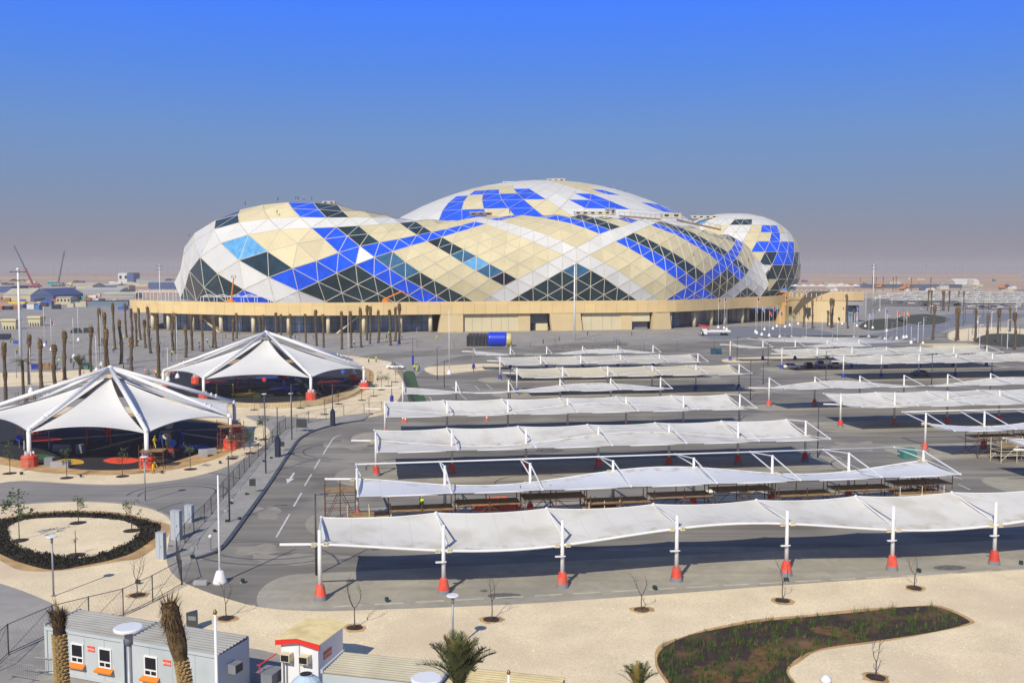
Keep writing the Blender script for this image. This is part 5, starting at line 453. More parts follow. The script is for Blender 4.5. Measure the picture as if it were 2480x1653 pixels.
# ================================================================== THE HALL
V_, T_, N_ = SHELL.split('\n')
SV = [tuple(float(c) for c in p.split(',')) for p in V_.split(';')]
ST = [(t[0], [int(i) for i in t[1:].split(',')]) for t in T_.split(' ')]
NR, ND = eval(N_)
hall = empty('sports_arena', (0, 470, 0), 0, 'huge domed arena clad in cream, white, blue and dark triangular panels', 'arena')
HO = Vector((0, 470, 0))
PC = {'c': M('cream cladding', (0.69, 0.605, 0.365), 0.55, 0.05, 0.2, rnd=0.07, tri=0.05), 'w': M('white cladding', (0.72, 0.72, 0.69), 0.5, 0.04, 0.2, rnd=0.06, tri=0.05),
      'W': M('bright white cladding', (0.85, 0.85, 0.87), 0.5, 0.06, 0.8), 'b': M('blue glazing', (0.010, 0.105, 0.88), 0.22, 0.18, 0.22, rnd=0.14, tri=0.18),
      'd': M('dark glazing', (0.016, 0.040, 0.050), 0.16, 0.25, 0.3, rnd=0.25, tri=0.25), 'D': M('black glazing', (0.010, 0.012, 0.03), 0.2, 0.1, 0.3),
      't': M('teal glazing', (0.04, 0.14, 0.26), 0.22, 0.2, 0.6), 'l': M('pale blue glazing', (0.13, 0.40, 0.72), 0.3, 0.2, 0.5)}
frame_m = M('shell frame', (0.60, 0.56, 0.44), 0.6, 0.05, 0.2)
tri = []
for k, (c, f) in enumerate(ST):
    P = [Vector(SV[i]) for i in f]; n = (P[1] - P[0]).cross(P[2] - P[0])
    ctr = (P[0] + P[1] + P[2]) / 3
    if n.dot(Vector((0, 0, EYE)) - ctr) < 0 and k < NR: P = [P[0], P[2], P[1]]; n = -n
    if k >= NR:
        oc = Vector((17, 570, -86)) if k < ND else Vector((121.8, 572, 26))
        if n.dot(ctr - oc) < 0: P = [P[0], P[2], P[1]]; n = -n
    n.normalize(); d = (Vector((0, 0, EYE)) - ctr)
    app = ((P[1] - P[0]).cross(P[2] - P[0])).dot(d.normalized()) / d.length_squared
    tri.append((app, c, P, n, ctr))
rest = {0: MB(), 1: MB()}
order = sorted(range(len(tri)), key=lambda i: -tri[i][0])
cnt = {0: 0, 1: 0}; keys = list(PC)
for i in order:
    app, c, P, n, ctr = tri[i]; g_ = 0 if c in 'cwW' else 1
    off = Vector((0, 0, 0)); Q = []
    ins = [p + (ctr - p) * min(0.30 / max((ctr - p).length, .3), .3) for p in P]
    vv = [p + n * 0.06 for p in ins] + [p - n * 0.12 for p in ins]
    ff = [(0, 1, 2), (0, 3, 4, 1), (1, 4, 5, 2), (2, 5, 3, 0)]
    if cnt[g_] < 300 and app > 0:
        cnt[g_] += 1
        MB().add([v - ctr for v in vv], ff).build('cladding_panel' if g_ == 0 else 'glazing_panel', PC[c], hall, loc=ctr - HO)
    else: rest[g_].add([v - HO for v in vv], ff, keys.index(c))
for g_, nm in ((0, 'cladding_panels'), (1, 'glazing_panels')):
    rest[g_].build(nm, [PC[k] for k in keys], hall)['kind'] = 'stuff'
fr = MB(); back = MB(); seen = set()
for k, (c, f) in enumerate(ST):
    back.add([Vector(SV[i]) - tri[k][3] * 0.25 - HO for i in f], [(0, 1, 2)])
    for a, b in ((f[0], f[1]), (f[1], f[2]), (f[2], f[0])):
        e = (min(a, b), max(a, b))
        if e in seen: continue
        seen.add(e); fr.tube(Vector(SV[a]) - HO, Vector(SV[b]) - HO, 0.19 if k < NR else 0.13, n=4, cap=False)
fr.build('shell_frame', frame_m, hall)['kind'] = 'stuff'
back.build('shell_backing', dconc, hall)['kind'] = 'stuff'
# ------- podium
stone = M('tan stone band', (0.79, 0.595, 0.29), 0.75, 0.05, 0.15, rnd=0.04)
stone_w = M('shaded tan stone wing', (0.66, 0.49, 0.27), 0.75, 0.05, 0.15, rnd=0.04)  # dimmer copy of the band stone, the wing's shading put into its colour
stone2 = M('cream stone wall', (0.68, 0.54, 0.30), 0.75, 0.05, 0.15, rnd=0.03)
stone3 = M('pale stone wall', (0.68, 0.60, 0.39), 0.75, 0.05, 0.15, rnd=0.03)
PD = [(315, 431), (330, 424), (360, 419), (420, 411), (520, 401), (600, 395), (740, 392), (900, 396), (1020, 402), (1200, 409), (1390, 415), (1540, 421), (1640, 428), (1740, 450), (1800, 468), (1870, 487), (1906, 506), (1918, 520)]
pcur = smooth([((x - 1240) * D / FPX, D) for x, D in PD], 12, False)
# even spacing along the curve
def use_curve(c):
    global pcur, seg, LEN
    pcur = c; seg = [0.0]
    for i in range(1, len(pcur)): seg.append(seg[-1] + math.dist(pcur[i], pcur[i - 1]))
    LEN = seg[-1]
MAIN = pcur
WING = smooth([((x - 1240) * D / FPX, D) for x, D in [(1893, 512), (1912, 499), (1938, 489), (1970, 483), (2010, 479), (2050, 477), (2092, 478)]], 12, False)
use_curve(MAIN)
def pc(s):
    s = max(0, min(s, seg[-1])); i = int(np.searchsorted(seg, s)); i = max(1, min(i, len(seg) - 1))
    t = (s - seg[i - 1]) / max(seg[i] - seg[i - 1], 1e-6); a, b = pcur[i - 1], pcur[i]
    return Vector((a[0] + (b[0] - a[0]) * t, a[1] + (b[1] - a[1]) * t))
def pn(s):
    d = (pc(s + .8) - pc(s - .8)).normalized(); return Vector((d.y, -d.x))     # outward, to the viewer
def s_at(px):
    lo = min(range(0, int(LEN)), key=lambda s: abs(1240 + FPX * pc(s).x / pc(s).y - px)); return float(lo)
ZB, ZT = 7.25, 12.3
def wall(name, s0, s1, z0, z1, off0, off1, mat, step=3.0, parent=hall, lean=0.0, thick=0.5):
    n = max(1, int((s1 - s0) / step)); mb = MB(); vv = []
    for i in range(n + 1):
        s = s0 + (s1 - s0) * i / n; p = pc(s); q = pn(s)
        a = p + q * off0; b = p + q * off1; a2 = p + q * (off0 - thick); b2 = p + q * (off1 - thick)
        q0 = z0(s) if callable(z0) else z0; q1 = z1(s) if callable(z1) else z1
        vv += [(*a, q0), (*b, q1), (*b2, q1), (*a2, q0)]
    vv = [(x - HO.x, y - HO.y, z) for x, y, z in vv]; ff = []
    for i in range(n):
        for j in range(4): ff.append((4 * i + j, 4 * i + (j + 1) % 4, 4 * i + 4 + (j + 1) % 4, 4 * i + 4 + j))
    ff = [f[::-1] for f in ff]
    ff += [(0, 1, 2, 3), tuple(reversed(range(4 * n, 4 * n + 4)))]
    mb.add(vv, ff); return mb.build(name, mat, parent)
npan = int(LEN / 4.6); st_ = LEN / npan
for i in range(npan):
    wall('parapet_panel', i * st_ + .035, (i + 1) * st_ - .035, ZB, 10.95, 0.0, 0.12, stone, 2.4)
    wall('coping_panel', i * st_ + .02, (i + 1) * st_ - .02, 10.98, ZT, 0.0, 0.05, stone, 2.4)
wall('parapet_core', 0, LEN, ZB + .05, ZT - .05, -0.35, -0.35, conc, 3.0)
# deck and soffit
ends = [(165, 620), (110, 700), (-120, 640), (-176, 520)]
dk = [tuple(pc(LEN * i / 90) - Vector((0, 0)) + pn(LEN * i / 90) * -0.5) for i in range(91)] + ends
mb = MB(); mb.prism([(x - HO.x, y - HO.y) for x, y in dk][::-1], ZB + 0.15, 11.2); mb.build('podium_deck', conc, hall)
# glass front set back under the deck, with mullions
S1 = s_at(1062); S2 = s_at(1626); S3 = s_at(1872)
fglass = M('shopfront glass', (0.22, 0.30, 0.40), 0.15, 0.5, 0.12, rnd=0.45)  # pale base and uneven pane tones are painted-in reflections
def glazing(s0, s1, off, panes):
    for i in range(panes):
        a = s0 + (s1 - s0) * i / panes; b = s0 + (s1 - s0) * (i + 1) / panes
        wall('facade_pane', a + .06, b - .06, 0.05, ZB + .1, off, off, fglass, 3, thick=.15)
        wall('mullion', b - .06, b + .06, 0.05, ZB + .1, off + .12, off + .12, dark, 3, thick=.3)
    wall('transom', s0, s1, 3.4, 3.55, off + .1, off + .1, dark, 3, thick=.3)
glazing(12, S1 - 1, -11.0, 34); glazing(S2 + 3, S3, -12.0, 18)
for px in (357, 398, 455, 527, 606, 696, 792, 884, 974, 1042, 1632, 1693, 1716, 1733, 1765, 1786, 1808, 1840):
    s = s_at(px); p = pc(s) - pn(s) * (2.2 if px < 1100 or px in (1632, 1693, 1733, 1765, 1808) else 6.5)
    MB().lathe((0, 0, 0), [(0.78, 0), (0.78, ZB + .1)], 14).build('column', stone3, hall, True, loc=(p.x - HO.x, p.y - HO.y, 0))
# solid walls of the front: pillars that widen to the foot, pale recessed walls, doors
def sw(name, x0, x1, z0, z1, o0, o1, mat): return wall(name, s_at(x0), s_at(x1), z0, z1, o0, o1, mat, 3.0)
def taper(x0, x1, b0, b1, off, mat=stone2):
    t0, t1, u0, u1 = s_at(x0), s_at(x1), s_at(b0), s_at(b1); mb = MB(); vv = []
    for o_ in (off, off - 3.0):
        for s, z in ((u0, 0), (u1, 0), (t1, ZB + .1), (t0, ZB + .1)):
            p = pc(s) + pn(s) * o_; vv.append((p.x - HO.x, p.y - HO.y, z))
    mb.add(vv, [(0, 1, 2, 3), (7, 6, 5, 4), (0, 4, 5, 1), (1, 5, 6, 2), (2, 6, 7, 3), (3, 7, 4, 0)]); return mb.build('pillar', mat, hall)
taper(1066, 1122, 1062, 1122, -0.15); taper(1333, 1406, 1335, 1412, -0.15); taper(1580, 1622, 1580, 1626, -0.15)
sw('recessed_wall', 1123, 1258, 0, ZB + .1, -1.6, -1.6, stone3); sw('recessed_wall', 1258, 1284, 0, ZB + .1, -1.2, -1.2, stone2)
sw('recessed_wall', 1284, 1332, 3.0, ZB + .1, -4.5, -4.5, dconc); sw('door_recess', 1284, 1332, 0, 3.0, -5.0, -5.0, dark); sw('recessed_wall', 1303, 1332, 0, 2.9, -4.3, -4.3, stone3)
sw('recessed_wall', 1413, 1506, 0, ZB + .1, -1.6, -1.6, stone3); sw('recessed_wall', 1506, 1532, 0, ZB + .1, -1.3, -1.3, stone2)
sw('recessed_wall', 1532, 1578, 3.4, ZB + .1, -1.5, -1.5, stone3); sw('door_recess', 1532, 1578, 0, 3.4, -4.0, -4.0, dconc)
for x0, x1, n_ in ((1123, 1258, 6), (1413, 1506, 4)):
    for i in range(n_ - 1):
        xx = x0 + (x1 - x0) * (i + 1) / n_; s = s_at(xx); wall('wall_joint', s, s + .1, 0.1, ZB, -1.58, -1.58, dconc, 1, thick=.1)
# stairs to the deck
def stair(px0, px1, off=-6.0):
    a = pc(s_at(px0)) + pn(s_at(px0)) * off; b = pc(s_at(px1)) + pn(s_at(px1)) * off; mb = MB(); d = (b - a).normalized(); nn = Vector((-d.y, d.x)); n = 20
    L_ = (b - a).length
    for i in range(n):
        p = a + d * (L_ * (i + .5) / n); z = 6.8 * (1 - (i + .5) / n)
        mb.box((p.x - HO.x, p.y - HO.y, z - .3), (L_ / n * 1.02, 3.0, .7), math.atan2(d.y, d.x))
    o = mb.build('stair_flight', stone3, hall)
stair(462, 512); stair(870, 812)
# pale upper slots in the right hand wing
def slot(px):
    s = s_at(px); wall('slot_window', s - 1.6, s + 1.6, 2.6, 6.8, 0.06, 0.06, dark, 2, thick=.3)
ZB0, ZT0 = ZB, ZT
use_curve(WING); ZB = 10.4
def rz(top): return lambda s: top - 2.5 * (1 - min(1, s / (LEN * .45))) ** 2
npan = int(LEN / 4.6); st_ = LEN / npan
for i in range(npan):
    wall('parapet_panel', i * st_ + .035, (i + 1) * st_ - .035, rz(ZB), rz(13.4), 0.0, 0.12, stone_w, 1.2)
    wall('coping_panel', i * st_ + .02, (i + 1) * st_ - .02, rz(13.43), rz(14.8), 0.0, 0.05, stone_w, 1.2)
wall('parapet_core', 0, LEN, rz(ZB + .05), rz(14.7), -0.35, -0.35, conc, 1.2)
mb = MB(); mb.prism([(x - HO.x, y - HO.y) for x, y in [tuple(pc(LEN * i / 40) + pn(LEN * i / 40) * -0.5) for i in range(41)] + [(176, 600), (140, 600)]][::-1], ZB - 2.2, 12.0); mb.build('podium_deck', conc, hall)
nw = 6; sA, sB = s_at(1900), s_at(2046)
for i in range(nw): wall('wing_wall_panel', sA + (sB - sA) * i / nw + .03, sA + (sB - sA) * (i + 1) / nw - .03, 0, rz(ZB + .1), -.25, -.25, stone2, 1.2)
taper(2030, 2046, 2030, 2050, -0.2)
glazing(s_at(2050), LEN - .5, -4.0, 6)
slot(1914); slot(1957)
use_curve(MAIN); ZB, ZT = ZB0, ZT0
# ------- canopy frames, cabins and lifts standing on the deck (things of their own)
def deck_frame(px0, px1, D, n, h, label, dz=0.0):
    z0 = 12.0 if px0 > 1900 else 11.2
    x0 = (px0 - 1240) * D / FPX; x1 = (px1 - 1240) * D / FPX
    t = empty('deck_pergola', (x0, D, z0), 0, label, 'pergola', 'white shade frames on the podium deck')
    st = (x1 - x0) / n
    for i in range(n + 1):
        for j in (0, 1):
            MB().tube((i * st, j * 4, 0), (i * st, j * 4, h), .14, n=6).build('post', steel, t)
    for i in range(n):
        for j in (0, 1):
            zz = h + (.9 if i % 2 == 0 else 0); z2 = h + (0 if i % 2 == 0 else .9)
            MB().tube((i * st, j * 4, h), (i * st + st / 2, j * 4, h + .9), .1, n=6).tube((i * st + st / 2, j * 4, h + .9), (i * st + st, j * 4, h), .1, n=6).tube((i * st, j * 4, h), (i * st + st, j * 4, h), .08, n=6).build('rafter', steel, t)
    return t
deck_frame(486, 650, 409, 5, 2.9, 'white zigzag shade frame on the deck before the leftmost dark glass')
deck_frame(650, 712, 403, 2, 2.7, 'short white shade frame on the deck right of the orange boom lift')
deck_frame(328, 438, 440, 6, 4.2, 'white shade frame on the deck at the far left end of the podium')
deck_frame(1918, 2000, 480, 7, 2.6, 'white shade frame on the deck of the right wing, nearer the arena')
deck_frame(2000, 2085, 480, 7, 2.4, 'white shade frame at the far right end of the podium deck')
def membrane_roof(px0, px1, D, n, h):
    x0 = (px0 - 1240) * D / FPX; x1 = (px1 - 1240) * D / FPX; st = (x1 - x0) / n
    for i in range(n):
        a = x0 + i * st; b = a + st
        o = MB().add([(a, D, h), (b, D, h), (b, D + 5, h), (a, D + 5, h), ((a + b) / 2, D + 2.5, h + 1.0)], [(0, 1, 4), (1, 2, 4), (2, 3, 4), (3, 0, 4)]).build('shade_sail', fabric)
        tag(o, 'peaked white shade sail on the right wing of the deck, %s from the left' % ordn(i), 'shade sail', 'peaked sails on the right wing of the deck')
membrane_roof(1918, 2085, 476, 8, 17.2)
def boom_lift(px, D, z0, pts, label, s=1.0):
    x = (px - 1240) * D / FPX; t = empty('boom_lift', (x, D, z0), 0, label, 'boom lift', 'orange boom lifts on the podium deck')
    b = MB(); b.box((0, 0, .95), (3.4, 2.0, .7)); b.box((-.3, 0, 1.6), (2.2, 1.7, .8)); b.build('chassis', orange, t)
    for wx in (-1.2, 1.2):
        for wy in (-1.0, 1.0): MB().tube((wx, wy - .18, .5), (wx, wy + .18, .5), .5, n=12).build('wheel', black, t)
    for a, b_ in zip(pts[:-1], pts[1:]): MB().tube((a[0], 0, a[1]), (b_[0], 0, b_[1]), .38 * s, .28 * s, n=6).build('boom', orange, t)
    e = pts[-1]; k = MB()
    for zz in (0, .6, 1.1): 
        for p, q in (((-.8, -.5), (.8, -.5)), ((.8, -.5), (.8, .5)), ((.8, .5), (-.8, .5)), ((-.8, .5), (-.8, -.5))): k.tube((e[0] + p[0], p[1], e[1] + zz), (e[0] + q[0], q[1], e[1] + zz), .05, n=5)
    for p in ((-.8, -.5), (.8, -.5), (.8, .5), (-.8, .5)): k.tube((e[0] + p[0], p[1], e[1]), (e[0] + p[0], p[1], e[1] + 1.1), .05, n=5)
    k.box((e[0], 0, e[1]), (1.6, 1.0, .08)); k.build('basket', dark, t); return t
boom_lift(560, 408, 11.2, [(0, 1.6), (1.2, 10.5)], 'orange boom lift with upright boom on the left of the podium deck')
boom_lift(935, 402, 11.2, [(-1.2, 1.9), (6.4, 5.3), (8.3, 3.7)], 'orange boom lift with bent boom before the blue and dark glass')
def roof_unit(px, py, wpx, hpx, D, label, m=None):
    p = AT(px, py, D); k = D / FPX; W = wpx * k; Hh = hpx * k
    t = empty('roof_cabin', (p.x, D, p.z), 0, label, 'cabin', 'site cabins on top of the domes')
    MB().box((0, 0, Hh / 2), (W, 3, Hh)).build('wall', m or steel2, t)
    MB().box((0, 0, Hh + .1), (W * 1.06, 3.4, .2)).build('roof', white, t)
    n = max(2, int(W / 3))
    for i in range(n): MB().box((-W / 2 + W * (i + .5) / n, -1.52, Hh * .55), (W / n * .45, .06, Hh * .5)).build('window', glass, t)
    r_ = MB()
    for i in range(5): r_.tube((-W / 2 + W * i / 4, -2.2, -1.0), (-W / 2 + W * i / 4, -2.2, Hh * .9), .05, n=4)
    r_.tube((-W / 2, -2.2, Hh * .9), (W / 2, -2.2, Hh * .9), .05, n=4); r_.build('railing', galv, t)
roof_unit(1346, 441, 42, 7, 566, 'long cream cabin with windows on the very top of the central dome')
roof_unit(1231, 446, 26, 5, 566, 'small cream cabin left of the summit of the central dome')
roof_unit(797, 494, 30, 5, 445, 'small cream cabin on top of the left lobe')
roof_unit(1435, 520, 88, 7, 464, 'long low cream cabin on the crest between the front wave and the central dome')
roof_unit(1478, 520, 24, 14, 472, 'tall grey louvred box on the crest beside the long cream cabin', M('louvre', (0.42, 0.43, 0.38), 0.7, 0.1, 2))
roof_unit(1625, 527, 46, 9, 474, 'open cream work platform on the crest near the right shoulder')
roof_unit(1705, 528, 62, 5, 540, 'long flat cream cabin on top of the right lobe')
roof_unit(1165, 521, 52, 6, 480, 'brown planked work platform in the saddle below the central dome', wood)
for nm, a, b, lab in (('work_walkway', (1500, 523, 470), (1600, 531, 474), 'dusty boarded walkway along the crest left of the open work platform'), ('work_walkway', (1640, 533, 474), (1745, 556, 485), 'dusty boarded walkway sloping down the crest right of the open work platform')):
    A_, B_ = AT(*a), AT(*b); t = empty(nm, A_, 0, lab, 'walkway'); d = B_ - A_
    MB().tube((0, 0, 0), d, .5, n=4).build('deck', wood, t)
    for i in range(9):
        p = d * (i / 8); MB().tube(p, p + Vector((0, 0, 2.0)), .07, n=4).build('rail_post', rust, t)
    MB().tube((0, 0, 1.9), d + Vector((0, 0, 1.9)), .07, n=4).build('rail', rust, t)
# ================================================================== TENTS over the playgrounds
def tent(ctr, legs, zl, za, label, foot_z=1.3, k=.78):
    t = empty('tension_tent', (ctr[0], ctr[1], 0), 0, label, 'tent', 'white tension tents over the playgrounds')
    apex = Vector((0, 0, za)); n = len(legs); tops = []
    for i, (x, y) in enumerate(legs):
        top = Vector((x, y, zl)); tops.append(top); out = Vector((x, y, 0)).normalized()
        lg = MB().tube((x, y, .2), (x, y, zl - .35), .36 * k, n=14).tube((x, y, zl - .5), tuple(top - out * .25 + Vector((0, 0, .12))), .37 * k, .37 * k, n=14).build('leg', steel, t, True)
        f = MB().lathe((x, y, 0), [(1.05, 0), (1.05, foot_z), (.95, foot_z + .15), (.5, foot_z + .18)], 10).build('footing', red, lg)
        fl = MB()
        for j in range(8):
            a = j * math.pi / 4; fl.box((x + math.cos(a) * .5, y + math.sin(a) * .5, foot_z + .4), (.25, .06, .5), a)
        fl.build('gusset', steel, lg)
        MB().tube(top - out * .3, apex + out * .5 - Vector((0, 0, .35)), .37 * k, .40 * k, n=14).build('strut', steel, t, True)
        c_ = MB()
        mid = top * .62 + apex * .38
        for q in (.16, .2): 
            p = top + (apex - top) * q; d = (apex - top).normalized(); c_.tube(p - d * .06, p + d * .06, .45 * k, n=12)
        c_.build('strut_collar', steel, t)
    MB().lathe((0, 0, za - 1.0), [(.5, 0), (.62, .5), (.35, 1.05), (.05, 1.2)], 12).build('apex_cap', steel, t, True)
    ms, mt = 18, 14
    for i in range(n):
        A, B = tops[i], tops[(i + 1) % n]; A = A + Vector((0, 0, -.45)); B = B + Vector((0, 0, -.45)); P = apex - Vector((0, 0, 1.3))
        cen = (A + B) / 2; span = (B - A).length; mb = MB(); vv = []
        ab = (B - A).normalized()
        for a in range(ms + 1):
            s = a / ms; s_ = .06 + .94 * s
            L = P.lerp(A, s_); Rr = P.lerp(B, s_)
            g = 4 * s_ * (1 - s_); pull = min(.042 * span * g, (Rr - L).length * .18)
            L = L + ab * pull; Rr = Rr - ab * pull
            L.z -= .38 * g; Rr.z -= .38 * g
            for b in range(mt + 1):
                u = b / mt; p = L.lerp(Rr, u); q = 4 * u * (1 - u)
                p.z += q * (.75 * s_ ** 3 - .45 * g) ; p += (Vector((0, 0, 0)) - Vector((cen.x, cen.y, 0))).normalized() * q * (.7 * s_ ** 3)
                vv.append(p)
        ff = [(a * (mt + 1) + b, a * (mt + 1) + b + 1, (a + 1) * (mt + 1) + b + 1, (a + 1) * (mt + 1) + b) for a in range(ms) for b in range(mt)]
        mb.add(vv, ff); mb.build('membrane', tent_fabric, t, True)
        cb = MB()
        cb.path([vv[a * (mt + 1)] for a in range(ms + 1)], .05, 5); cb.path([vv[a * (mt + 1) + mt] for a in range(ms + 1)], .05, 5); cb.path([vv[ms * (mt + 1) + b] for b in range(mt + 1)], .05, 5)
        cb.build('edge_cable', galv, t)
    return t
c2 = (-51.5, 210.5)
T2 = [(-59.4, 192.5), (-39.3, 195.3), (-31.4, 212), (-36.2, 228.5), (-53.5, 233), (-70.5, 223), (-71.8, 206)]
tent(c2, [(x - c2[0], y - c2[1]) for x, y in T2], 4.7, 12.4, 'rear white tension tent over the fenced playground, nearer the arena')
c1 = (-58.6, 146.0)
T1 = [(-62.5, 128.8), (-47.0, 128.0), (-40.0, 141.5), (-43.4, 156.0), (-59, 163), (-74.5, 155.5), (-77.2, 141)]
tent(c1, [(x - c1[0], y - c1[1]) for x, y in T1], 4.85, 11.3, 'front white tension tent at the left edge, over black rubber play floor')

# ================================================================== PARKING CANOPIES
CANG = math.atan(0.166)
def canopy(px, py, n, s, label, phase=0.5, front=True, back=True, fb=False, bb=False, base=red, mem=fabric, detail=2, lead=3.0, trail=0.6, wb=6.0, wf=6.8, ht=5.5, ang=CANG, D=None, zf=4.2, zb=4.75, group='long white shade canopies over the parking rows', foot=True):
    p0 = G(px, py) if D is None else Vector(((px - 1240) * D / FPX, D, 0))
    t = empty('parking_canopy', (p0.x, p0.y, 0), ang, label, 'shade canopy', group)
    def zr(u): return 3.9 + .66 * math.cos(2 * math.pi * (u / s + phase) / 4)
    ns = 8 if detail == 2 else 4
    for i in range(n):
        u = i * s
        if detail:
            po = MB().tube((u, 0, .9), (u, 0, ht), .18, .13, n=10 if detail == 2 else 6).build('post', steel, t, True)
            if foot:
                MB().lathe((u, 0, 0), [(.52, 0), (.47, .34)], 14, 0).lathe((u, 0, .34), [(.46, 0), (.30, .85), (.24, .9)], 14, 1).build('footing', [dconc, base], po)
            if detail == 2:
                for q in (-.55, .35):
                    cl = MB()
                    for zz in (-.11, .11): cl.box((u + q + .1, -.02, zr(u) + zz), (.42, .34, .05))
                    for q2 in (0, .2): cl.box((u + q + q2, -.02, zr(u)), (.05, .36, .3))
                    cl.build('clamp', steel2, po)
        a = MB()
        for sgn, w_, zt, on in ((1, wb, zb, back or bb), (-1, wf, zf, front or fb)):
            if not on: continue
            tip = (u, sgn * w_, zt)
            r_ = .075 if detail == 2 else .09
            a.tube((u, 0, ht - .1), tip, r_, n=6).tube(tip, (u + .45, sgn * .1, zr(u)), r_, n=6)
            a.lathe((tip[0], tip[1], zt - .12), [(.05, 0), (.14, .06), (.14, .18), (.05, .24)], 8)
        a.build('arm', steel, t)
    L = (n - 1) * s; k = int(L / s * ns) + 1
    pts = [(-lead, 0, zr(0) + .12)] + [(L * i / k, 0, zr(L * i / k)) for i in range(k + 1)] + [(L + trail, 0, zr(L))]
    MB().path(pts, .115 if detail == 2 else .13, 8 if detail == 2 else 5).build('ridge_pipe', steel, t, True)
    for sgn, w_, zt, on, bare in ((1, wb, zb, back, bb), (-1, wf, zf, front, fb)):
        if bare and not on:
            MB().tube((0, sgn * w_, zt), (L, sgn * w_, zt), .09, n=8).build('edge_beam', steel, t, True)
        if not on: continue
        nu = (n - 1) * ns; nv = 6; mb = MB(); vv = []; edge = []
        for i in range(nu + 1):
            u = L * i / nu; f = (u / s) % 1.0; q = 4 * f * (1 - f)
            we = w_ * (1 - .05 * q); ze = zt - .14 * q
            for j in range(nv + 1):
                tt = j / nv; z = (zr(u) + .06) * (1 - tt) + ze * tt - .22 * 4 * tt * (1 - tt) * (0.6 + .4 * (1 - q))
                vv.append((u, sgn * (.08 + (we - .08) * tt), z))
            edge.append((u, sgn * we, ze))
        ff = [(i * (nv + 1) + j, i * (nv + 1) + j + 1, (i + 1) * (nv + 1) + j + 1, (i + 1) * (nv + 1) + j) for i in range(nu) for j in range(nv)]
        mb.add(vv, ff); mb.build('membrane', mem, t, True)
        if detail == 2:
            MB().path(edge, .035, 5).build('edge_cable', steel, t)
            sm_ = MB().tube((s * .25, 0, 0), (s * .85, 0, 0), .05, n=6).mesh('edge_strut', steel)
            for i in range(n - 1): link('edge_strut', sm_, t, (i * s, sgn * w_ * .955, zt - .20))
    return t
# middle block, nearest row first
row1 = canopy(776, 1452, 8, 9.55, 'nearest white shade canopy along the gravel bed, red footings in front', 0.5, front=False, mem=fabric, wb=6.4, zb=4.9)
for i in range(1, 8):
    u = i * 9.55; l_ = MB(); l_.tube((u - .2, -.25, 2.6), (u + .2, -.25, 2.6), .05, n=6).box((u - .35, -.3, 2.62), (.62, .22, .09)); l_.build('flood_lamp', steel, row1)
canopy(866, 1264, 8, 8.85, 'new white shade canopy on scaffolding, second from the front, its rear half still bare', 0.45, front=True, back=False, bb=True, mem=fabric_new, lead=3.2)
canopy(911, 1152, 7, 9.4, 'white shade canopy behind the scaffolded one, third from the front in the middle block', 0.5)
canopy(933, 1060, 7, 9.4, 'white shade canopy fourth from the front in the middle block', 0.5, mem=fabric)
canopy(976, 999, 6, 9.5, 'narrow white shade canopy dipping to the ground in its middle bays, near the turf strip', 0.4, back=False, lead=7.5)
canopy(1252, 955, 6, 9.5, 'dusty cream shade canopy on blue footings in the middle block', 0.5, mem=fabric_tan, base=bluep)
canopy(1211, 920, 6, 9.5, 'off-white shade canopy on blue footings behind the dusty cream one', 0.5, mem=fabric_dusty, base=bluep)
canopy(1147, 893, 6, 9.5, 'rearmost narrow white shade canopy of the middle block, before the tan pillars', 0.4, back=False, base=bluep)
# right block
canopy(2507, 1178, 4, 9.4, 'white shade canopy cut off by the right edge, in front of the scaffolded right one', 0.5)
canopy(2240, 1093, 5, 9.0, 'half bare white shade canopy on scaffolding at the right edge', 1.0, front=True, back=False, bb=True, mem=fabric_new, zf=4.0, lead=.6)
canopy(2035, 1034, 7, 9.4, 'white shade canopy with red footings, second in the right block', 1.2)
canopy(1862, 985, 8, 9.0, 'narrow white shade canopy on red footings starting left of the right block', 2.6, back=False, lead=4)
canopy(2042, 917, 7, 9.5, 'dusty white shade canopy over the parked grey saloon', 0.9, mem=fabric_dusty, base=bluep)
canopy(1893, 895, 7, 9.5, 'dusty white shade canopy over the parked white hatchback', 0.9, mem=fabric_dusty, base=bluep)
canopy(1768, 873, 5, 9.6, 'rearmost narrow white shade canopy below the flagpole circle', 0.4, back=False, base=bluep)
for i, (px, D, n) in enumerate(((2190, 905, 15), (2150, 842, 15), (2130, 785, 16), (2120, 735, 16), (2160, 690, 14), (2330, 640, 8))):
    canopy(px, 0, n, 9.4, 'far white shade canopy right of the arena, %s row from the horizon' % ordn(i), 0.5 + i * .7, detail=1, D=D, foot=False, ang=-.03, mem=fabric_dusty, group='far shade canopies right of the arena')
# pale paved stall strips and wheel-stop lines under the rows
def strip_under(px, py, n, s, v0, v1, dash=None, ang=CANG, z=0.0082):
    p0 = G(px, py); c, s_ = math.cos(ang), math.sin(ang); L = (n - 1) * s
    def W(u, v): return (p0.x + u * c - v * s_, p0.y + u * s_ + v * c)
    r = (v1 - v0) / 2; vm = (v0 + v1) / 2; pts = []
    for i in range(13):
        a = math.pi / 2 + math.pi * i / 12; pts.append(W(-2 + r * .55 * math.cos(a), vm + r * math.sin(a)))
    for i in range(13):
        a = -math.pi / 2 + math.pi * i / 12; pts.append(W(L + 2 + r * .55 * math.cos(a), vm + r * math.sin(a)))
    tess(pts, z, 'stall_paving', stall_m)
    mk = MB()
    if dash is not None:
        u = 1.0
        while u < L + 2: strip(mk, [W(u, dash), W(u + 2.2, dash)], -.16, .16, z + .006); u += 3.1
    if mk.f: mk.build('stall_lines', stop_m if dash is not None else line_m)['kind'] = 'structure'
strip_under(776, 1452, 9, 9.55, -3.6, 7.0, -1.75)
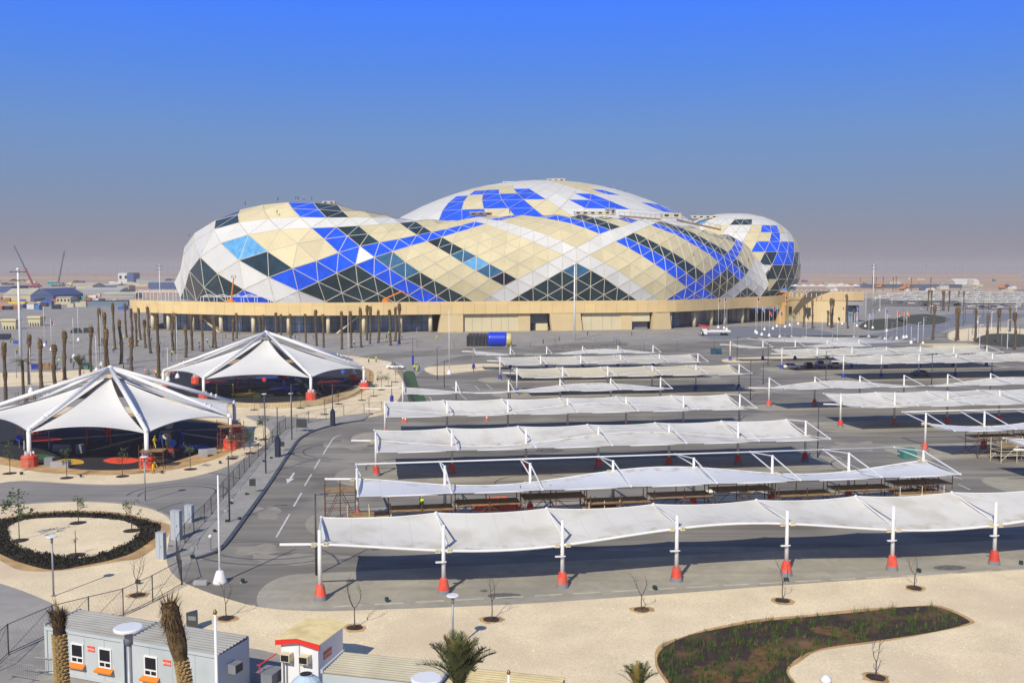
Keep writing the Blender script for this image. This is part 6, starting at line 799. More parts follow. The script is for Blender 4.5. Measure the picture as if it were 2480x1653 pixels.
strip_under(866, 1264, 8, 8.85, -5.6, 6.0); strip_under(911, 1152, 7, 9.4, -5.6, 5.6); strip_under(933, 1060, 7, 9.4, -5.6, 5.6)
strip_under(976, 999, 6, 9.5, -5.6, 2.6); strip_under(1252, 955, 6, 9.5, -5.6, 5.6); strip_under(1211, 920, 6, 9.5, -5.6, 5.6)
strip_under(2507, 1178, 4, 9.4, -5.6, 5.6); strip_under(2240, 1093, 5, 9, -5.6, 5.6); strip_under(2035, 1034, 7, 9.4, -5.6, 5.6)
strip_under(1862, 985, 8, 9.0, -5.0, 3.0); strip_under(2042, 917, 7, 9.5, -5.6, 5.6); strip_under(1893, 895, 7, 9.5, -5.6, 5.6)
# ================================================================== SCAFFOLDING
def scaffold(x, y, rz, L, W, Hh, label, tubem=rust, planks=3, rails=3):
    t = empty('scaffold', (x, y, 0), rz, label, 'scaffold', 'tube scaffolds under the unfinished canopies')
    for i in (0, .5, 1):
        for j in (0, 1): MB().tube((i * L, j * W, 0), (i * L, j * W, Hh + .9), .045, n=6).build('upright', tubem, t)
    for k in range(rails):
        z = .35 + (Hh - .35) * (k + 1) / rails
        for j in (0, 1): MB().tube((0, j * W, z), (L, j * W, z), .035, n=5).build('ledger', tubem, t)
        for i in (0, .5, 1): MB().tube((i * L, 0, z), (i * L, W, z), .035, n=5).build('transom', tubem, t)
    for j in (0, 1): MB().tube((0, j * W, .3), (L / 2, j * W, Hh), .035, n=5).tube((L, j * W, .3), (L / 2, j * W, Hh), .035, n=5).build('brace', tubem, t)
    for k in range(planks): MB().box((L / 2, W * (k + .5) / planks, Hh + .08), (L, W / planks * .86, .06)).build('plank', wood, t)
    return t
def along(px, py, s):
    p0 = G(px, py); return lambda u, v: (p0.x + u * math.cos(CANG) - v * math.sin(CANG), p0.y + u * math.sin(CANG) + v * math.cos(CANG))
A2 = along(866, 1264, 9)
for i in range(9):
    u = 3.0 + i * 6.6; q = A2(u, -5.4)
    scaffold(q[0], q[1], CANG, 6.2, 2.6, 2.5 + .35 * ((i * 7) % 3 - 1), 'rusty scaffold under the second canopy, %s from the left' % ordn(i), planks=3)
q = A2(-3.2, -1.4); scaffold(q[0], q[1], CANG, 3.0, 2.2, 3.4, 'scaffold tower at the left tip of the second canopy', planks=3, rails=4)
q = A2(-1.0, -4.2); scaffold(q[0], q[1], CANG, 4.2, 1.8, 1.5, 'low scaffold with board deck before the red footing of the second canopy', steel2)
q = A2(22.6, -5.6); scaffold(q[0], q[1], CANG + .2, 3.4, 2.2, 1.6, 'cream mobile scaffold beside the orange sheet', steel2)
q = A2(56, -5.5); scaffold(q[0], q[1], CANG, 5.0, 2.4, 1.9, 'cream mobile scaffold below the right end of the second canopy', steel2)
q = A2(60.5, -1.5); scaffold(q[0], q[1], CANG, 2.4, 2.2, 3.2, 'rusty scaffold tower at the right tip of the second canopy', M('red oxide tube', (0.22, 0.06, 0.035), .7), rails=4)
A3 = along(2240, 1093, 9)
for i in range(4):
    q = A3(4 + i * 7.2, -6); scaffold(q[0], q[1], CANG, 6.4, 2.8, 2.7, 'rusty scaffold under the half bare right canopy, %s from the left' % ordn(i))
q = A3(5, -9.5); scaffold(q[0], q[1], CANG, 4.6, 2.2, 2.2, 'cream mobile scaffold in front of the half bare right canopy', steel2)
scf = G(588, 1092); scaffold(-40.5, 138.5, .5, 3.2, 2.2, 3.4, 'red scaffold round the right leg of the front tent', M('red oxide tube', (0.22, 0.06, 0.035), .7))
scaffold(-47.5, 126.6, .1, 3.0, 2.2, 2.2, 'scaffold round the front tent leg where a painter stands')
scaffold(-74.5, 150.0, .3, 2.4, 2.0, 6.0, 'tall scaffold tower at the left edge among the palm trunks', rails=4)
# sheets lying under the second canopy
for (px, py, w_, h_, m, lab, nm) in ((1205, 1229, 5.2, 2.6, M('orange sheet', (0.80, 0.12, 0.03), .6), 'crumpled orange sheet on the ground under the second canopy', 'tarpaulin'), (1770, 1206, 11, 3.0, M('cream sheet', (0.72, 0.68, 0.5), .7), 'cream and blue folded membrane heap under the second canopy', 'folded_membrane')):
    c = G(px, py); mb = MB(); nx, ny = 16, 8
    vv = [(c.x + (i / nx - .5) * w_, c.y + (j / ny - .5) * h_, max(0.02, 1.2 * math.sin(math.pi * i / nx) ** .7 * math.sin(math.pi * j / ny) * (0.6 + .6 * random.random()))) for j in range(ny + 1) for i in range(nx + 1)]
    mb.add(vv, [(j * (nx + 1) + i, j * (nx + 1) + i + 1, (j + 1) * (nx + 1) + i + 1, (j + 1) * (nx + 1) + i) for j in range(ny) for i in range(nx)])
    tag(mb.build(nm, m), lab, 'sheet')
# ================================================================== PALMS AND TREES
bark = M('palm bark', (0.115, 0.085, 0.055), 0.95, 0.35, 2.5, bump=0.9, bscale=9, rnd=.2)
bark2 = M('palm boot', (0.44, 0.31, 0.13), 0.9, 0.25, 4)
dry = M('dry palm fronds', (0.15, 0.095, 0.04), 0.95, 0.4, 3, rnd=.2)
frond_m = M('palm leaflets', (0.085, 0.095, 0.032), 0.7, 0.3, 2, rnd=.15)
frond_y = M('yellow palm leaflets', (0.26, 0.20, 0.055), 0.7, 0.3, 2)
def palm_trunk_mesh(seed, h=9.5):
    rn = random.Random(seed); mb = MB(); pts = []; rr = []; n = 16; bx, by = rn.gauss(0, .12), rn.gauss(0, .12)
    for i in range(n + 1):
        t = i / n; pts.append((bx * math.sin(t * 3), by * math.sin(t * 2.6), h * .78 * t))
        rr.append((.33 - .07 * t) * (1 + rn.uniform(-.10, .10)) + (.14 if t < .05 else 0) + (.10 if .55 < t < .66 else 0))
    mb.path(pts, rr, 10); tk = mb.mesh('trunk', bark, True)
    cr_ = MB(); top = pts[-1]; cpts = []; crr = []
    for i in range(9):
        t = i / 8; cpts.append((top[0] + .1 * rn.gauss(0, 1) * t, top[1], top[2] - .3 + h * .24 * t)); crr.append((.30 + .16 * math.sin(t * 2.6)) * (1 + rn.uniform(-.15, .15)))
    cr_.path(cpts, crr, 9)
    for i in range(46):
        a = rn.random() * 6.28; z = top[2] + rn.random() * h * .2; r0 = .3; ln = rn.uniform(.4, 1.1)
        p = Vector((math.cos(a) * r0, math.sin(a) * r0, z)) + Vector((top[0], top[1], 0)); d = Vector((math.cos(a) * .3, math.sin(a) * .3, rn.choice((1, 1, 1, -.8)))).normalized() * ln
        s_ = Vector((-math.sin(a), math.cos(a), 0)) * .05; cr_.add([p - s_, p + s_, p + d + s_ * .3, p + d - s_ * .3], [(0, 1, 2, 3)])
    return tk, cr_.mesh('tied_fronds', dry)
PV = [palm_trunk_mesh(i) for i in range(5)]
def palm_bare(px, ptop, bx, by, label, group):
    p = G(bx, by); h = max(4.0, HT(p, ptop)); t = empty('bare_palm', p, random.random() * 6.28, label, 'palm', group)
    v = PV[random.randrange(5)]; k = h / 9.5
    for me, nm in zip(v, ('trunk', 'tied_fronds')):
        o = link(nm, me, t); q_ = 1.0 + .35 * random.random(); o.scale = (q_, q_, k)
    t.rotation_euler = (random.gauss(0, .02), random.gauss(0, .02), random.random() * 6.28)
LP_ = [(10, 828, 14, 975), (62, 809, 71, 931), (99, 821, 101, 941), (126, 834, 134, 935), (145, 801, 157, 919), (219, 790, 222, 908), (238, 747, 242, 837), (252, 755, 258, 885), (257, 820, 256, 900), (276, 734, 279, 846), (269, 795, 265, 897), (292, 774, 293, 881), (305, 734, 307, 817), (313, 747, 319, 836), (315, 817, 320, 911), (324, 758, 331, 838), (337, 745, 341, 822), (351, 774, 353, 842), (365, 742, 365, 855), (383, 758, 385, 916), (418, 758, 420, 848), (427, 758, 426, 856), (448, 788, 450, 865), (467, 761, 466, 848), (489, 763, 491, 851), (514, 763, 515, 841), (522, 763, 523, 843), (564, 771, 565, 825), (570, 758, 573, 819), (625, 766, 628, 812), (636, 762, 638, 816), (667, 757, 669, 812), (678, 760, 681, 815), (701, 760, 704, 820), (743, 760, 741, 830), (766, 750, 767, 837), (784, 761, 784, 841), (828, 753, 828, 845), (850, 753, 851, 841), (871, 746, 875, 841), (887, 739, 889, 824), (895, 742, 896, 832), (914, 751, 916, 830), (945, 750, 946, 836), (955, 743, 957, 826), (966, 735, 967, 833)]
for i, (a, b, c, d) in enumerate(sorted(LP_)): palm_bare(a, b, c, d, 'bare palm trunk with tied crown on the left plaza, %s from the left' % ordn(i), 'bare palm trunks on the left plaza')
def cN(x, y): return (2060 + x / 5.6, 620 + y / 5.6)
RP_ = [(*cN(*a), *cN(*b)) for a, b in (((130, 300), (130, 400)), ((287, 275), (290, 445)), ((345, 285), (340, 470)), ((440, 278), (440, 472)), ((575, 285), (575, 475)), ((617, 272), (615, 470)), ((822, 290), (822, 485)), ((1085, 298), (1085, 480)), ((1043, 455), (1043, 740)), ((1085, 460), (1088, 775)), ((1250, 470), (1245, 740)), ((1278, 470), (1268, 742)), ((1325, 465), (1325, 745)), ((1467, 470), (1467, 640)), ((1525, 475), (1525, 740)), ((1135, 655), (1110, 1130)), ((1450, 690), (1430, 1150)), ((1482, 692), (1462, 1140)), ((1710, 715), (1690, 1150)), ((1850, 780), (1842, 1250)), ((1985, 710), (1990, 1180)), ((2165, 690), (2160, 1020)), ((2235, 760), (2225, 1265)))]
def cF(x, y): return (1660 + x / 5.6, 680 + y / 5.6)
RP_ += [(*cF(*a), *cF(*b)) for a, b in (((1600, 330), (1600, 625)), ((1738, 262), (1720, 645)), ((1910, 400), (1930, 615)), ((1975, 240), (1970, 640)), ((2000, 245), (1995, 630)), ((2205, 180), (2200, 645)), ((2290, 270), (2290, 560)))]
for i, (a, b, c, d) in enumerate(sorted(RP_)): palm_bare(a, b, c, d, 'bare palm trunk beyond the right parking, %s from the left' % ordn(i), 'bare palm trunks beyond the right parking')
def frond_mesh(ln, droop, m, seed, nl=26):
    rn = random.Random(seed); mb = MB(); pts = []
    for i in range(11):
        t = i / 10; pts.append(Vector((ln * t * (1 - .12 * t), 0, ln * (.55 * t - droop * t * t))))
    mb.path(pts, [.035 * (1 - .8 * i / 10) for i in range(11)], 4)
    for i in range(nl):
        t = .12 + .86 * i / nl; k = t * 10; a = pts[int(k)].lerp(pts[min(int(k) + 1, 10)], k - int(k)); l = ln * .24 * math.sin(.5 + t * 2.4) * rn.uniform(.8, 1.15)
        for sg in (-1, 1):
            d = Vector((.75, sg * rn.uniform(.5, .9), rn.uniform(.1, .5))).normalized() * l; s_ = Vector((.05, 0, .02)) * 1.0
            mb.add([a - s_, a + s_, a + d], [(0, 1, 2)])
    return mb.mesh('frond', m)
FR = [frond_mesh(3.0, d, m, i) for i, (d, m) in enumerate(((.35, frond_m), (.1, frond_m), (.6, frond_m), (.25, frond_y)))]
def palm_green(p, h, n, label, spread=(.2, 1.2), k=1.0, lean=0):
    t = empty('palm_tree', p, random.random(), label, 'palm')
    mb = MB(); mb.path([(lean * (i / 8) ** 2, 0, h * i / 8) for i in range(9)], [.3 - .05 * i / 8 for i in range(9)], 10); mb.build('trunk', bark, t, True)
    for i in range(n):
        o = link('frond', FR[random.randrange(4)], t, (lean, 0, h - .1)); e = spread[0] + (spread[1] - spread[0]) * (i / n)
        o.rotation_euler = (0, -e + .5, i * 2.4); o.scale = (k, k, k)
    return t
palm_green(G(194, 917), HT(G(194, 917), 885), 16, 'palm with upright fan of green fronds on the left plaza', (.95, 1.35), 1.0)
palm_green(G(57, 962), HT(G(57, 962), 872), 18, 'palm with drooping green crown at the left edge of the plaza', (-.3, .6), .9)
# the palm in the foreground whose crown rises behind the low roof
p = AT(1110, 1668, 41.0); palm_green(Vector((p.x, p.y, 0)), p.z, 30, 'grey-green palm crown rising at the bottom edge beside the cabin roof', (1.15, 1.62), .86)
p = AT(1545, 1668, 41.0); palm_green(Vector((p.x, p.y, 0)), p.z, 20, 'tips of a brownish palm crown at the bottom edge, left of the planting bed', (1.0, 1.6), .45)
# two tall palms right in front
def near_palm(px, pyt, D, label, lean, boots=True, frz=2.2):
    top = AT(px, pyt, D); h = top.z; t = empty('bare_palm', (top.x - lean, D, 0), 0, label, 'palm', 'two tall bare palms in front of the grey cabins')
    n = 24; pts = [(lean * (i / n) ** 2, 0, (h - .3) * i / n) for i in range(n + 1)]
    def at_(t_): k = t_ * n; i = min(int(k), n - 1); return Vector(pts[i]).lerp(Vector(pts[i + 1]), k - i)
    MB().path(pts, [.25] * (n + 1), 12).build('trunk', M('dark palm gaps', (.045, .03, .018), .95, .3, 3), t, True)
    bt = MB(); tot = 0
    z = 1.0 / h; lvl = 0; zmax = (h - frz) / h
    while z < zmax:
        c = at_(z)
        for j in range(8):
            a = 2 * math.pi * (j + .5 * (lvl % 2)) / 8
            o = Vector((math.cos(a), math.sin(a), 0)); s_ = Vector((-math.sin(a), math.cos(a), 0))
            bt.add([c + o * .22 + s_ * .115, c + o * .22 - s_ * .115, c + o * .24 + Vector((0, 0, -.13)), c + o * .335 + s_ * .06 + Vector((0, 0, .075)), c + o * .335 - s_ * .06 + Vector((0, 0, .075)), c + o * .22 + Vector((0, 0, .09))],
                   [(0, 2, 3), (1, 4, 2), (2, 4, 3), (0, 3, 5), (1, 5, 4), (3, 4, 5)])
        z += .155 / h; lvl += 1
    bt.build('leaf_base', bark2, t)['kind'] = 'stuff'
    cr_ = MB()
    if not boots:
        cr_.path([at_(zmax + (1 - zmax) * i / 8) for i in range(9)], [.27, .33, .37, .38, .37, .35, .34, .36, .25], 12)
    for i in range(180 if boots else 560):
        tt = zmax + (1 - zmax) * (random.random() ** .5); c = at_(min(tt, 1)); a = random.random() * 6.28; o = Vector((math.cos(a), math.sin(a), 0)); ln = random.uniform(.25, .5) if boots else random.uniform(.3, .75)
        dn = -1.0 if (not boots and random.random() < .7 and tt > .9) else random.uniform(.5, 1.4)
        d = (o * random.uniform(.3, .8) + Vector((0, 0, dn))).normalized() * ln; s_ = Vector((-math.sin(a), math.cos(a), 0)) * random.uniform(.02, .06)
        p = c + o * .24; cr_.add([p - s_, p + s_, p + d], [(0, 1, 2)])
    cr_.build('dry_crown', dry, t)
    sp = MB()
    for i in range(14):
        a = random.random() * 6.28; c = at_(1.0); d = Vector((math.cos(a) * .12 - .2, math.sin(a) * .12, 1)) * random.uniform(.4, .9); s_ = Vector((.03, 0, 0)); sp.add([c - s_, c + s_, c + d], [(0, 1, 2)])
    if boots: sp.build('young_spear', frond_y, t)
near_palm(140, 1468, 42, 'tall palm trunk with diamond bark before the left end of the grey cabin', -.15, True, .85)
near_palm(408, 1442, 41, 'tall leaning palm with shaggy wrapped top before the right half of the grey cabin', -1.2, False, 2.5)
# bare saplings
twig = M('twig bark', (0.075, 0.055, 0.045), 0.9, 0.2, 4)
leaf_m = [M('leaf green', (0.085, 0.135, 0.035), 0.7, 0.3, 3, trans=.15), M('leaf dark green', (0.045, 0.075, 0.025), 0.7, 0.3, 3, trans=.1)]
def sapling(px, py, top, label, seed):
    rn = random.Random(seed); p = G(px, py); h = max(1.2, HT(p, top)); t = empty('sapling', p, rn.random() * 6, label, 'sapling', 'bare saplings in the gravel')
    mb = MB(); fork = h * .42; mb.path([(0, 0, 0), (.02, .03, fork * .5), (0, .02, fork)], [.045, .038, .032], 6); mb.build('trunk', twig, t)
    br = MB(); k = rn.choice((2, 2, 3))
    for i in range(k):
        a = i * 6.28 / k + rn.random(); q = [Vector((0, .02, fork))]; d = Vector((math.cos(a) * .7, math.sin(a) * .7, .8))
        for j in range(6):
            q.append(q[-1] + d.normalized() * (h - fork) / 5.2); d += Vector((-math.cos(a) * .16 + rn.gauss(0, .16), -math.sin(a) * .16 + rn.gauss(0, .16), .2))
        br.path(q, [.03 - .0042 * j for j in range(7)], 5)
        for j in (2, 3, 4, 5):
            e = q[j]; dd = Vector((rn.gauss(0, .5), rn.gauss(0, .5), .7)).normalized() * h * .2; br.path([e, e + dd * .5, e + dd + Vector((0, 0, .05))], [.016, .012, .006], 4)
    br.build('branches', twig, t)
    b = MB(); n = 16
    b.add([(0, 0, .03)] + [((.55 + .1 * rn.random()) * math.cos(6.283 * i / n), (.55 + .1 * rn.random()) * math.sin(6.283 * i / n), .015 + .05 * rn.random()) for i in range(n)] + [((.68 + .42 * rn.random() ** 2) * math.cos(6.283 * i / n), (.85 + .2 * rn.random()) * math.sin(6.283 * i / n), .012) for i in range(n)],
          [(0, 1 + i, 1 + (i + 1) % n) for i in range(n)] + [(1 + i, 1 + n + i, 1 + n + (i + 1) % n, 1 + (i + 1) % n) for i in range(n)], 0)
    b.m = [0] * n + [1] * n; b.build('planting_basin', [soil, dirt], t)
for i, (x, y, tp, lab) in enumerate(((333, 1441, 1354, 'bare sapling inside the wire fence left of the white pole'), (548, 1497, 1412, 'bare sapling by the foot of the white pole with flared base'), (859, 1520, 1405, 'bare forked sapling behind the white and red cabin'), (1191, 1500, 1394, 'bare sapling in an orange basin right of the disc lamp'), (1554, 1476, 1395, 'bare sapling on the gravel near the third red footing from the left'), (1895, 1454, 1350, 'bare upright sapling on the gravel above the middle of the planting bed'), (2215, 1424, 1345, 'bare sapling on the gravel right of the planting bed'), (2121, 1640, 1548, 'bare sapling inside the curve of the grassy planting bed'))):
    sapling(x, y, tp, lab, i + 3)
def leafy(px, py, top, label, seed, dens=150, w_=.5):
    rn = random.Random(seed); p = G(px, py); h = max(1.5, HT(p, top)); t = empty('young_tree', p, rn.random() * 6, label, 'young tree', 'young leafy trees on the gravel')
    mb = MB(); mb.path([(0, 0, 0), (rn.gauss(0, .04), 0, h * .3), (rn.gauss(0, .05), .02, h * .6), (0, 0, h * .95)], [.05, .04, .03, .012], 6)
    cl = []
    for i in range(9):
        a = rn.random() * 6.28; z = h * rn.uniform(.5, .95); r_ = h * .2 * w_ * 2 * rn.uniform(.3, 1); c = Vector((math.cos(a) * r_, math.sin(a) * r_, z)); cl.append(c)
        mb.path([(0, 0, z - h * .12), c * .6 + Vector((0, 0, z - h * .05)) * .4, c], [.018, .014, .007], 4)
    mb.build('trunk', twig, t)
    lf = MB(); s = h * .06
    for i in range(dens):
        c = rn.choice(cl); q = c + Vector((rn.gauss(0, 1), rn.gauss(0, 1), rn.gauss(0, .9))) * h * .055
        d = Vector((rn.gauss(0, 1), rn.gauss(0, 1), rn.gauss(0, .6))).normalized(); e = d.orthogonal().normalized(); l = s * rn.uniform(.6, 1.2)
        lf.add([q - d * l * .5, q + e * l * .32, q + d * l * .5, q - e * l * .32], [(0, 1, 2, 3)], 0 if rn.random() < .6 else 1)
    lf.build('crown', leaf_m, t)
    b = MB(); n = 14; b.add([(0, 0, .06)] + [((.75 + .15 * rn.random()) * math.cos(6.283 * i / n), (.75 + .15 * rn.random()) * math.sin(6.283 * i / n), .035) for i in range(n)], [(0, 1 + i, 1 + (i + 1) % n) for i in range(n)]); b.build('planting_basin', mulch, t)
LT = [(47, 1309, 1186, 'bushiest young tree inside the oval dark bed, at its left end', 260, .6), (190, 1266, 1196, 'young tree at the rear middle of the oval dark bed', 140, .55), (184, 1344, 1278, 'thin almost leafless young tree at the front of the oval dark bed', 14, .3), (319, 1285, 1206, 'young tree at the right end of the oval dark bed', 120, .6),
      (24, 1146, 1068, 'young tree by the front tent, nearest the left edge', 90, .4), (162, 1157, 1086, 'young tree before the yellow play circle of the front tent', 170, .5), (297, 1153, 1082, 'young tree before the red play circle of the front tent', 110, .45), (461, 1136, 1066, 'young tree right of the painter at the front tent', 150, .5), (562, 1110, 1040, 'young tree hugging the right red footing of the front tent', 160, .5),
      (606, 1097, 1035, 'young tree between the front tent and the wire fence', 120, .6), (638, 1064, 998, 'tall young tree beside the lamp post near the fence', 170, .5), (616, 992, 942, 'young tree before the picket fence of the rear tent', 140, .6), (728, 988, 948, 'young tree left of the right front leg of the rear tent', 90, .5), (820, 978, 942, 'young tree right of the right front leg of the rear tent', 100, .5), (786, 1003, 965, 'thin sapling with few leaves below the picket fence', 20, .4), (894, 1003, 955, 'thin reddish sapling near the fence end', 16, .3), (876, 969, 940, 'small sapling right of the rear tent footing', 16, .4), (905, 959, 925, 'leafy young tree by the right red footing of the rear tent', 150, .7), (924, 944, 895, 'tallest young tree on the gravel right of the rear tent', 240, .7), (940, 935, 900, 'young tree at the right gravel edge by the turf strip', 60, .5), (896, 925, 895, 'sapling behind the rear tent footing', 30, .5), (958, 925, 893, 'sapling beside the turf strip', 22, .4), (360, 918, 895, 'low bushy young tree behind the front tent', 200, 1.0),
      (1345, 838, 818, 'small tree by the recessed doorway', 60, .5), (1500, 842, 820, 'small tree by the pale recessed wall', 60, .6)]
for i, (x, y, tp, lab, dn, w_) in enumerate(LT): leafy(x, y, tp, lab, 40 + i, dn, w_)

# ================================================================== POLES, LAMPS, FLAGS
def lamp_disc(base, h, label, r=.42, pr=.075, m=galv, group='disc lamps on grey posts'):
    t = empty('street_lamp', base, 0, label, 'street lamp', group)
    MB().tube((0, 0, 0), (0, 0, h - .45), pr, pr * .9, n=12).tube((0, 0, h - .55), (0, 0, h - .05), pr * 1.35, n=12).build('post', m, t, True)
    MB().lathe((0, 0, 0), [(.2, 0), (.2, .06), (.09, .1)], 12).build('base_plate', m, t)
    MB().lathe((0, 0, h - .06), [(r, 0), (r, .05), (r * .9, .08)], 28).build('lamp_head', white, t, False)
def gp_h(px, py, top): p = G(px, py); return p, HT(p, top)
for px, py, tp, lab in ((130, 1443, 1297, 'disc lamp below the oval dark bed'), (352, 1213, 1105, 'disc lamp on the access road between tent and oval bed'), (1097, 1575, 1440, 'disc lamp behind the foreground palm crown'), (641, 1018, 953, 'disc lamp by the picket fence'), (705, 1010, 952, 'disc lamp right of the picket fence, in front of the red footing')):
    p, h = gp_h(px, py, tp); lamp_disc(p, h, lab)
p = AT(311, 1518, 31.0); lamp_disc(Vector((p.x, p.y, 0)), p.z, 'very tall disc lamp standing before the joint of the grey cabins', .46, .095)
p = AT(1033, 1640, 29.5); lamp_disc(Vector((p.x, p.y, 0)), p.z, 'disc of a tall lamp over the cabin roof at the bottom edge', .48, .09)
def lamp_arm(px, py, tp, label, m=dark, box=None, bm=navy, r=.085, arm=True):
    p, h = gp_h(px, py, tp); t = empty('street_lamp', p, random.uniform(-.3, .3), label, 'street lamp', 'dark slim street lamps')
    MB().tube((0, 0, 0), (0, 0, h), r, r * .8, n=10).build('post', m, t, True)
    if arm: MB().tube((0, 0, h - .1), (.7, 0, h - .05), .035, n=6).box((.75, 0, h - .04), (.7, .2, .07)).build('lamp_head', m, t)
    if box: MB().box((0, 0, box / 2), (.62, .62, box)).lathe((0, 0, box), [(.42, 0), (.12, .5)], 4).build('base_box', bm, t)
for px, py, tp, lab, bx in ((556, 1265, 1103, 'slim dark lamp on the footway beside the wire fence, nearest of the row', None), (644, 1148, 955, 'slim dark lamp on the footway, second of the row', None), (707, 1066, 930, 'slim dark lamp near the dark notice board', None), (766, 1392, 1195, 'slim dark lamp before the nearest canopy end', None), (1789, 1020, 937, 'dark lamp at the right end of the fourth canopy', None), (1980, 1107, 985, 'dark lamp in the lane between the middle and right blocks', None), (2000, 925, 850, 'dark lamp beside the white hatchback', None), (2256, 935, 855, 'dark lamp behind the grey saloon', None), (1236, 976, 892, 'dark lamp crossing the dusty cream canopy', None), (1076, 938, 873, 'dark lamp on the pale kerb left of the dusty canopies', None), (1059, 920, 840, 'dark lamp near the gravel strip behind the turf', None), (1147, 900, 818, 'dark lamp left of the rearmost middle canopy', None), (1817, 968, 873, 'dark lamp between two middle canopies', None), (1848, 930, 880, 'dark lamp at the right tip of the dusty cream canopy', None), (1860, 885, 830, 'dark lamp near the rearmost right canopy', None), (1785, 873, 815, 'dark lamp behind the first blue footing', None)):
    lamp_arm(px, py, tp, lab)
for px, py, tp, lab, bx, bm in ((673, 1108, 985, 'dark lamp with tall box base on the footway', 2.6, navy), (806, 1031, 930, 'dark lamp with tall box base near the bend of the road', 2.4, navy), (949, 981, 922, 'dark lamp with blue box base by the turf strip', 1.5, bluep), (1000, 883, 820, 'dark lamp with blue box base near the white police car', 2.0, bluep)):
    lamp_arm(px, py, tp, lab, box=bx, bm=bm, arm=False)
for i, (px, py, tp) in enumerate(((395, 865, 815), (415, 875, 818), (580, 812, 779), (540, 840, 780), (725, 835, 780), (860, 845, 800), (1010, 840, 793), (1100, 842, 802), (1285, 838, 815), (1363, 846, 816), (1435, 850, 812), (1550, 850, 815), (159, 858, 805), (40, 915, 842), (138, 900, 842), (243, 905, 835), (1900, 860, 805), (2015, 858, 800), (2290, 815, 770), (2425, 850, 808), (2345, 825, 785), (2370, 770, 735), (2220, 745, 725), (2105, 760, 730))):
    lamp_arm(px, py, tp, 'thin grey lamp post on the plaza, %s in its line' % ordn(i), m=galv)
fl_cols = [((0.28, .02, .06), (.75, .75, .75)), ((.7, .06, .05), (.75, .75, .75)), ((.12, .10, .45), (.7, .3, .4)), ((.25, .35, .8), (.7, .75, .85)), ((.03, .25, .1), (.7, .1, .08)), ((.03, .03, .03), (.6, .1, .08)), ((.75, .3, .05), (.75, .75, .75)), ((.2, .12, .5), (.3, .2, .6))]
def flagpole(base, h, label, fc=None, r=.06, cone=True, ball=False, group='white flagpoles round the planted circle'):
    t = empty('flagpole', base, 0, label, 'flagpole', group)
    MB().tube((0, 0, 0), (0, 0, h), r * 1.3, r * .7, n=8).build('pole', white, t, True)
    if cone: MB().lathe((0, 0, 0), [(.62, 0), (.58, .15), (.30, 1.0), (.2, 1.05)], 14).build('base_cone', white, t, True)
    if ball: MB().lathe((0, 0, h - .02), [(.02, 0), (.055, .04), (.07, .09), (.05, .14), (.01, .19)], 12).build('finial', M('gold', (.30, .20, .05), .4, metal=.6), t, True)
    if fc is not None:
        a, b = fl_cols[fc % 8]; mb = MB(); vv = []
        for j in range(5):
            for i in range(7):
                u = i / 6; v = j / 4; vv.append((.08 + u * .75 + .08 * math.sin(v * 3), .22 * math.sin(u * 7 + v * 2), h - .15 - v * 1.25 - u * .95))
        mb.add(vv, [(j * 7 + i, j * 7 + i + 1, (j + 1) * 7 + i + 1, (j + 1) * 7 + i) for j in range(4) for i in range(6)])
        mb.m = [0 if i < 4 else 1 for j in range(4) for i in range(6)]
        mb.build('flag', [M('flag %d a' % fc, a, .8), M('flag %d b' % fc, b, .8)], t)
FL = [cF(x, y) + (680 + tp / 5.6, f) for x, y, tp, f in ((950, 700, 360, 2), (968, 718, 210, 0), (1035, 738, 345, 3), (1072, 668, 340, None), (1135, 752, 400, 1), (1187, 657, 335, 0), (1240, 625, 325, None), (1280, 772, 400, 2), (1350, 632, 195, 0), (1440, 782, 440, 4), (1637, 797, 445, 5), (1528, 590, 435, None), (1850, 806, 440, None), (2060, 818, 470, 5), (2285, 785, 440, 1), (1415, 610, 440, None), (2125, 590, 340, 1), (1955, 600, 360, 6), (560, 668, 370, None), (445, 640, 235, 0), (525, 650, 215, 0))] + \
     [cN(x, y) + (620 + tp / 5.6, f) for x, y, tp, f in ((245, 1110, 770, 3), (465, 1140, 700, 7), (625, 1130, 740, 1), (718, 1112, 760, 1), (757, 1108, 740, 6), (490, 1022, 720, None), (300, 982, 720, 4), (85, 955, 680, 7), (820, 1185, 950, None), (980, 1200, 825, None), (390, 740, 470, None), (200, 960, 470, None), (1720, 905, 650, None))]
for i, (x, y, tp, f) in enumerate(sorted(FL, key=lambda q: q[0])):
    p = G(x, y); flagpole(p, HT(p, tp), 'white flagpole by the planted circle, %s from the left' % ordn(i), f)
for px, py, tp, lab in ((533, 1411, 1150, 'white pole with flared white base on the asphalt by the fence'), (1088, 906, 752, 'white pole with flared base beyond the turf strip'), (75, 950, 842, 'white pole with flared base among the left palm trunks'), (234, 900, 812, 'white pole with small cone base among the palm trunks'), (179, 866, 770, 'white pole with cone base right of the fan palm'), (407, 922, 842, 'white pole with flared base behind the front tent'), (430, 915, 765, 'tall white pole behind the rear tent left legs'), (245, 885, 760, 'slim white pole in the left palm group'), (643, 806, 762, 'white pole behind the tip of the rear tent'), (844, 890, 759, 'white pole on the plaza right of the rear tent'), (190, 825, 745, 'slim white pole on the far left plaza'), (108, 838, 742, 'slim white pole left of the trailer shadow'), (125, 848, 770, 'flagged white pole on the far left plaza')):
    p, h = gp_h(px, py, tp); flagpole(p, h, lab, 0 if py == 848 else None, .09 if py > 1000 else .07, group=None)
p = AT(521, 1487, 31); flagpole(Vector((p.x, p.y, 0)), p.z, 'white pole with gold ball before the right grey cabin', None, .065, False, True, None)
p = AT(528, 1150, 78.5)
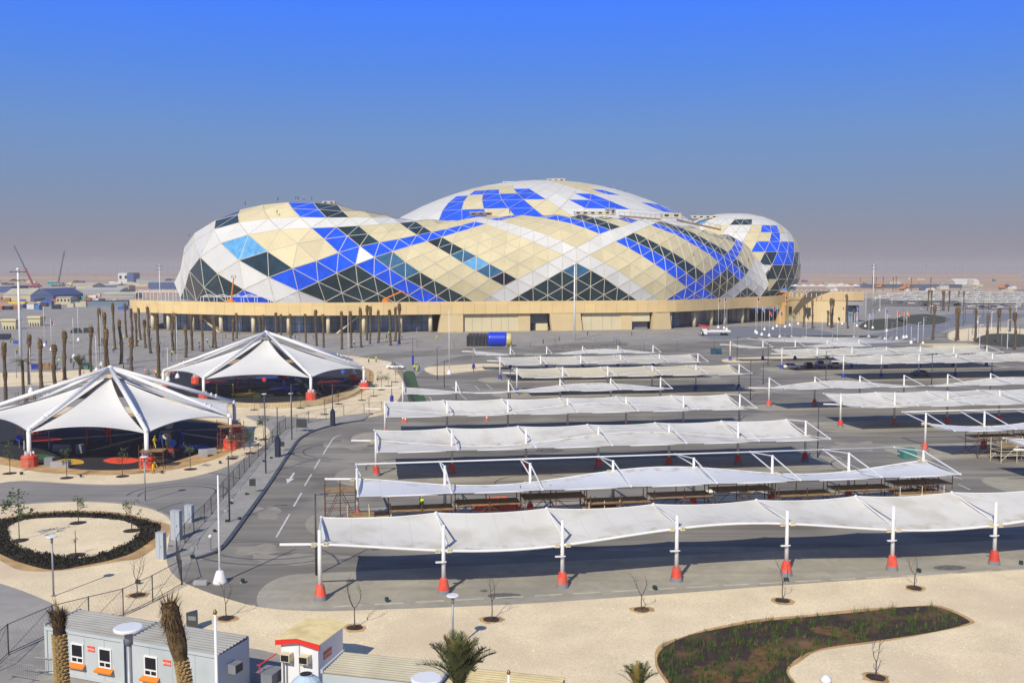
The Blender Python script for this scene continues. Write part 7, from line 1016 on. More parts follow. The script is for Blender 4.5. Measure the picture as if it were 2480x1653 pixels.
p = AT(1232, 1632, 33); flagpole(Vector((p.x, p.y, 0)), p.z, 'white pole tip with gold ball at the bottom edge', None, .06, False, True, None)
def mast(px, py, tp, label, r=.34, heads=True):
    p, h = gp_h(px, py, tp); t = empty('light_mast', p, .3, label, 'light mast', 'tall white floodlight masts')
    MB().tube((0, 0, 0), (0, 0, h), r, r * .6, n=12).build('pole', white, t, True)
    if heads:
        for zz in (h - .3, h - 2.6 if h > 22 else h - 1.4):
            MB().tube((-1.7, 0, zz), (1.7, 0, zz), .07, n=6).tube((0, -1.7, zz), (0, 1.7, zz), .07, n=6).build('crossarm', dark, t)
            for q in ((-1.7, 0), (1.7, 0), (0, -1.7), (0, 1.7)): MB().box((q[0], q[1], zz - .12), (.85, .7, .2)).build('floodlight', dark, t)
    MB().lathe((0, 0, h), [(.35, 0), (.5, .3), (.3, .7)], 10).build('cap', white, t, True)
mast(51, 875, 655, 'tall white floodlight mast among the left palms', .45); mast(388, 742, 643, 'white floodlight mast behind the left end of the podium')
mast(1391, 823, 642, 'tall plain white mast before the dark glass triangle of the arena', .38, False); mast(2114, 742, 642, 'white floodlight mast right of the arena wing')
# ================================================================== FENCES
def fence(pts, label, h=2.0, mesh_sp=.28):
    t = empty('wire_fence', (*pts[0], 0), 0, label, 'fence'); o = Vector((*pts[0], 0)); wires = MB()
    for i, p in enumerate(pts):
        q = Vector((*p, 0)) - o; MB().tube(q, q + Vector((0, 0, h)), .045, n=6).build('post', dark, t)
        if i:
            a = Vector((*pts[i - 1], 0)) - o; d = q - a; L_ = d.length
            for z in (.12, h - .05): wires.tube(a + Vector((0, 0, z)), q + Vector((0, 0, z)), .028, n=4, cap=False)
            wires.tube(a + Vector((0, 0, .1)), q + Vector((0, 0, h - .1)), .018, n=3, cap=False)
            k = int(L_ / mesh_sp)
            for j in range(k):
                for sg in (0, 1):
                    x0 = j / k; x1 = min(1, x0 + h * .5 / L_)
                    u = a + d * x0; v = a + d * x1
                    wires.tube(u + Vector((0, 0, .1 if sg else h - .1)), v + Vector((0, 0, h - .1 if sg else .1)), .0035, n=3, cap=False)
    wires.build('wire_mesh', dark, t)['kind'] = 'stuff'
fence(GS([(-40, 1640), (21, 1584), (128, 1535), (216, 1512), (299, 1491), (370, 1456), (440, 1416)]), 'wire fence running from the left edge past the grey cabins', 2.1)
fence(GS([(440, 1416), (428, 1355), (448, 1318), (470, 1292), (496, 1267), (512, 1248), (541, 1207), (566, 1178), (580, 1162), (592, 1147), (604, 1131), (626, 1107), (645, 1090), (660, 1074), (678, 1052), (692, 1041), (720, 1032), (748, 1024), (790, 1016), (833, 1008), (882, 1003), (925, 998)]), 'leaning wire fence along the footway from the white pole to the rear tent', 2.0)
fence(GS([(1005, 990), (990, 950), (978, 925), (965, 905), (950, 893)]), 'short wire fence beside the turf strip', 2.0)
fence(GS([(1380, 862), (1470, 858), (1560, 853), (1640, 848), (1730, 842)]), 'dark panel fence behind the rearmost middle canopy', 3.0, .5)
def picket(pts_px, label):
    pts = smooth(GS(pts_px), 8, False); t = empty('picket_fence', (*pts[0], 0), 0, label, 'fence'); o = pts[0]; d_ = [0]
    for i in range(1, len(pts)): d_.append(d_[-1] + math.dist(pts[i], pts[i - 1]))
    s = 0; pm = MB().box((0, 0, .5), (.11, .03, 1.0)).mesh('picket', M('cream picket', (.66, .58, .36), .6, .05, 1)); n = 0; rl = MB()
    for z in (.25, .8): rl.path([(p[0] - o[0], p[1] - o[1], z) for p in pts], .03, 4)
    rl.build('rail', steel2, t)
    while s < d_[-1] and n < 300:
        i = max(1, int(np.searchsorted(d_, s))); f = (s - d_[i - 1]) / max(1e-6, d_[i] - d_[i - 1]); a, b = pts[i - 1], pts[i]
        q = link('picket', pm, t, (a[0] + (b[0] - a[0]) * f - o[0], a[1] + (b[1] - a[1]) * f - o[1], 0)); q.rotation_euler = (0, 0, math.atan2(b[1] - a[1], b[0] - a[0])); s += .26; n += 1
picket([(515, 980), (600, 988), (680, 988), (740, 984), (800, 975), (850, 958), (885, 935)], 'cream picket fence round the front of the rear playground')
# ================================================================== SITE CABINS IN FRONT
cab_m = M('grey blue cabin panels', (0.51, 0.55, 0.55), 0.55, 0.05, 0.8, stain=(.42, .47, .48), stain_scale=.4)
roof_m = M('corrugated grey roof', (0.36, 0.355, 0.32), 0.55, 0.10, 0.8, stain=(.30, .28, .23), stain_scale=.5)
logo_m = M('orange red sticker', (0.80, 0.10, 0.03), 0.5)
def window(parent, x, z, w_, h_, y, sill=True):
    f = MB(); t_ = .09
    f.box((x, y, z + h_ / 2 - t_ / 2), (w_, .09, t_)).box((x, y, z - h_ / 2 + t_ / 2), (w_, .09, t_)).box((x - w_ / 2 + t_ / 2, y, z), (t_, .085, h_ - 2 * t_)).box((x + w_ / 2 - t_ / 2, y, z), (t_, .085, h_ - 2 * t_)).box((x, y, z - h_ * .2), (w_ - 2 * t_, .08, .08)).box((x, y, z - h_ * .35), (.07, .078, h_ * .25))
    fo = f.build('window_frame', white, parent)
    MB().box((x, y + .01, z + h_ * .13), (w_ - .18, .03, h_ * .56)).build('pane', glass, fo); MB().box((x, y + .01, z - h_ * .345), (w_ - .18, .03, h_ * .2)).build('pane', glass, fo)
    if sill: MB().add([(x - w_ * .7, y - .32, z - h_ * .5 - .16), (x + w_ * .7, y - .32, z - h_ * .5 - .16), (x + w_ * .62, y, z - h_ * .5 - .02), (x - w_ * .62, y, z - h_ * .5 - .02), (x - w_ * .62, y - .3, z - h_ * .5 - .26), (x + w_ * .62, y - .3, z - h_ * .5 - .26), (x + w_ * .55, y, z - h_ * .5 - .12), (x - w_ * .55, y, z - h_ * .5 - .12)], [(0, 1, 2, 3), (7, 6, 5, 4), (0, 4, 5, 1), (1, 5, 6, 2), (2, 6, 7, 3), (3, 7, 4, 0)]).build('sill_shelf', orange, fo)
def text(parent, s, x, y, z, size, m, rot=(math.pi / 2, 0, 0)):
    cu = bpy.data.curves.new('lettering', 'FONT'); cu.body = s; cu.size = size; cu.align_x = 'CENTER'; cu.align_y = 'CENTER'; cu.extrude = .004; cu.resolution_u = 2
    tmp = bpy.data.objects.new('tmp', cu); col.objects.link(tmp); bpy.context.view_layer.update()
    me = bpy.data.meshes.new_from_object(tmp.evaluated_get(bpy.context.evaluated_depsgraph_get())); bpy.data.objects.remove(tmp)
    me.materials.clear(); me.materials.append(m); o = link('lettering', me, parent, (x, y, z)); o.rotation_euler = rot; return o
def corr_roof(parent, x0, x1, y0, y1, z, n, along_x=True, rise=0.06, m=None, slope=.12):
    mb = MB(); vv = []; ff = []
    k = n * 4
    for i in range(k + 1):
        t_ = i / k; y = y0 + (y1 - y0) * t_; zz = z + slope * t_ + (rise if (i % 4) in (1, 2) else 0)
        vv += [(x0, y, zz), (x1, y, zz), (x0, y, zz - .05), (x1, y, zz - .05)]
    for i in range(k):
        a = 4 * i; b = a + 4; ff += [(a, a + 1, b + 1, b), (a + 2, b + 2, b + 3, a + 3), (a, b, b + 2, a + 2), (a + 1, a + 3, b + 3, b + 1)]
    mb.add(vv, ff); return mb.build('roof', m or roof_m, parent)
p0 = G(113, 1627).xy; p1 = G(528, 1580, 3.12).xy; dv_ = (p1 - p0); LN = dv_.length; rz_ = math.atan2(dv_.y, dv_.x)
def loc_on(u, v=0): d = dv_.normalized(); n_ = Vector((-d.y, d.x)); q = p0 + d * u + n_ * v; return (q.x, q.y, 0)
def cabin(u0, L_, label, wins, logos, ac=False):
    t = empty('site_cabin', loc_on(u0), rz_, label, 'site cabin', 'grey site cabins side by side')
    W_, H_ = 2.9, 2.85
    b = MB(); b.box((L_ / 2, W_ / 2, .12 + H_ / 2), (L_, W_, H_ - .05)); b.build('wall', cab_m, t)
    fr_ = MB()
    for x in (.09, L_ - .09):
        for y in (.0, W_): fr_.box((x, y, .1 + H_ / 2), (.2, .16, H_ + .05))
    fr_.box((L_ / 2, -.02, H_ + .06), (L_, .16, .2)).box((L_ / 2, W_ + .02, H_ + .06), (L_, .16, .2)).box((L_ / 2, -.02, .14), (L_ - .5, .12, .2)); fr_.build('frame', cab_m, t)
    for k in range(4): MB().box((L_ * (k + .5) / 4, .0, .15), (.3, .14, .12)).build('fork_pocket', black, t)
    corr_roof(t, -.05, L_ + .05, .02, W_, H_ + .17, 9)
    gt = MB(); gt.box((0.02, W_ / 2, H_ + .26), (.12, W_ + .1, .18)); gt.build('roof_edge', M('roof edge', (.33, .38, .40), .5), t)
    for x, z in wins: window(t, x, z, 1.0, 1.25, -.03)
    for x, z in logos:
        s_ = MB(); s_.box((x, -.03, z), (.56, .03, .34)); lg = s_.build('sticker', logo_m, t)
        text(lg, 'prime', x, -.05, z, .25, white)
    for x in (L_ * .25, L_ * .5, L_ * .75): MB().box((x, -.001, 1.5), (.03, .02, 2.5)).build('wall_joint', M('joint', (.36, .41, .43), .6), t)
    if ac:
        a = MB(); a.box((L_ + .3, 1.2, 1.85), (.55, .75, .55)); ao = a.build('air_conditioner', galv, t)
        MB().box((L_ + .58, 1.2, 1.85), (.02, .65, .45)).build('grille', black, ao)
    return t
cabin(0, 6.3, 'left grey cabin with two orange-silled windows behind the palm trunk', [(2.6, 1.62), (4.8, 1.62)], [(3.7, 2.05)])
cabin(6.55, LN - 6.55, 'right grey cabin with air conditioner on its end wall', [(1.75, 1.62), (4.25, 1.4)], [(2.95, 2.0)], True)
# white kiosk with red fascia
kp = G(682, 1651); kz = -0.30
t = empty('guard_kiosk', (kp.x, kp.y, 0), kz, 'small white kiosk with red roof edge and two air conditioners', 'kiosk')
W_, D_, H_ = 2.55, 3.3, 2.75
MB().box((W_ / 2, D_ / 2, H_ / 2), (W_, D_, H_)).build('wall', M('white cabin panels', (.78, .79, .80), .45, .03, .8), t)
fa = MB()
fa.add([(-.25, -.28, H_ - .02), (W_ / 2, -.28, H_ + .20), (W_ + .25, -.28, H_ - .02), (W_ + .25, -.28, H_ - .32), (W_ / 2, -.28, H_ - .04), (-.25, -.28, H_ - .32), (-.25, -.2, H_ - .02), (W_ / 2, -.2, H_ + .20), (W_ + .25, -.2, H_ - .02), (W_ + .25, -.2, H_ - .32), (W_ / 2, -.2, H_ - .04), (-.25, -.2, H_ - .32)],
       [(5, 4, 1, 0), (4, 3, 2, 1), (6, 7, 10, 11), (7, 8, 9, 10), (0, 1, 7, 6), (1, 2, 8, 7), (3, 4, 10, 9), (4, 5, 11, 10), (2, 3, 9, 8), (5, 0, 6, 11)])
fa.build('fascia', M('red fascia', (.80, .035, .02), .45), t)
tan_roof = M('tan corrugated roof', (.55, .46, .25), .6, .12, 1.0, stain=(.42, .33, .17), stain_scale=.7)
rf = MB(); n_ = 15
for sg in (0, 1):
    vv = []; 
    for i in range(n_ * 2 + 1):
        y = -.25 + (D_ + .5) * i / (n_ * 2); zz = .09 if i % 2 else 0
        xa, za = (-.27, H_ - .02) if sg == 0 else (W_ / 2, H_ + .20); xb, zb_ = (W_ / 2, H_ + .20) if sg == 0 else (W_ + .27, H_ - .02)
        vv += [(xa, y, za + zz + .03), (xb, y, zb_ + zz + .03)]
    rf.add(vv, [(2 * i, 2 * i + 1, 2 * i + 3, 2 * i + 2) for i in range(n_ * 2)])
rf.build('roof', tan_roof, t)
for x in (.55, 1.8):
    a = MB(); a.box((x, -.28, 1.78), (.62, .5, .48)); ao = a.build('air_conditioner', steel2, t); MB().box((x, -.54, 1.78), (.52, .02, .38)).build('grille', black, ao)
    MB().tube((x + .25, -.02, 1.2), (x + .25, -.5, 1.53), .03, n=5).tube((x - .25, -.02, 1.2), (x - .25, -.5, 1.53), .03, n=5).build('bracket', steel2, t)
s_ = MB(); s_.box((W_ + .01, 1.2, 1.7), (.03, 1.05, .5)); lg = s_.build('sticker', logo_m, t); text(lg, 'prime', W_ + .035, 1.2, 1.7, .38, white, (math.pi / 2, 0, math.pi / 2))
MB().box((W_ / 2, -.01, 1.3), (.05, .03, 2.5)).build('wall_joint', galv, t); MB().tube((.2, -.1, 0), (.2, -.1, 1.6), .04, n=6).tube((.42, -.1, 0), (.42, -.1, 1.3), .03, n=6).build('pipe', galv, t)
hd = empty('handrail', (kp.x - 1.1, kp.y + .3, 0), kz, 'red handrail at the left of the white kiosk', 'handrail')
MB().tube((0, -.6, 0), (0, -.6, 1.2), .04, n=6).tube((0, -.6, 1.2), (.5, .6, 1.55), .04, n=6).tube((-.2, -.55, 1.15), (0, -.6, 1.2), .04, n=6).build('rail', M('red fascia', (.8, .03, .02)), hd); MB().box((.3, 0, .35), (1.2, 1.4, .7)).build('step_block', dconc, hd)
tk = empty('water_tank', G(742, 1690), 0, 'pale blue water tank with open black mouth at the bottom edge', 'water tank')
MB().lathe((0, 0, 0), [(.95, 0), (.95, .9), (.8, 1.15), (.42, 1.4), (.42, 1.5)], 12).build('body', M('pale blue plastic', (.50, .62, .74), .4), tk); MB().lathe((0, 0, 1.44), [(.36, 0), (.36, .075)], 16).build('mouth', black, tk)
# long low cabin cut by the bottom edge
q0 = AT(781, 1626, 56.0); q1 = AT(1060, 1653, 54.3)
d_ = Vector((q1.x - q0.x, q1.y - q0.y)); rz2 = math.atan2(d_.y, d_.x)
t = empty('site_cabin', (q0.x, q0.y, 0), rz2, 'tan-roofed long cabin at the bottom edge right of the kiosk', 'site cabin'); L_ = d_.length; z_ = q0.z
MB().box((L_ / 2, 1.5, z_ / 2 - .05), (L_, 3.0, z_ - .1)).build('wall', cab_m, t); corr_roof(t, 0.02, L_ - .03, .02, 3.0, z_, 10, m=M('tan grey roof', (.46, .42, .30), .55, .12, .7), slope=.05)
MB().box((-.03, 1.5, z_ + .05), (.14, 3.1, .22)).box((L_ + .03, 1.5, z_ + .05), (.14, 3.1, .22)).build('roof_edge', cab_m, t)
t = empty('site_cabin', (q0.x + d_.x * 1.03, q0.y + d_.y * 1.03, 0), rz2, 'tan-roofed cabin at the bottom edge behind the palm crown', 'site cabin')
MB().box((3.2, 1.5, z_ / 2 - .15), (6.4, 3.0, z_ - .3)).build('wall', cab_m, t); corr_roof(t, 0.02, 6.4, .02, 3.0, z_ - .2, 10, m=tan_roof, slope=.05)
# ================================================================== SMALL FOREGROUND THINGS
for px, py, tp, w_, lab in ((428, 1306, 1236, .95, 'tallest grey utility cabinet beside the wire fence'), (391, 1353, 1289, .75, 'grey utility cabinet nearest the oval bed'), (459, 1264, 1223, .8, 'farthest grey utility cabinet by the fence')):
    p, h = gp_h(px, py, tp); t = empty('utility_cabinet', p, -.25, lab, 'cabinet', 'grey utility cabinets by the fence')
    MB().box((0, 0, h / 2), (w_, .5, h)).box((0, 0, h + .02), (w_ + .06, .56, .06)).build('body', M('cabinet grey', (.40, .45, .50), .5, .05, 1), t); MB().box((w_ * .2, -.26, h * .5), (.04, .03, .2)).build('handle', dark, t); MB().box((0, -.255, h * .5), (.012, .012, h * .94)).build('door_gap', black, t)
p, h = gp_h(471, 1522, 1480); t = empty('sign_totem', p, -.2, 'dark three-sided sign totem behind the right grey cabin', 'sign'); MB().prism([(-.45, -.3), (.45, -.3), (0, .45)], 0, h).build('body', dark, t); MB().box((0, -.31, h * .7), (.6, .02, .3)).build('panel', M('sign grey', (.2, .22, .25), .5), t)
p, h = gp_h(731, 1047, 1014); t = empty('notice_board', p, -.15, 'dark notice board on two white legs at the bend of the road', 'sign')
MB().box((0, 0, h * .68), (1.9, .1, h * .62)).build('board', dark, t)
for x in (-.92, .92): MB().box((x, 0, h / 2), (.1, .12, h)).build('leg', galv, t)
for px, py, tp, lab in ((683, 1094, 1068, 'small dark sign on posts beside the boxed lamp'), (612, 1196, 1158, 'small dark sign on posts near the road arrow')):
    p, h = gp_h(px, py, tp); t = empty('sign', p, .2, lab, 'sign', 'small dark signs on the footway'); MB().box((0, 0, h * .75), (.7, .06, h * .45)).build('panel', dark, t)
    for x in (-.28, .28): MB().tube((x, 0.05, 0), (x, .05, h), .03, n=6).build('post', M('sign post', (.4, .3, .15), .6), t)
p, h = gp_h(510, 1336, 1292); t = empty('bollard_light', p, 0, 'grey bollard with white round head near the white pole', 'bollard'); MB().tube((0, 0, 0), (0, 0, h * .75), .07, n=8).build('post', galv, t); MB().lathe((0, 0, h * .75), [(.06, 0), (.17, .12), (.17, .25), (.05, .36)], 12).build('head', white, t, True)
for i, (px, py) in enumerate(((1586, 1428), (1904, 1408), (2225, 1386), (2473, 1367), (937, 1457), (588, 1411), (334, 1414), (465, 1352), (196, 1155), (52, 1149), (533, 1122), (393, 1146), (620, 1065), (560, 1222), (598, 1200), (640, 1120), (657, 1112), (580, 1260), (520, 1290), (550, 1266))):
    p = G(px, py); t = empty('ground_spotlight', p, random.random() * 6, 'small dark ground spotlight, %s from the left' % ordn(sorted([a for a in (1586, 1904, 2225, 2473, 937, 588, 334, 465, 196, 52, 533, 393, 620, 560, 598, 640, 657, 580, 520, 550)]).index(px)), 'spotlight', 'small ground spotlights')
    MB().box((0, 0, .22), (.36, .24, .26)).build('housing', M('dark green metal', (.02, .045, .04), .5), t); MB().box((0, .05, .05), (.2, .3, .1)).build('foot', conc, t)
def block(px, py, w_, d_, h_, label, name='concrete_block', m=None, rz=.0, cat='block', group='grey concrete blocks'):
    p = G(px, py); o = MB().box((0, 0, h_ / 2), (w_, d_, h_)).build(name, m or conc, None, loc=p); o.rotation_euler = (0, 0, rz); tag(o, label, cat, group)
    bv = o.modifiers.new('bevel', 'BEVEL'); bv.width = .03; bv.segments = 2
block(486, 1415, 1.1, .5, .35, 'concrete foot block under the fence corner near the white pole'); block(492, 1105, 1.2, .9, 1.0, 'upright grey bench block left of the right red footing', rz=.3); block(508, 1098, 1.8, .7, .7, 'low grey bench block beside the upright one', rz=.5)
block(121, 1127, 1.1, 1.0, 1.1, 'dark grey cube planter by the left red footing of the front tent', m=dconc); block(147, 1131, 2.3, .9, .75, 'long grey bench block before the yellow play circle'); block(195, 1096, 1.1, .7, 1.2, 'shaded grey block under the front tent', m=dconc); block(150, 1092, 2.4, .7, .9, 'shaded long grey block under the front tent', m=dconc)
for i, (x, y) in enumerate(((560, 1215), (575, 1190), (610, 1160), (470, 1330), (545, 1240))): block(x, y, .55, .3, .28, 'loose concrete block on the footway, %s from the left' % ordn(sorted([560, 575, 610, 470, 545]).index(x)), rz=random.random(), group='loose blocks on the footway')
bag = MB(); bag.lathe((0, 0, 0), [(.25, 0), (.36, .15), (.32, .3), (.16, .45), (.05, .5)], 9); o = bag.build('rubbish_bag', M('white plastic bag', (.75, .78, .80), .4, .1, 3), None, True, loc=G(2000, 1652)); tag(o, 'white plastic bag on the gravel at the bottom edge', 'bag')
# crowd barriers at the lower left
for i, (px, py) in enumerate(((20, 1640), (85, 1630))):
    t = empty('crowd_barrier', G(px, py), -.35 + .2 * i, ('leftmost' if i == 0 else 'second') + ' steel crowd barrier in the lower left corner', 'barrier', 'steel crowd barriers'); b = MB()
    for z in (.25, 1.05): b.tube((0, 0, z), (2.2, 0, z), .025, n=5)
    for k in range(15): b.tube((2.2 * k / 14, 0, .25), (2.2 * k / 14, 0, 1.05), .012, n=4)
    for x in (.3, 1.9): b.tube((x, -.3, 0), (x, .3, 0), .03, n=5).tube((x, 0, 0), (x, 0, .25), .03, n=5)
    b.build('frame', galv, t)
# play equipment
def swing(px, py, m, label, s=1.0, D=None):
    t = empty('swing_frame', G(px, py), random.random(), label, 'swing', 'play frames under the tents')
    for x in (-1.6 * s, 1.6 * s): MB().tube((x, -.9, 0), (x, 0, 2.5 * s), .07, n=6).tube((x, .9, 0), (x, 0, 2.5 * s), .07, n=6).build('leg', m, t)
    MB().tube((-1.6 * s, 0, 2.5 * s), (1.6 * s, 0, 2.5 * s), .06, n=6).build('top_bar', galv, t)
    for x in (-.6, .6): MB().tube((x - .2, 0, 2.5 * s), (x - .2, 0, .5), .015, n=4).tube((x + .2, 0, 2.5 * s), (x + .2, 0, .5), .015, n=4).box((x, 0, .48), (.5, .2, .05)).build('seat', black, t)
swing(545, 960, M('yellow paint', (.75, .5, .03), .5), 'yellow swing frame in the rear playground'); swing(590, 940, M('red play paint', (.6, .05, .04), .5), 'red play frame behind the yellow swing'); swing(700, 935, M('blue play paint', (.03, .07, .5), .5), 'blue play frame in the middle of the rear playground', 1.2); swing(790, 945, orange, 'orange play frame at the right of the rear playground'); swing(90, 1085, galv, 'grey play frame over the green play circle'); swing(415, 1085, M('blue play paint', (.03, .07, .5), .5), 'blue play frame under the right of the front tent'); swing(240, 1075, M('red play paint', (.6, .05, .04), .5), 'red play frame in the shade of the front tent')
for i, (px, py, c) in enumerate(((47, 1085, (.03, .1, .6)), (258, 1068, (.7, .05, .03)), (420, 1098, (.05, .2, .8)), (402, 1080, (.7, .7, .6)), (640, 935, (.65, .05, .05)), (560, 920, (.05, .1, .6)), (830, 915, (.06, .12, .7)))):
    p = G(px, py); t = empty('play_panel', p, 0, 'round coloured play panel on a post, %s listed from left to right' % ordn([47, 258, 402, 420, 560, 640, 830].index(px)), 'play panel', 'round play panels'); MB().tube((0, 0, 0), (0, 0, 1.3), .05, n=6).build('post', galv, t); MB().tube((0, -.06, 1.5), (0, .06, 1.5), .45, n=14).build('disc', M('panel %d' % i, c, .5), t)
# ================================================================== PEOPLE
def person_mesh(pose, top, legs, head):
    if pose == 'stand': J = {'pel': (0, 0, .92), 'chest': (0, 0, 1.30), 'neck': (0, 0, 1.47), 'head': (0, -.02, 1.60), 'crown': (0, -.01, 1.72), 'shL': (-.19, 0, 1.40), 'elL': (-.25, -.02, 1.12), 'haL': (-.24, -.12, .86), 'shR': (.19, 0, 1.40), 'elR': (.26, -.02, 1.12), 'haR': (.25, -.10, .86), 'hiL': (-.10, 0, .88), 'knL': (-.11, -.02, .48), 'anL': (-.12, .03, .07), 'toL': (-.13, -.12, .04), 'hiR': (.10, 0, .88), 'knR': (.11, -.03, .48), 'anR': (.12, .0, .07), 'toR': (.13, -.15, .04)}
    elif pose == 'walk': J = {'pel': (0, 0, .92), 'chest': (0, -.04, 1.30), 'neck': (0, -.06, 1.47), 'head': (0, -.09, 1.60), 'crown': (0, -.08, 1.72), 'shL': (-.19, -.05, 1.40), 'elL': (-.24, .08, 1.14), 'haL': (-.22, .0, .92), 'shR': (.19, -.05, 1.40), 'elR': (.24, -.16, 1.14), 'haR': (.20, -.32, 1.0), 'hiL': (-.10, 0, .88), 'knL': (-.10, -.16, .50), 'anL': (-.11, -.20, .07), 'toL': (-.11, -.36, .05), 'hiR': (.10, 0, .88), 'knR': (.10, .06, .48), 'anR': (.11, .28, .10), 'toR': (.11, .15, .04)}
    else: J = {'pel': (0, .12, .88), 'chest': (0, -.14, 1.16), 'neck': (0, -.26, 1.28), 'head': (0, -.34, 1.37), 'crown': (0, -.40, 1.47), 'shL': (-.19, -.18, 1.24), 'elL': (-.28, -.32, 1.0), 'haL': (-.18, -.52, .86), 'shR': (.19, -.18, 1.24), 'elR': (.27, -.34, 1.0), 'haR': (.14, -.56, .90), 'hiL': (-.10, .1, .84), 'knL': (-.16, -.08, .48), 'anL': (-.16, .06, .07), 'toL': (-.17, -.1, .04), 'hiR': (.10, .1, .84), 'knR': (.16, .0, .48), 'anR': (.17, .12, .07), 'toR': (.18, -.04, .04)}
    E_ = [('pel', 'chest'), ('chest', 'neck'), ('neck', 'head'), ('head', 'crown'), ('chest', 'shL'), ('shL', 'elL'), ('elL', 'haL'), ('chest', 'shR'), ('shR', 'elR'), ('elR', 'haR'), ('pel', 'hiL'), ('hiL', 'knL'), ('knL', 'anL'), ('anL', 'toL'), ('pel', 'hiR'), ('hiR', 'knR'), ('knR', 'anR'), ('anR', 'toR')]
    rad = {'pel': .16, 'chest': .17, 'neck': .07, 'head': .115, 'crown': .09, 'sh': .085, 'el': .06, 'ha': .05, 'hi': .11, 'kn': .08, 'an': .06, 'to': .05}
    nm = list(J); me = bpy.data.meshes.new('p'); me.from_pydata([J[k] for k in nm], [(nm.index(a), nm.index(b)) for a, b in E_], [])
    o = bpy.data.objects.new('p', me); col.objects.link(o); o.modifiers.new('s', 'SKIN')
    for i, k in enumerate(nm):
        r_ = rad.get(k) or rad[k[:2]]; me.skin_vertices[0].data[i].radius = (r_, r_ * (.78 if k in ('pel', 'chest') else 1))
    me.skin_vertices[0].data[nm.index('pel')].use_root = True
    s = o.modifiers.new('ss', 'SUBSURF'); s.levels = 1
    bpy.context.view_layer.update(); dg = bpy.context.evaluated_depsgraph_get()
    m2 = bpy.data.meshes.new_from_object(o.evaluated_get(dg)); bpy.data.objects.remove(o)
    for m in (top, legs, skin_m, head, black): m2.materials.append(m)
    hz = J['head'][2]; hd = Vector(J['head'])
    for p in m2.polygons:
        c = p.center
        if (Vector(c) - hd).length < .24 and c.z > hz - .11: p.material_index = 3 if c.z > hz + .04 else 2
        elif c.z < .12: p.material_index = 4
        elif min((Vector(c) - Vector(J['haL'])).length, (Vector(c) - Vector(J['haR'])).length) < .1: p.material_index = 2
        elif c.z < J['pel'][2] + .02 and abs(c.x) < .24 and c.y > J['haL'][1] + .14 - .14 * (pose != 'bend'): p.material_index = 1
        p.use_smooth = True
    m2.name = 'body'; return m2
dk_ = M('dark trousers', (.02, .025, .04), .8); hard_w = M('white helmet', (.75, .75, .72), .4)
PM = {'hv': person_mesh('stand', hiviz, dk_, hard_w), 'hw': person_mesh('walk', hiviz, bluec, hard_w), 'bl': person_mesh('walk', bluec, bluec, yellow), 'gr': person_mesh('stand', M('grey shirt', (.12, .12, .13), .8), dk_, black),
      'ye': person_mesh('bend', yellow, M('orange yellow overall', (.75, .38, .02), .7), hiviz), 'yb': person_mesh('walk', yellow, yellow, hiviz), 'or': person_mesh('bend', orange, dk_, hard_w), 'wh': person_mesh('stand', M('white shirt', (.7, .7, .7), .7), dk_, black)}
def person(kind, loc, label, rz=None, group='workers about the site'):
    o = link('person', PM[kind], None, loc); o.rotation_euler = (0, 0, random.random() * 6.28 if rz is None else rz)
    tag(o, label, 'person', group); return o
person('ye', G(372, 1146), 'worker in yellow overalls bending with a hose by the front tent footing', .9)
person('yb', Vector((-46.3, 128.9, 2.26)), 'worker in yellow standing on the scaffold at the front tent leg', 1.5)
MB().tube((0, 0, 0), (1.0, -.3, .5), .03, n=6).build('spray_lance', dark, None, loc=G(376, 1146) + Vector((-.2, -.5, .4)))
tag(bpy.data.objects['spray_lance'], 'dark lance held by the bending yellow worker', 'tool')
DES = {'hv': 'worker in yellow vest and white helmet', 'hw': 'walking worker in yellow vest and blue trousers', 'bl': 'worker in blue clothes', 'gr': 'man in grey shirt', 'wh': 'man in white shirt', 'or': 'bending worker in orange'}
PL = [('hv', 893, 878, 'standing behind the white police car, left one'), ('hv', 911, 877, 'standing behind the white police car, right one'), ('hv', 1004, 898, 'in a group on the turf end, left one'), ('hw', 1010, 900, 'in turf end group, middle one'), ('bl', 1016, 899, 'in a group on the turf end, right one'), ('hv', 378, 912, 'by the rear tent left footing'), ('gr', 172, 880, 'in the left plaza crowd beside the fan palm'), ('wh', 180, 884, 'in the left plaza crowd'), ('hw', 143, 882, 'between the left palm trunks'), ('bl', 205, 880, 'right of the fan palm'), ('gr', 178, 893, 'before the fan palm trunk'), ('hv', 299, 894, 'between palm trunks left of the rear tent'), ('bl', 310, 882, 'carrying something left of the rear tent'), ('bl', 250, 905, 'by the red cones on the left plaza'), ('gr', 176, 802, 'far out on the left plaza, left one'), ('gr', 184, 804, 'far out on the left plaza, middle one'), ('hv', 26, 830, 'at the left edge of the plaza'), ('bl', 483, 848, 'among the palms before the arena columns'), ('hv', 508, 842, 'by the palm before the third column'), ('bl', 547, 820, 'near the stair foot'), ('gr', 709, 812, 'before the glass front left of the stairs'), ('bl', 973, 823, 'right of the last palms'), ('wh', 936, 818, 'between the last palms'), ('hw', 932, 829, 'near the last palms on the open plaza'), ('gr', 1530, 812, 'walking before the pale recessed wall'), ('wh', 1328, 801, 'in the doorway recess'), ('gr', 1423, 812, 'right of the tall white mast'), ('hw', 1058, 822, 'on the plaza left of the dark rack'), ('bl', 964, 838, 'pushing a cart by the lamp'), ('gr', 2020, 850, 'near the flagpole circle'), ('hv', 1022, 1240, 'under the second canopy by its second footing')]
for i, (k, x, y, d) in enumerate(PL): person(k, G(x, y), DES[k] + ' ' + d)
rp = random.Random(11); XP = sorted([rp.uniform(20, 520) for i in range(18)] + [rp.uniform(700, 1700) for i in range(8)])
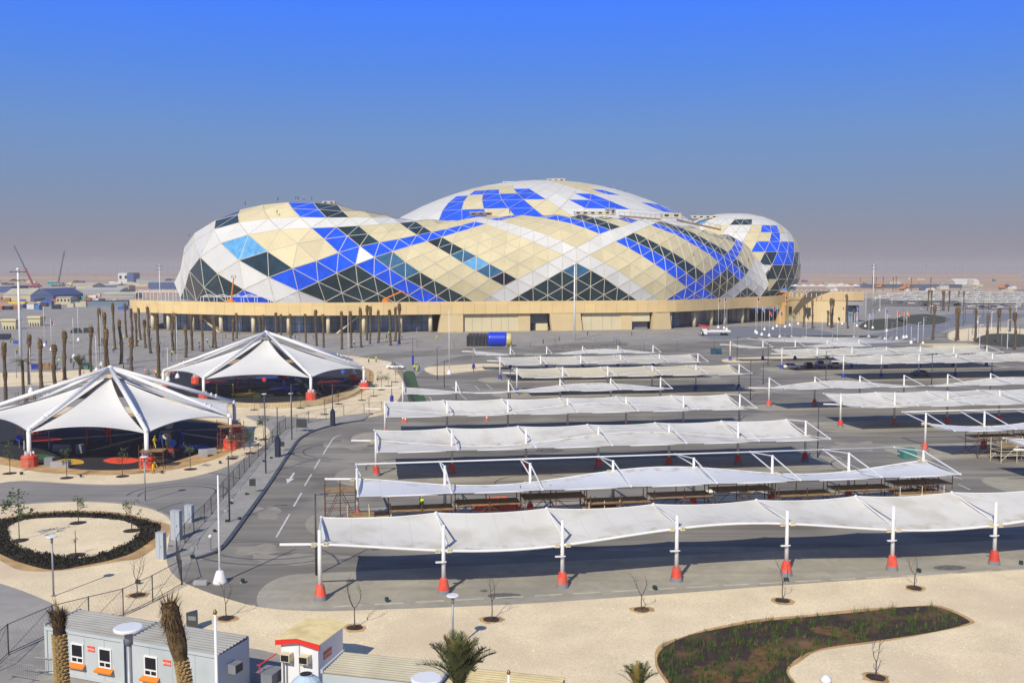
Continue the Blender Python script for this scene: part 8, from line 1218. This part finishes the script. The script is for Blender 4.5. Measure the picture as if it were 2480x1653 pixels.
for i, px in enumerate(XP):
    k = rp.choice(('hv', 'gr', 'bl', 'wh', 'hw')); person(k, G(px, rp.uniform(800, 872) if px < 600 else rp.uniform(812, 842)), '%s on the open paving, %s from left' % (DES[k], ordn(i)), group='people out on the open paving')
def on_shell(k, px, py, D, d): person(k, AT(px, py, D), DES[k] + ' ' + d, group='workers on the domes')
for k, x, y, D, d in (('gr', 594, 497, 445, 'on the crest of the left lobe, leftmost'), ('gr', 673, 486, 447, 'on the left lobe left of the blue panels'), ('bl', 716, 484, 448, 'above the blue panels of the left lobe, left one'), ('gr', 722, 484, 448, 'above the blue panels of the left lobe, middle one'), ('wh', 736, 484, 448, 'above the dark panels of the left lobe'), ('gr', 755, 484, 448, 'left of the small cabin on the left lobe'), ('gr', 671, 518, 426, 'roped on the cream face of the left lobe'), ('or', 1680, 621, 438, 'roped on cream between the blue stripes'), ('wh', 1702, 563, 462, 'roped high on the front wave near its right shoulder'), ('or', 1793, 620, 476, 'roped on the right end of the front wave, left one'), ('gr', 1813, 634, 480, 'roped on the right end of the front wave, right one'), ('or', 1818, 582, 535, 'on the right lobe with red gear'), ('gr', 1285, 440, 566, 'on the central dome left of the summit cabin'), ('gr', 1302, 440, 566, 'at the summit cabin of the central dome'), ('gr', 1478, 458, 560, 'on the right slope of the central dome, upper'), ('gr', 1495, 462, 558, 'on the right slope of the central dome, middle'), ('gr', 1512, 467, 556, 'on the right slope of the central dome, lower'), ('gr', 1190, 449, 560, 'on the left slope of the central dome'), ('bl', 1132, 471, 556, 'low on the left slope of the central dome'), ('or', 458, 572, 440, 'clinging to the far left shoulder of the left lobe'), ('gr', 1110, 503, 520, 'at the foot of the central dome left of the planked platform'), ('gr', 1234, 516, 490, 'right of the planked platform')):
    on_shell(k, x, y, D, d)
# ================================================================== VEHICLES
tyre_m = M('tyre black', (.015, .015, .016), .8); rim_m = M('rim', (.45, .45, .47), .3, metal=.6); lamp_r = M('tail lamp', (.5, .02, .02), .3); lamp_w = M('head lamp', (.8, .8, .75), .2)
def car(px, py, c, kind, label, rz, group=None, loc=None):
    t = empty('parked_car', G(px, py) if loc is None else loc, rz, label, 'car', group or 'cars on the site')
    L_, W_, H_ = {'saloon': (4.7, .9, 1.46), 'hatch': (4.2, .88, 1.52), 'suv': (4.8, .96, 1.85), 'pickup': (5.2, .94, 1.78)}[kind]
    st = {'saloon': [(-2.35, .45, .70), (-2.28, .30, .95), (-1.6, .28, 1.0), (-.9, .28, 1.0), (1.0, .28, .98), (1.3, .28, .92), (2.1, .28, .82), (2.3, .32, .66), (2.36, .42, .55)], 'hatch': [(-2.1, .45, .8), (-2.0, .3, 1.0), (-1.4, .28, 1.02), (0, .28, 1.0), (.95, .28, .98), (1.2, .28, .94), (1.85, .28, .82), (2.06, .34, .62)],
          'suv': [(-2.4, .5, 1.0), (-2.35, .36, 1.12), (-1.5, .34, 1.15), (0, .34, 1.12), (1.05, .34, 1.1), (1.3, .34, 1.06), (2.2, .34, .98), (2.38, .4, .7)], 'pickup': [(-2.6, .5, 1.02), (-2.55, .4, 1.05), (-.75, .38, 1.06), (0, .36, 1.06), (1.2, .36, 1.05), (1.4, .36, 1.02), (2.4, .36, .95), (2.58, .42, .7)]}[kind]
    mb = MB(); vv = []; n = 8
    for x, z0, z1 in st:
        k = .93 if abs(x) > L_ * .44 else 1
        for y, z in ((-W_ * .9, z0), (-W_, z0 + .15), (-W_, z1 - .2), (-W_ * .92, z1), (W_ * .92, z1), (W_, z1 - .2), (W_, z0 + .15), (W_ * .9, z0)): vv.append((x, y * k, z))
    ff = [(i * n + j, i * n + (j + 1) % n, (i + 1) * n + (j + 1) % n, (i + 1) * n + j) for i in range(len(st) - 1) for j in range(n)]
    ff += [tuple(range(n - 1, -1, -1)), tuple(range((len(st) - 1) * n, len(st) * n))]
    paint = M('car paint %s' % (c,), c, .25, .02, 1); mb.add(vv, ff); mb.build('body', paint, t, True)
    zb = 1.0 if kind in ('saloon', 'hatch') else 1.1
    x0, x1, r0, r1 = {'saloon': (-1.75, 1.25, -1.0, .45), 'hatch': (-2.0, 1.2, -1.6, .45), 'suv': (-2.32, 1.3, -2.0, .6), 'pickup': (-.75, 1.4, -.6, .75)}[kind]
    g = MB(); g.add([(x0, -W_ * .9, zb - .05), (x1, -W_ * .9, zb - .08), (x1, W_ * .9, zb - .08), (x0, W_ * .9, zb - .05), (r0, -W_ * .72, H_ - .06), (r1, -W_ * .72, H_ - .06), (r1, W_ * .72, H_ - .06), (r0, W_ * .72, H_ - .06)], [(0, 1, 5, 4), (1, 2, 6, 5), (2, 3, 7, 6), (3, 0, 4, 7)]); g.build('windows', glass, t)
    rf = MB(); rf.add([(r0 - .05, -W_ * .73, H_ - .07), (r1 + .05, -W_ * .73, H_ - .07), (r1 + .05, W_ * .73, H_ - .07), (r0 - .05, W_ * .73, H_ - .07), (r0 + .12, -W_ * .6, H_), (r1 - .1, -W_ * .6, H_), (r1 - .1, W_ * .6, H_), (r0 + .12, W_ * .6, H_)], [(0, 1, 5, 4), (1, 2, 6, 5), (2, 3, 7, 6), (3, 0, 4, 7), (4, 5, 6, 7)])
    for sy in (-1, 1):
        for xa, xb in ((x0, r0), (x1, r1), ((x0 + x1) / 2, (r0 + r1) / 2)): rf.tube((xa, sy * W_ * .905, zb - .05), (xb, sy * W_ * .725, H_ - .05), .045, n=5)
    rf.build('roof', paint, t)
    for x in (-L_ * .29, L_ * .30):
        for sy in (-1, 1):
            w_ = MB().tube((x, sy * (W_ - .2), .33), (x, sy * (W_ + .01), .33), .33, n=16).build('wheel', tyre_m, t); MB().tube((x, sy * (W_), .33), (x, sy * (W_ + .025), .33), .2, n=12).build('rim', rim_m, w_)
    for sy in (-1, 1):
        MB().box((st[-1][0] - .07, sy * W_ * .66, st[-2][2] - .06), (.16, .3, .14)).build('headlight', lamp_w, t); MB().box((st[0][0] + .02, sy * W_ * .7, st[0][2] - .02), (.1, .26, .16)).build('tail_light', lamp_r, t)
        MB().box((x1 - .25, sy * (W_ + .08), zb), (.14, .2, .13)).build('mirror', paint, t)
    return t
car(958, 893, (.80, .80, .80), 'saloon', 'white saloon car on the service road left of the turf strip', -.12)
t_ = bpy.data.objects['parked_car']; MB().box((-.2, 0, 1.53), (.3, 1.0, .1)).build('light_bar', bluep, t_)
car(1917, 893, (.78, .78, .80), 'hatch', 'white hatchback parked in the sun at a blue footing', -.1)
car(1958, 890, (.05, .02, .025), 'saloon', 'dark maroon saloon parked in canopy shade right of the white hatchback', 1.45); car(1986, 889, (.45, .45, .47), 'pickup', 'silver pickup in canopy shade right of the maroon saloon', 1.5); car(2018, 889, (.60, .60, .62), 'suv', 'pale minibus-like SUV at the right of the shaded parked cars', 1.5)
car(2232, 910, (.20, .21, .23), 'saloon', 'grey saloon parked in the shade between two right canopies', -.08)
FC = [((-.5, 741), 0)]
for i, (px, py, c, k, rz) in enumerate(((2389, 748, (.8, .8, .8), 'suv', .1), (2207, 736, (.75, .75, .75), 'pickup', .1), (2268, 738, (.6, .62, .65), 'saloon', .2), (2345, 744, (.7, .7, .7), 'suv', 1.4), (2455, 746, (.65, .68, .45), 'saloon', .1), (2318, 741, (.1, .1, .12), 'suv', .3), (2428, 742, (.03, .05, .15), 'saloon', .1), (2180, 733, (.15, .15, .16), 'saloon', .2), (2240, 733, (.1, .1, .1), 'suv', .2), (2290, 731, (.5, .5, .5), 'saloon', .1), (2400, 737, (.3, .3, .32), 'saloon', .1), (2470, 739, (.7, .7, .7), 'saloon', .1))):
    car(px, py, c, k, '%s far under the right canopies, %s from the left' % (('white car' if c[0] > .55 else 'dark car' if c[0] < .2 else 'grey car'), ordn(sorted([2389, 2207, 2268, 2345, 2455, 2318, 2428, 2180, 2240, 2290, 2400, 2470]).index(px))), rz, 'cars under the far right canopies')
# flatbed crane truck before the arena
tp = G(1733, 812); t = empty('flatbed_truck', tp, .0, 'white flatbed truck with red loader crane before the right arena columns', 'truck')
MB().box((-4.4, 0, 1.5), (2.0, 2.3, 2.0)).box((-5.2, 0, 1.2), (.6, 2.3, 1.3)).build('cab', white, t); MB().box((-5.3, 0, 1.95), (.5, 2.1, .8)).build('windscreen', glass, t); MB().box((1.0, 0, 1.35), (9.0, 2.4, .25)).build('bed', M('bed grey', (.5, .5, .48), .6), t); MB().box((1.0, -1.2, 1.75), (9, .08, .6)).box((1.0, 1.2, 1.75), (9, .08, .6)).build('side_board', white, t)
MB().tube((-3.0, 0, 1.6), (-3.0, 0, 3.6), .25, n=8).tube((-3.0, 0, 3.6), (-6.6, 0, 4.1), .22, n=6).tube((-6.6, 0, 3.9), (-2.5, 0, 3.1), .18, n=6).build('loader_crane', M('crane red', (.6, .04, .03), .5), t)
for x in (-5, 2.5, 4.0):
    for y in (-1.0, 1.0): MB().tube((x, y - .18, .5), (x, y + .18, .5), .5, n=14).build('wheel', tyre_m, t)
# water tanks and rack
tp = G(1166, 838); t = empty('tank_rack', tp, 0, 'black pipe rack with rows of tubes before the arena pillars', 'rack'); 
for i in range(8): MB().box((-4.4 + i * 1.25, 8.0, 1.7), (1.05, 17.0, 3.2)).build('bale', M('black plastic', (.02, .022, .028), .5), t)
for i in range(8): MB().box((-4.9 + i * 1.25, -.55, 1.6), (.06, .1, 3.2)).build('upright', galv, t)
for px, L_, r_, m, lab in ((1205, 6.4, 2.35, M('blue plastic tank', (.012, .05, .62), .35, .05, .6), 'big blue ribbed water tank lying at the right of the black rack'), (1232, 2.2, 2.2, M('yellow plastic tank', (.62, .55, .22), .4), 'yellow tank end right of the big blue tank')):
    mb = MB(); n_ = int(L_ / .4); mb.path([(-L_ / 2 + L_ * j / n_, 0, r_) for j in range(n_ + 1)], [r_ * (.8 if j in (0, n_) else 1 if j % 2 else .965) for j in range(n_ + 1)], 20)
    for q in (-.35, .35): mb.box((q * L_, 0, .12), (.5, r_ * 1.5, .25))
    o = mb.build('water_tank', m, None, True, loc=G(px, 838)); tag(o, lab, 'tank')
for i, (px, py) in enumerate(((150, 900), (132, 902), (202, 903), (220, 902), (283, 905), (352, 900), (375, 902), (398, 901), (420, 903), (310, 905), (976, 1020), (982, 1022), (1179, 1018), (972, 1030), (972, 1030))[:13]):
    t = empty('traffic_cone', G(px, py), 0, 'orange traffic cone, %s from the left' % ordn(sorted([150, 132, 202, 220, 283, 352, 375, 398, 420, 310, 976, 982, 1179]).index(px)), 'cone', 'orange traffic cones'); k = 1.3 if px > 900 else 1.2
    MB().lathe((0, 0, 0), [(.28 * k, 0), (.28 * k, .05), (.17 * k, .06), (.11 * k, .4 * k), (.05 * k, .75 * k)], 12).build('cone', M('cone orange', (.8, .12, .04), .5), t); MB().lathe((0, 0, .36 * k), [(.127 * k, 0), (.1 * k, .18 * k)], 12).build('band', white, t)
# odds and ends on the far left plaza
for i, (px, py, w_, h_, m, lab) in enumerate(((120, 895, 3.5, 2.2, wood, 'tan heap of crates between the left palm trunks'), (88, 893, 2.6, 1.6, bluep, 'blue barrel group left of the dark palm trunk'), (205, 893, 2.4, 2.0, dark, 'dark round bundle right of the fan palm'), (215, 894, 2.6, 1.1, M('green pack', (.05, .22, .16), .6), 'green pack right of the fan palm'), (248, 905, 1.6, 1.1, red, 'red barrier block by the palm trunks'), (10, 822, 5, 2.6, navy, 'dark blue machine at the left edge of the plaza'), (200, 806, 9, 2.5, dark, 'grey heap of bikes and barriers far on the left plaza'), (40, 832, 2.2, 1.4, bluec, 'blue crate on the far left plaza'), (1492, 834, 1.9, 3.4, galv, 'grey electric cabinet before the pale wall'), (1735, 858, 3.5, 2.3, M('teal tool box', (.03, .09, .13), .6), 'teal water barrels by the dark panel fence'), (2200, 1108, 2.2, 1.6, M('teal mixer', (.05, .22, .18), .6), 'green machine in the lane left of the scaffolded right canopy'), (2270, 980, 1, .5, dark, 'dark box by a red footing'))):
    p = G(px, py); t = empty('material_stack', p, random.random() * .4, lab, 'stack'); rn = random.Random(i)
    for j in range(4): 
        ww = w_ / 2 * rn.uniform(.7, 1); MB().box((w_ * (.25 if j % 2 else -.25), .5 * (j // 2), h_ * .25 + (h_ * .35 if j > 1 else 0)), (ww, .9, h_ * (.5 if j < 2 else .4)), rn.uniform(-.2, .2)).build('crate', m, t)
# stepped seating rings of the planted circle
ring_m = M('pale ring kerb', (.52, .52, .52), .8, .08, .4)
cc = G(2010, 820); mb = MB()
for k in range(6):
    r_ = 24 - k * 3.2
    strip(mb, [(cc.x + r_ * 1.25 * math.cos(R(180 + 4 * i)), cc.y + r_ * .9 * math.sin(R(180 + 4 * i))) for i in range(46)], -.45, .45, .0, .32 + .14 * k)
o = mb.build('planter_steps', ring_m); tag(o, 'curved pale steps round the planted circle under the flagpoles', 'steps')
tess([(cc.x + 29 * math.cos(i * .2094), cc.y + 21 * math.sin(i * .2094)) for i in range(30)], .02, 'planting_bed', M('circle gravel', (.17, .155, .13), .9, .2, .4), 'structure')
tess([(cc.x + 8 + 15 * math.cos(i * .3), cc.y + 12 + 7 * math.sin(i * .3)) for i in range(21)], .04, 'planting_bed', bedgreen, 'stuff')
# small flat-roofed ticket cabin with pennant hoarding
p = G(2310, 868); t = empty('ticket_cabin', p, .1, 'cream flat-roofed cabin behind the right canopies with blue pennant hoarding', 'cabin')
MB().box((0, 2.5, 1.6), (11, 5, 3.2)).build('wall', stone3, t); MB().box((0, 2.5, 3.55), (14, 7.5, .7)).build('roof', M('cream roof', (.68, .60, .36), .6, .05, .4), t)
hb = MB().box((0, -.8, 1.0), (12, .1, 2.0)).build('hoarding', M('hoarding blue', (.03, .06, .35), .6), t)
for i in range(11): MB().add([(-5.5 + i * 1.05, -.87, 1.95), (-4.5 + i * 1.05, -.87, 1.95), (-5 + i * 1.05, -.87, .3)], [(0, 2, 1)]).build('pennant', white, hb)
# tan pylon at the foot of the arena bend
p = G(1890, 784); t = empty('pylon', p, 0, 'tan tapering stone pylon behind the flagpoles at the bend of the podium', 'pylon'); MB().add([(-2.3, 0, 0), (2.0, 0, 0), (2.0, 2, 0), (-2.3, 2, 0), (1.1, 0, 10), (2.0, 0, 10), (2.0, 2, 10), (1.1, 2, 10)], [(0, 1, 5, 4), (1, 2, 6, 5), (2, 3, 7, 6), (3, 0, 4, 7), (4, 5, 6, 7)]).build('shaft', M('tan pylon', (.60, .36, .10), .7, .05, .4), t)
t = empty('deck_vehicle', AT(1897, 707, 520), 0, 'blue and orange machine on the deck at the bend of the podium', 'machine'); MB().box((0, 0, 1.2), (3.2, 2, 1.6)).build('body', M('machine blue', (.05, .3, .7), .5), t); MB().box((0, 0, .2), (4, 2.2, .9)).build('base', orange, t); MB().tube((-1, 0, 2), (-.6, 0, 5.4), .15, n=5).tube((1.4, 0, 2), (1, 0, 5.4), .15, n=5).tube((-.6, 0, 5.4), (1, 0, 5.4), .15, n=5).build('mast', steel2, t)
# ================================================================== FAR BACKGROUND
def shed(x0, x1, yb, ye, yr, gable, depth, mw, mr, label, name='warehouse', rz=0.0, cat='warehouse', group='sheds in the far works yard', wins=0):
    """long shed: x0..x1 pixel width at ground row yb, eave row ye, ridge row yr"""
    a = G(x0, yb); b = G(x1, yb); W_ = b.x - a.x; he = HT(a, ye); hr = HT(a, yr)
    t = empty(name, ((a.x + b.x) / 2, a.y, 0), rz, label, cat, group)
    w_ = MB(); w_.box((0, depth / 2, he / 2), (W_, depth, he)); w_.build('wall', mw, t)
    if hr > he + .2:
        r_ = MB()
        if gable: r_.add([(-W_ / 2 - .3, -.3, he), (W_ / 2 + .3, -.3, he), (0, -.3, hr), (-W_ / 2 - .3, depth, he), (W_ / 2 + .3, depth, he), (0, depth, hr)], [(0, 1, 2), (3, 5, 4), (0, 2, 5, 3), (1, 4, 5, 2), (0, 3, 4, 1)])
        else: r_.add([(-W_ / 2 - .3, -.4, he), (W_ / 2 + .3, -.4, he), (W_ / 2 + .3, depth / 2, hr), (-W_ / 2 - .3, depth / 2, hr), (-W_ / 2 - .3, depth, he), (W_ / 2 + .3, depth, he)], [(0, 1, 2, 3), (3, 2, 5, 4), (0, 3, 4), (1, 5, 2), (0, 4, 5, 1)])
        r_.build('roof', mr, t)
    for i in range(wins): MB().box((-W_ / 2 + W_ * (i + .5) / wins, -.05, he * .6), (W_ / wins * .45, .12, he * .3)).build('window', glass, t)
    return t
fb_ = M('far blue cladding', (.06, .10, .24), .6, .1, .05); fc_ = M('far cream cladding', (.52, .48, .34), .7, .08, .05); fg_ = M('far grey cladding', (.34, .36, .37), .7, .08, .05); fr_m = M('far cream roof', (.50, .47, .36), .7, .1, .05); fw_ = M('far white', (.66, .66, .64), .6, .06, .1); fo_ = M('far rust', (.40, .12, .05), .8, .2, .1); ft_ = M('far teal', (.06, .36, .32), .6)
g0 = shed(74, 129, 730, 715, 699, True, 55, fb_, fb_, 'big shed with blue gable in the far yard left of the arena'); g0.rotation_euler = (0, 0, 0)
shed(8, 74, 729, 714, 699, False, 30, fc_, fr_m, 'cream side of the long shed left of the blue gable'); shed(-20, 26, 708, 693, 691, False, 40, fb_, fr_m, 'blue shed at the far left edge'); shed(168, 224, 699, 691, 685, False, 40, fc_, fr_m, 'long cream roofed shed behind the yellow crane'); shed(222, 282, 697, 691, 687, False, 30, fb_, fr_m, 'blue grey shed right of the long cream roof')
shed(195, 290, 708, 704, 696, False, 30, fg_, M('far grey roof', (.40, .42, .40), .7), 'low grey roof in the middle of the far yard'); shed(248, 325, 722, 713, 707, False, 20, fg_, fr_m, 'cream roofed grey shed just left of the podium'); shed(283, 312, 706, 692, 691, False, 20, fc_, fc_, 'beige flat block behind the podium end', wins=4, name='site_office', cat='building'); shed(286, 324, 686, 661, 660, False, 30, fw_, fw_, 'distant pale tall block left of the arena', wins=3, name='far_building', cat='building'); shed(308, 324, 687, 661, 660, False, 28, fb_, fb_, 'distant blue tower beside the pale tall block', name='far_building', cat='building')
shed(360, 436, 700, 684, 680, False, 30, fb_, fg_, 'hazy blue grey works behind the left flank of the arena'); shed(330, 400, 690, 676, 674, False, 30, fg_, fg_, 'hazy grey works at the horizon left of the arena')
shed(136, 171, 737, 720, 718, False, 10, fc_, fr_m, 'cream cabin block before the blue gable', wins=4, name='site_office', cat='cabin'); shed(130, 152, 716, 713, 711, False, 8, fc_, fr_m, 'small cream shed right of the blue gable'); shed(65, 82, 748, 735, 734, False, 6, fw_, fw_, 'white container in the front row of the far yard', name='container', cat='container')
o = shed(174, 310, 741, 728, 727, False, 2, M('hoarding blue grey', (.12, .18, .25), .7, .2, .05), dark, 'long blue grey hoarding left of the podium', name='hoarding', cat='hoarding')
yl = [(0, 5, 750, 741, fo_), (12, 23, 750, 741, navy), (33, 44, 750, 740, fo_), (45, 56, 746, 738, fb_), (57, 66, 745, 735, bluep), (84, 95, 750, 739, M('far blue', (.05, .2, .5), .6)), (96, 112, 742, 733, dark), (112, 125, 738, 729, bluec), (125, 140, 748, 738, navy), (20, 60, 735, 731, yellow), (88, 112, 734, 730, fc_), (205, 215, 727, 720, fo_), (178, 196, 716, 708, wood), (215, 232, 722, 715, fw_), (236, 250, 728, 723, navy), (150, 166, 732, 727, fw_), (250, 268, 716, 711, fc_), (268, 300, 716, 710, fw_), (300, 322, 719, 712, fc_), (2, 20, 727, 720, navy)]
for i, (x0, x1, yb, yt, m) in enumerate(sorted(yl)): shed(x0, x1, yb, yt, yt, False, 4, m, m, 'container or stack in the far left yard, %s from the left' % ordn(i), name='container', cat='container', group='containers in the far left yard')
shed(115, 139, 690, 681, 680, False, 8, ft_, fw_, 'teal bus-like cabin on the far left desert', wins=5, name='container', cat='container')
# cranes
def crane(px, pyb, tx, ty, c, label, r=1.2, c2=None):
    p = G(px, pyb); q = AT(tx, ty, p.y); t = empty('mobile_crane', p, 0, label, 'crane', 'mobile cranes in the far yard'); d = q - p
    MB().box((0, 0, 2.2), (14 * r, 3.5 * r, 1.6)).box((3 * r, 0, 4.2), (4 * r, 3.2 * r, 2.6)).build('carrier', c, t)
    for i in range(4): MB().tube((-5 * r + i * 3.3 * r, -1.9 * r, .9), (-5 * r + i * 3.3 * r, 1.9 * r, .9), .95, n=10).build('wheel', black, t)
    b = Vector((0, 0, 4)); k = b + (d - b) * .42
    MB().tube(b, k, r * .95, r * .85, n=6).build('boom_base', c, t); MB().tube(k, d, r * .7, r * .5, n=6).build('boom_extension', c2 or c, t); MB().tube(d, d - Vector((0, 0, 7)), .15, n=4).box(d - Vector((0, 0, 7.4)), (1, 1, 1)).build('hook_line', dark, t)
cred = M('crane dull red', (.30, .05, .06), .6); cgr = M('crane blue grey', (.10, .12, .17), .6); crane(80, 696, 34, 594, cred, 'tall dark red mobile crane leaning left at the far left', 1.6, cgr); crane(141, 693, 156, 607, M('crane grey', (.16, .17, .18), .6), 'tall grey mobile crane leaning right on the far left', 1.5, cgr); crane(160, 718, 176, 681, M('crane cream', (.55, .48, .18), .6), 'short yellow crane before the cream roofed shed', 1.2)
for i, (x0, x1) in enumerate(((4, 40), (68, 99))):
    a = G(x0, 797 - i * 8); b = G(x1, 797 - i * 8); W_ = b.x - a.x; t = empty('food_kiosk', ((a.x + b.x) / 2, a.y, 0), 0, ('leftmost' if i == 0 else 'second') + ' cream flared kiosk on the far left plaza', 'kiosk', 'cream kiosks on the far left plaza')
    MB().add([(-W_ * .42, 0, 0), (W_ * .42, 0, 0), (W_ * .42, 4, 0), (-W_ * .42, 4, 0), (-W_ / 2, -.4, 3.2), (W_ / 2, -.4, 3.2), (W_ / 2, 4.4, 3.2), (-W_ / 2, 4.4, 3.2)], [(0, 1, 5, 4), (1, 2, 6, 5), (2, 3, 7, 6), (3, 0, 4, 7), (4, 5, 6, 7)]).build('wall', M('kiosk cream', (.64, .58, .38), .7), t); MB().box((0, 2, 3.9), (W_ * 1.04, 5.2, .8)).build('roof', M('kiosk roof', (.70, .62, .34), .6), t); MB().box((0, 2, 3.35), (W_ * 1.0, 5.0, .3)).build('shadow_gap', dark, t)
    for k in range(4): MB().box((-W_ * .3 + k * W_ * .2, -.3, .7), (.3, .3, 1.4)).build('stool', dark, t)
# right horizon
o = shed(2085, 2330, 697, 688, 688, False, 2, M('far blue hoarding', (.07, .10, .16), .8, .15, .03), dark, 'long dark blue hoarding on the desert edge at the right', name='hoarding', cat='hoarding'); shed(2312, 2372, 690, 682, 675, False, 25, fw_, fw_, 'white long building on the desert at the right', wins=0, name='far_building', cat='building'); shed(2345, 2358, 690.5, 678, 677, False, 3, fc_, fc_, 'cream entrance block of the white desert building', name='far_building', cat='building')
t = shed(2276, 2298, 699, 691, 690.5, False, 3, fw_, fw_, 'white bus before the dark hoarding at the right', name='bus', cat='bus', wins=6)
for i, (px, py) in enumerate(((2128, 698), (2196, 700), (2213, 695), (2308, 693), (2426, 700), (2185, 703))):
    p = G(px, py); t = empty('excavator', p, random.random(), 'orange excavator on the desert edge, %s from the left' % ordn(sorted([2128, 2196, 2213, 2308, 2426, 2185]).index(px)), 'excavator', 'orange excavators on the right desert edge'); mo = M('digger orange', (.68, .28, .05), .6)
    MB().box((0, 0, .8), (6, 4.5, 1.5)).build('track', dark, t); MB().box((0, 0, 2.8), (5, 4, 2.2)).box((1.2, -.8, 4.2), (2, 2, 1.6)).build('body', mo, t); MB().tube((2, 0, 3.2), (6.5, 0, 8), .5, n=5).tube((6.5, 0, 8), (10, 0, 4), .4, n=5).build('boom', mo, t); MB().box((10, 0, 3), (1.6, 1.6, 1.8)).build('bucket', dark, t)
rn = random.Random(5)
XS = [rn.uniform(1945, 2480) for i in range(26)]
for i in range(26):
    px = XS[i]; py = rn.uniform(690, 706); p = G(px, py); w2 = rn.uniform(4, 16)
    o = MB().box((0, 0, 1.2), (w2, 4, 2.4)).box((w2 * .2, 0, 2.9), (w2 * .4, 3, 1.0)).build('container', rn.choice((fw_, fg_, fc_, fo_, fb_, fw_)), None, loc=p); tag(o, 'container or cabin on the far right desert, %s nearest the arena' % ordn(sorted(XS).index(px)), 'container', 'containers scattered on the far right desert')
XH = [rn.uniform(-30, 420) if i % 3 else rn.uniform(1930, 2490) for i in range(34)]
for i in range(34):
    px = XH[i]; py = rn.uniform(676, 700); p = G(px, py); w2 = rn.uniform(5, 22)
    o = MB().box((0, 0, 1.6), (w2, 6, 3.2)).box((-w2 * .25, 0, 3.6), (w2 * .4, 5, 1.0)).build('site_hut', rn.choice((fw_, fg_, fc_, fb_, fr_m, dark)), None, loc=p); tag(o, 'small site hut in the haze of the far desert, %s from the left' % ordn(sorted(XH).index(px)), 'hut', 'small huts on the far desert')
for i in range(30):
    px = rn.uniform(0, 430) if i < 18 else rn.uniform(1940, 2480); p = G(px, rn.uniform(672, 690)); h = rn.uniform(22, 50)
    o = MB().tube((0, 0, 0), (0, 0, h), .35, .2, n=5).box((0, 0, h), (4, .6, .8)).build('lighting_column', fg_, None, loc=p); tag(o, 'faint distant lighting column above the desert horizon', 'lamp', 'distant lighting columns on the horizon')
XL = sorted(rn.uniform(2130, 2478) for i in range(30))
for i, px in enumerate(XL):
    py = rn.uniform(748, 862); p = G(px, py); h = rn.uniform(6.5, 9.5)
    o = MB().tube((0, 0, 0), (0, 0, h), .11, .08, n=6).box((.5, 0, h), (1.1, .25, .12)).build('lamp_post', rn.choice((galv, white, dark)), None, loc=p); tag(o, 'slim lamp post on the roads right of the arena, %s from the left' % ordn(i), 'lamp post', 'slim lamp posts right of the arena')
XC = sorted(rn.uniform(2140, 2478) for i in range(12))
for i, px in enumerate(XC):
    c = rn.choice(((.75, .75, .75), (.03, .03, .035), (.4, .41, .43), (.6, .6, .58))); car(px, 0, c, rn.choice(('suv', 'saloon', 'pickup')), '%s car in the far right parking, %s from the left' % ('pale' if c[0] > .5 else 'dark' if c[0] < .1 else 'grey', ordn(i)), rn.uniform(-.2, .3), 'cars in the far right parking', loc=G(px, rn.uniform(741, 752)))
XB = sorted(rn.uniform(0, 300) for i in range(26))
for i, px in enumerate(XB):
    p = G(px, rn.uniform(706, 752)); w2 = rn.uniform(2.5, 8); hh = rn.uniform(1.5, 3.2)
    o = MB().box((0, 0, hh / 2), (w2, 2.5, hh)).box((w2 * .2, .3, hh + .4), (w2 * .5, 1.6, .8)).build('site_material', rn.choice((fo_, fc_, fw_, navy, dark, wood, bluec, fg_, M('far teal', (.06, .36, .32)))), None, loc=p); tag(o, 'stack of site material in the far left yard, %s from the left' % ordn(i), 'stack', 'stacks of site material in the far left yard')
# low berms and roads on the desert
for i, (y0, y1, xa, xb, c) in enumerate(((664, 666.5, -200, 440, (.30, .27, .25)), (660, 661.5, -200, 2700, (.34, .29, .25)), (672, 676, -200, 300, (.52, .40, .28)), (676, 680, 1900, 2700, (.58, .38, .20)), (668, 671, 1900, 2200, (.40, .36, .33)), (690, 712, -200, 320, (.40, .36, .31)), (700, 722, 1930, 2700, (.45, .37, .27)), (684, 688, 120, 440, (.38, .35, .31)))):
    tess(GS([(xa, y1), (xb, y1), (xb, y0), (xa, y0)]), -.03 + i * .004, 'desert_road' if i < 2 else 'sand_flat', M('flat %d' % i, c, .95, .2, .006))
bm = MB()
for (xa, xb, yb, h) in ((1900, 2700, 668, 3.5), (-100, 430, 674, 3.0), (2080, 2480, 708, 1.8)):
    n = 60; vv = []
    for i in range(n + 1):
        p = G(xa + (xb - xa) * i / n, yb); hh = h * (.6 + .4 * rn.random()); vv += [(p.x, p.y - h * 3, -.05), (p.x, p.y, hh), (p.x, p.y + h * 3, -.05)]
    bm.add(vv, [f for i in range(n) for f in ((3 * i, 3 * i + 3, 3 * i + 4, 3 * i + 1), (3 * i + 1, 3 * i + 4, 3 * i + 5, 3 * i + 2))])
bm.build('sand_berm', sand)['kind'] = 'structure'
# ================================================================== HAZE
if HAZE > 0:
    hm = bpy.data.materials.new('haze air'); hm.use_nodes = True; t = hm.node_tree; t.nodes.clear()
    o_ = t.nodes.new('ShaderNodeOutputMaterial'); pv = t.nodes.new('ShaderNodeVolumePrincipled'); pv.inputs['Color'].default_value = (.96, .87, .84, 1); pv.inputs['Density'].default_value = HAZE; pv.inputs['Anisotropy'].default_value = 0.0
    t.links.new(pv.outputs[0], o_.inputs['Volume'])
    o = MB().box((0, 5800, 41), (22600, 12900, 88)).build('haze', hm); o['kind'] = 'stuff'
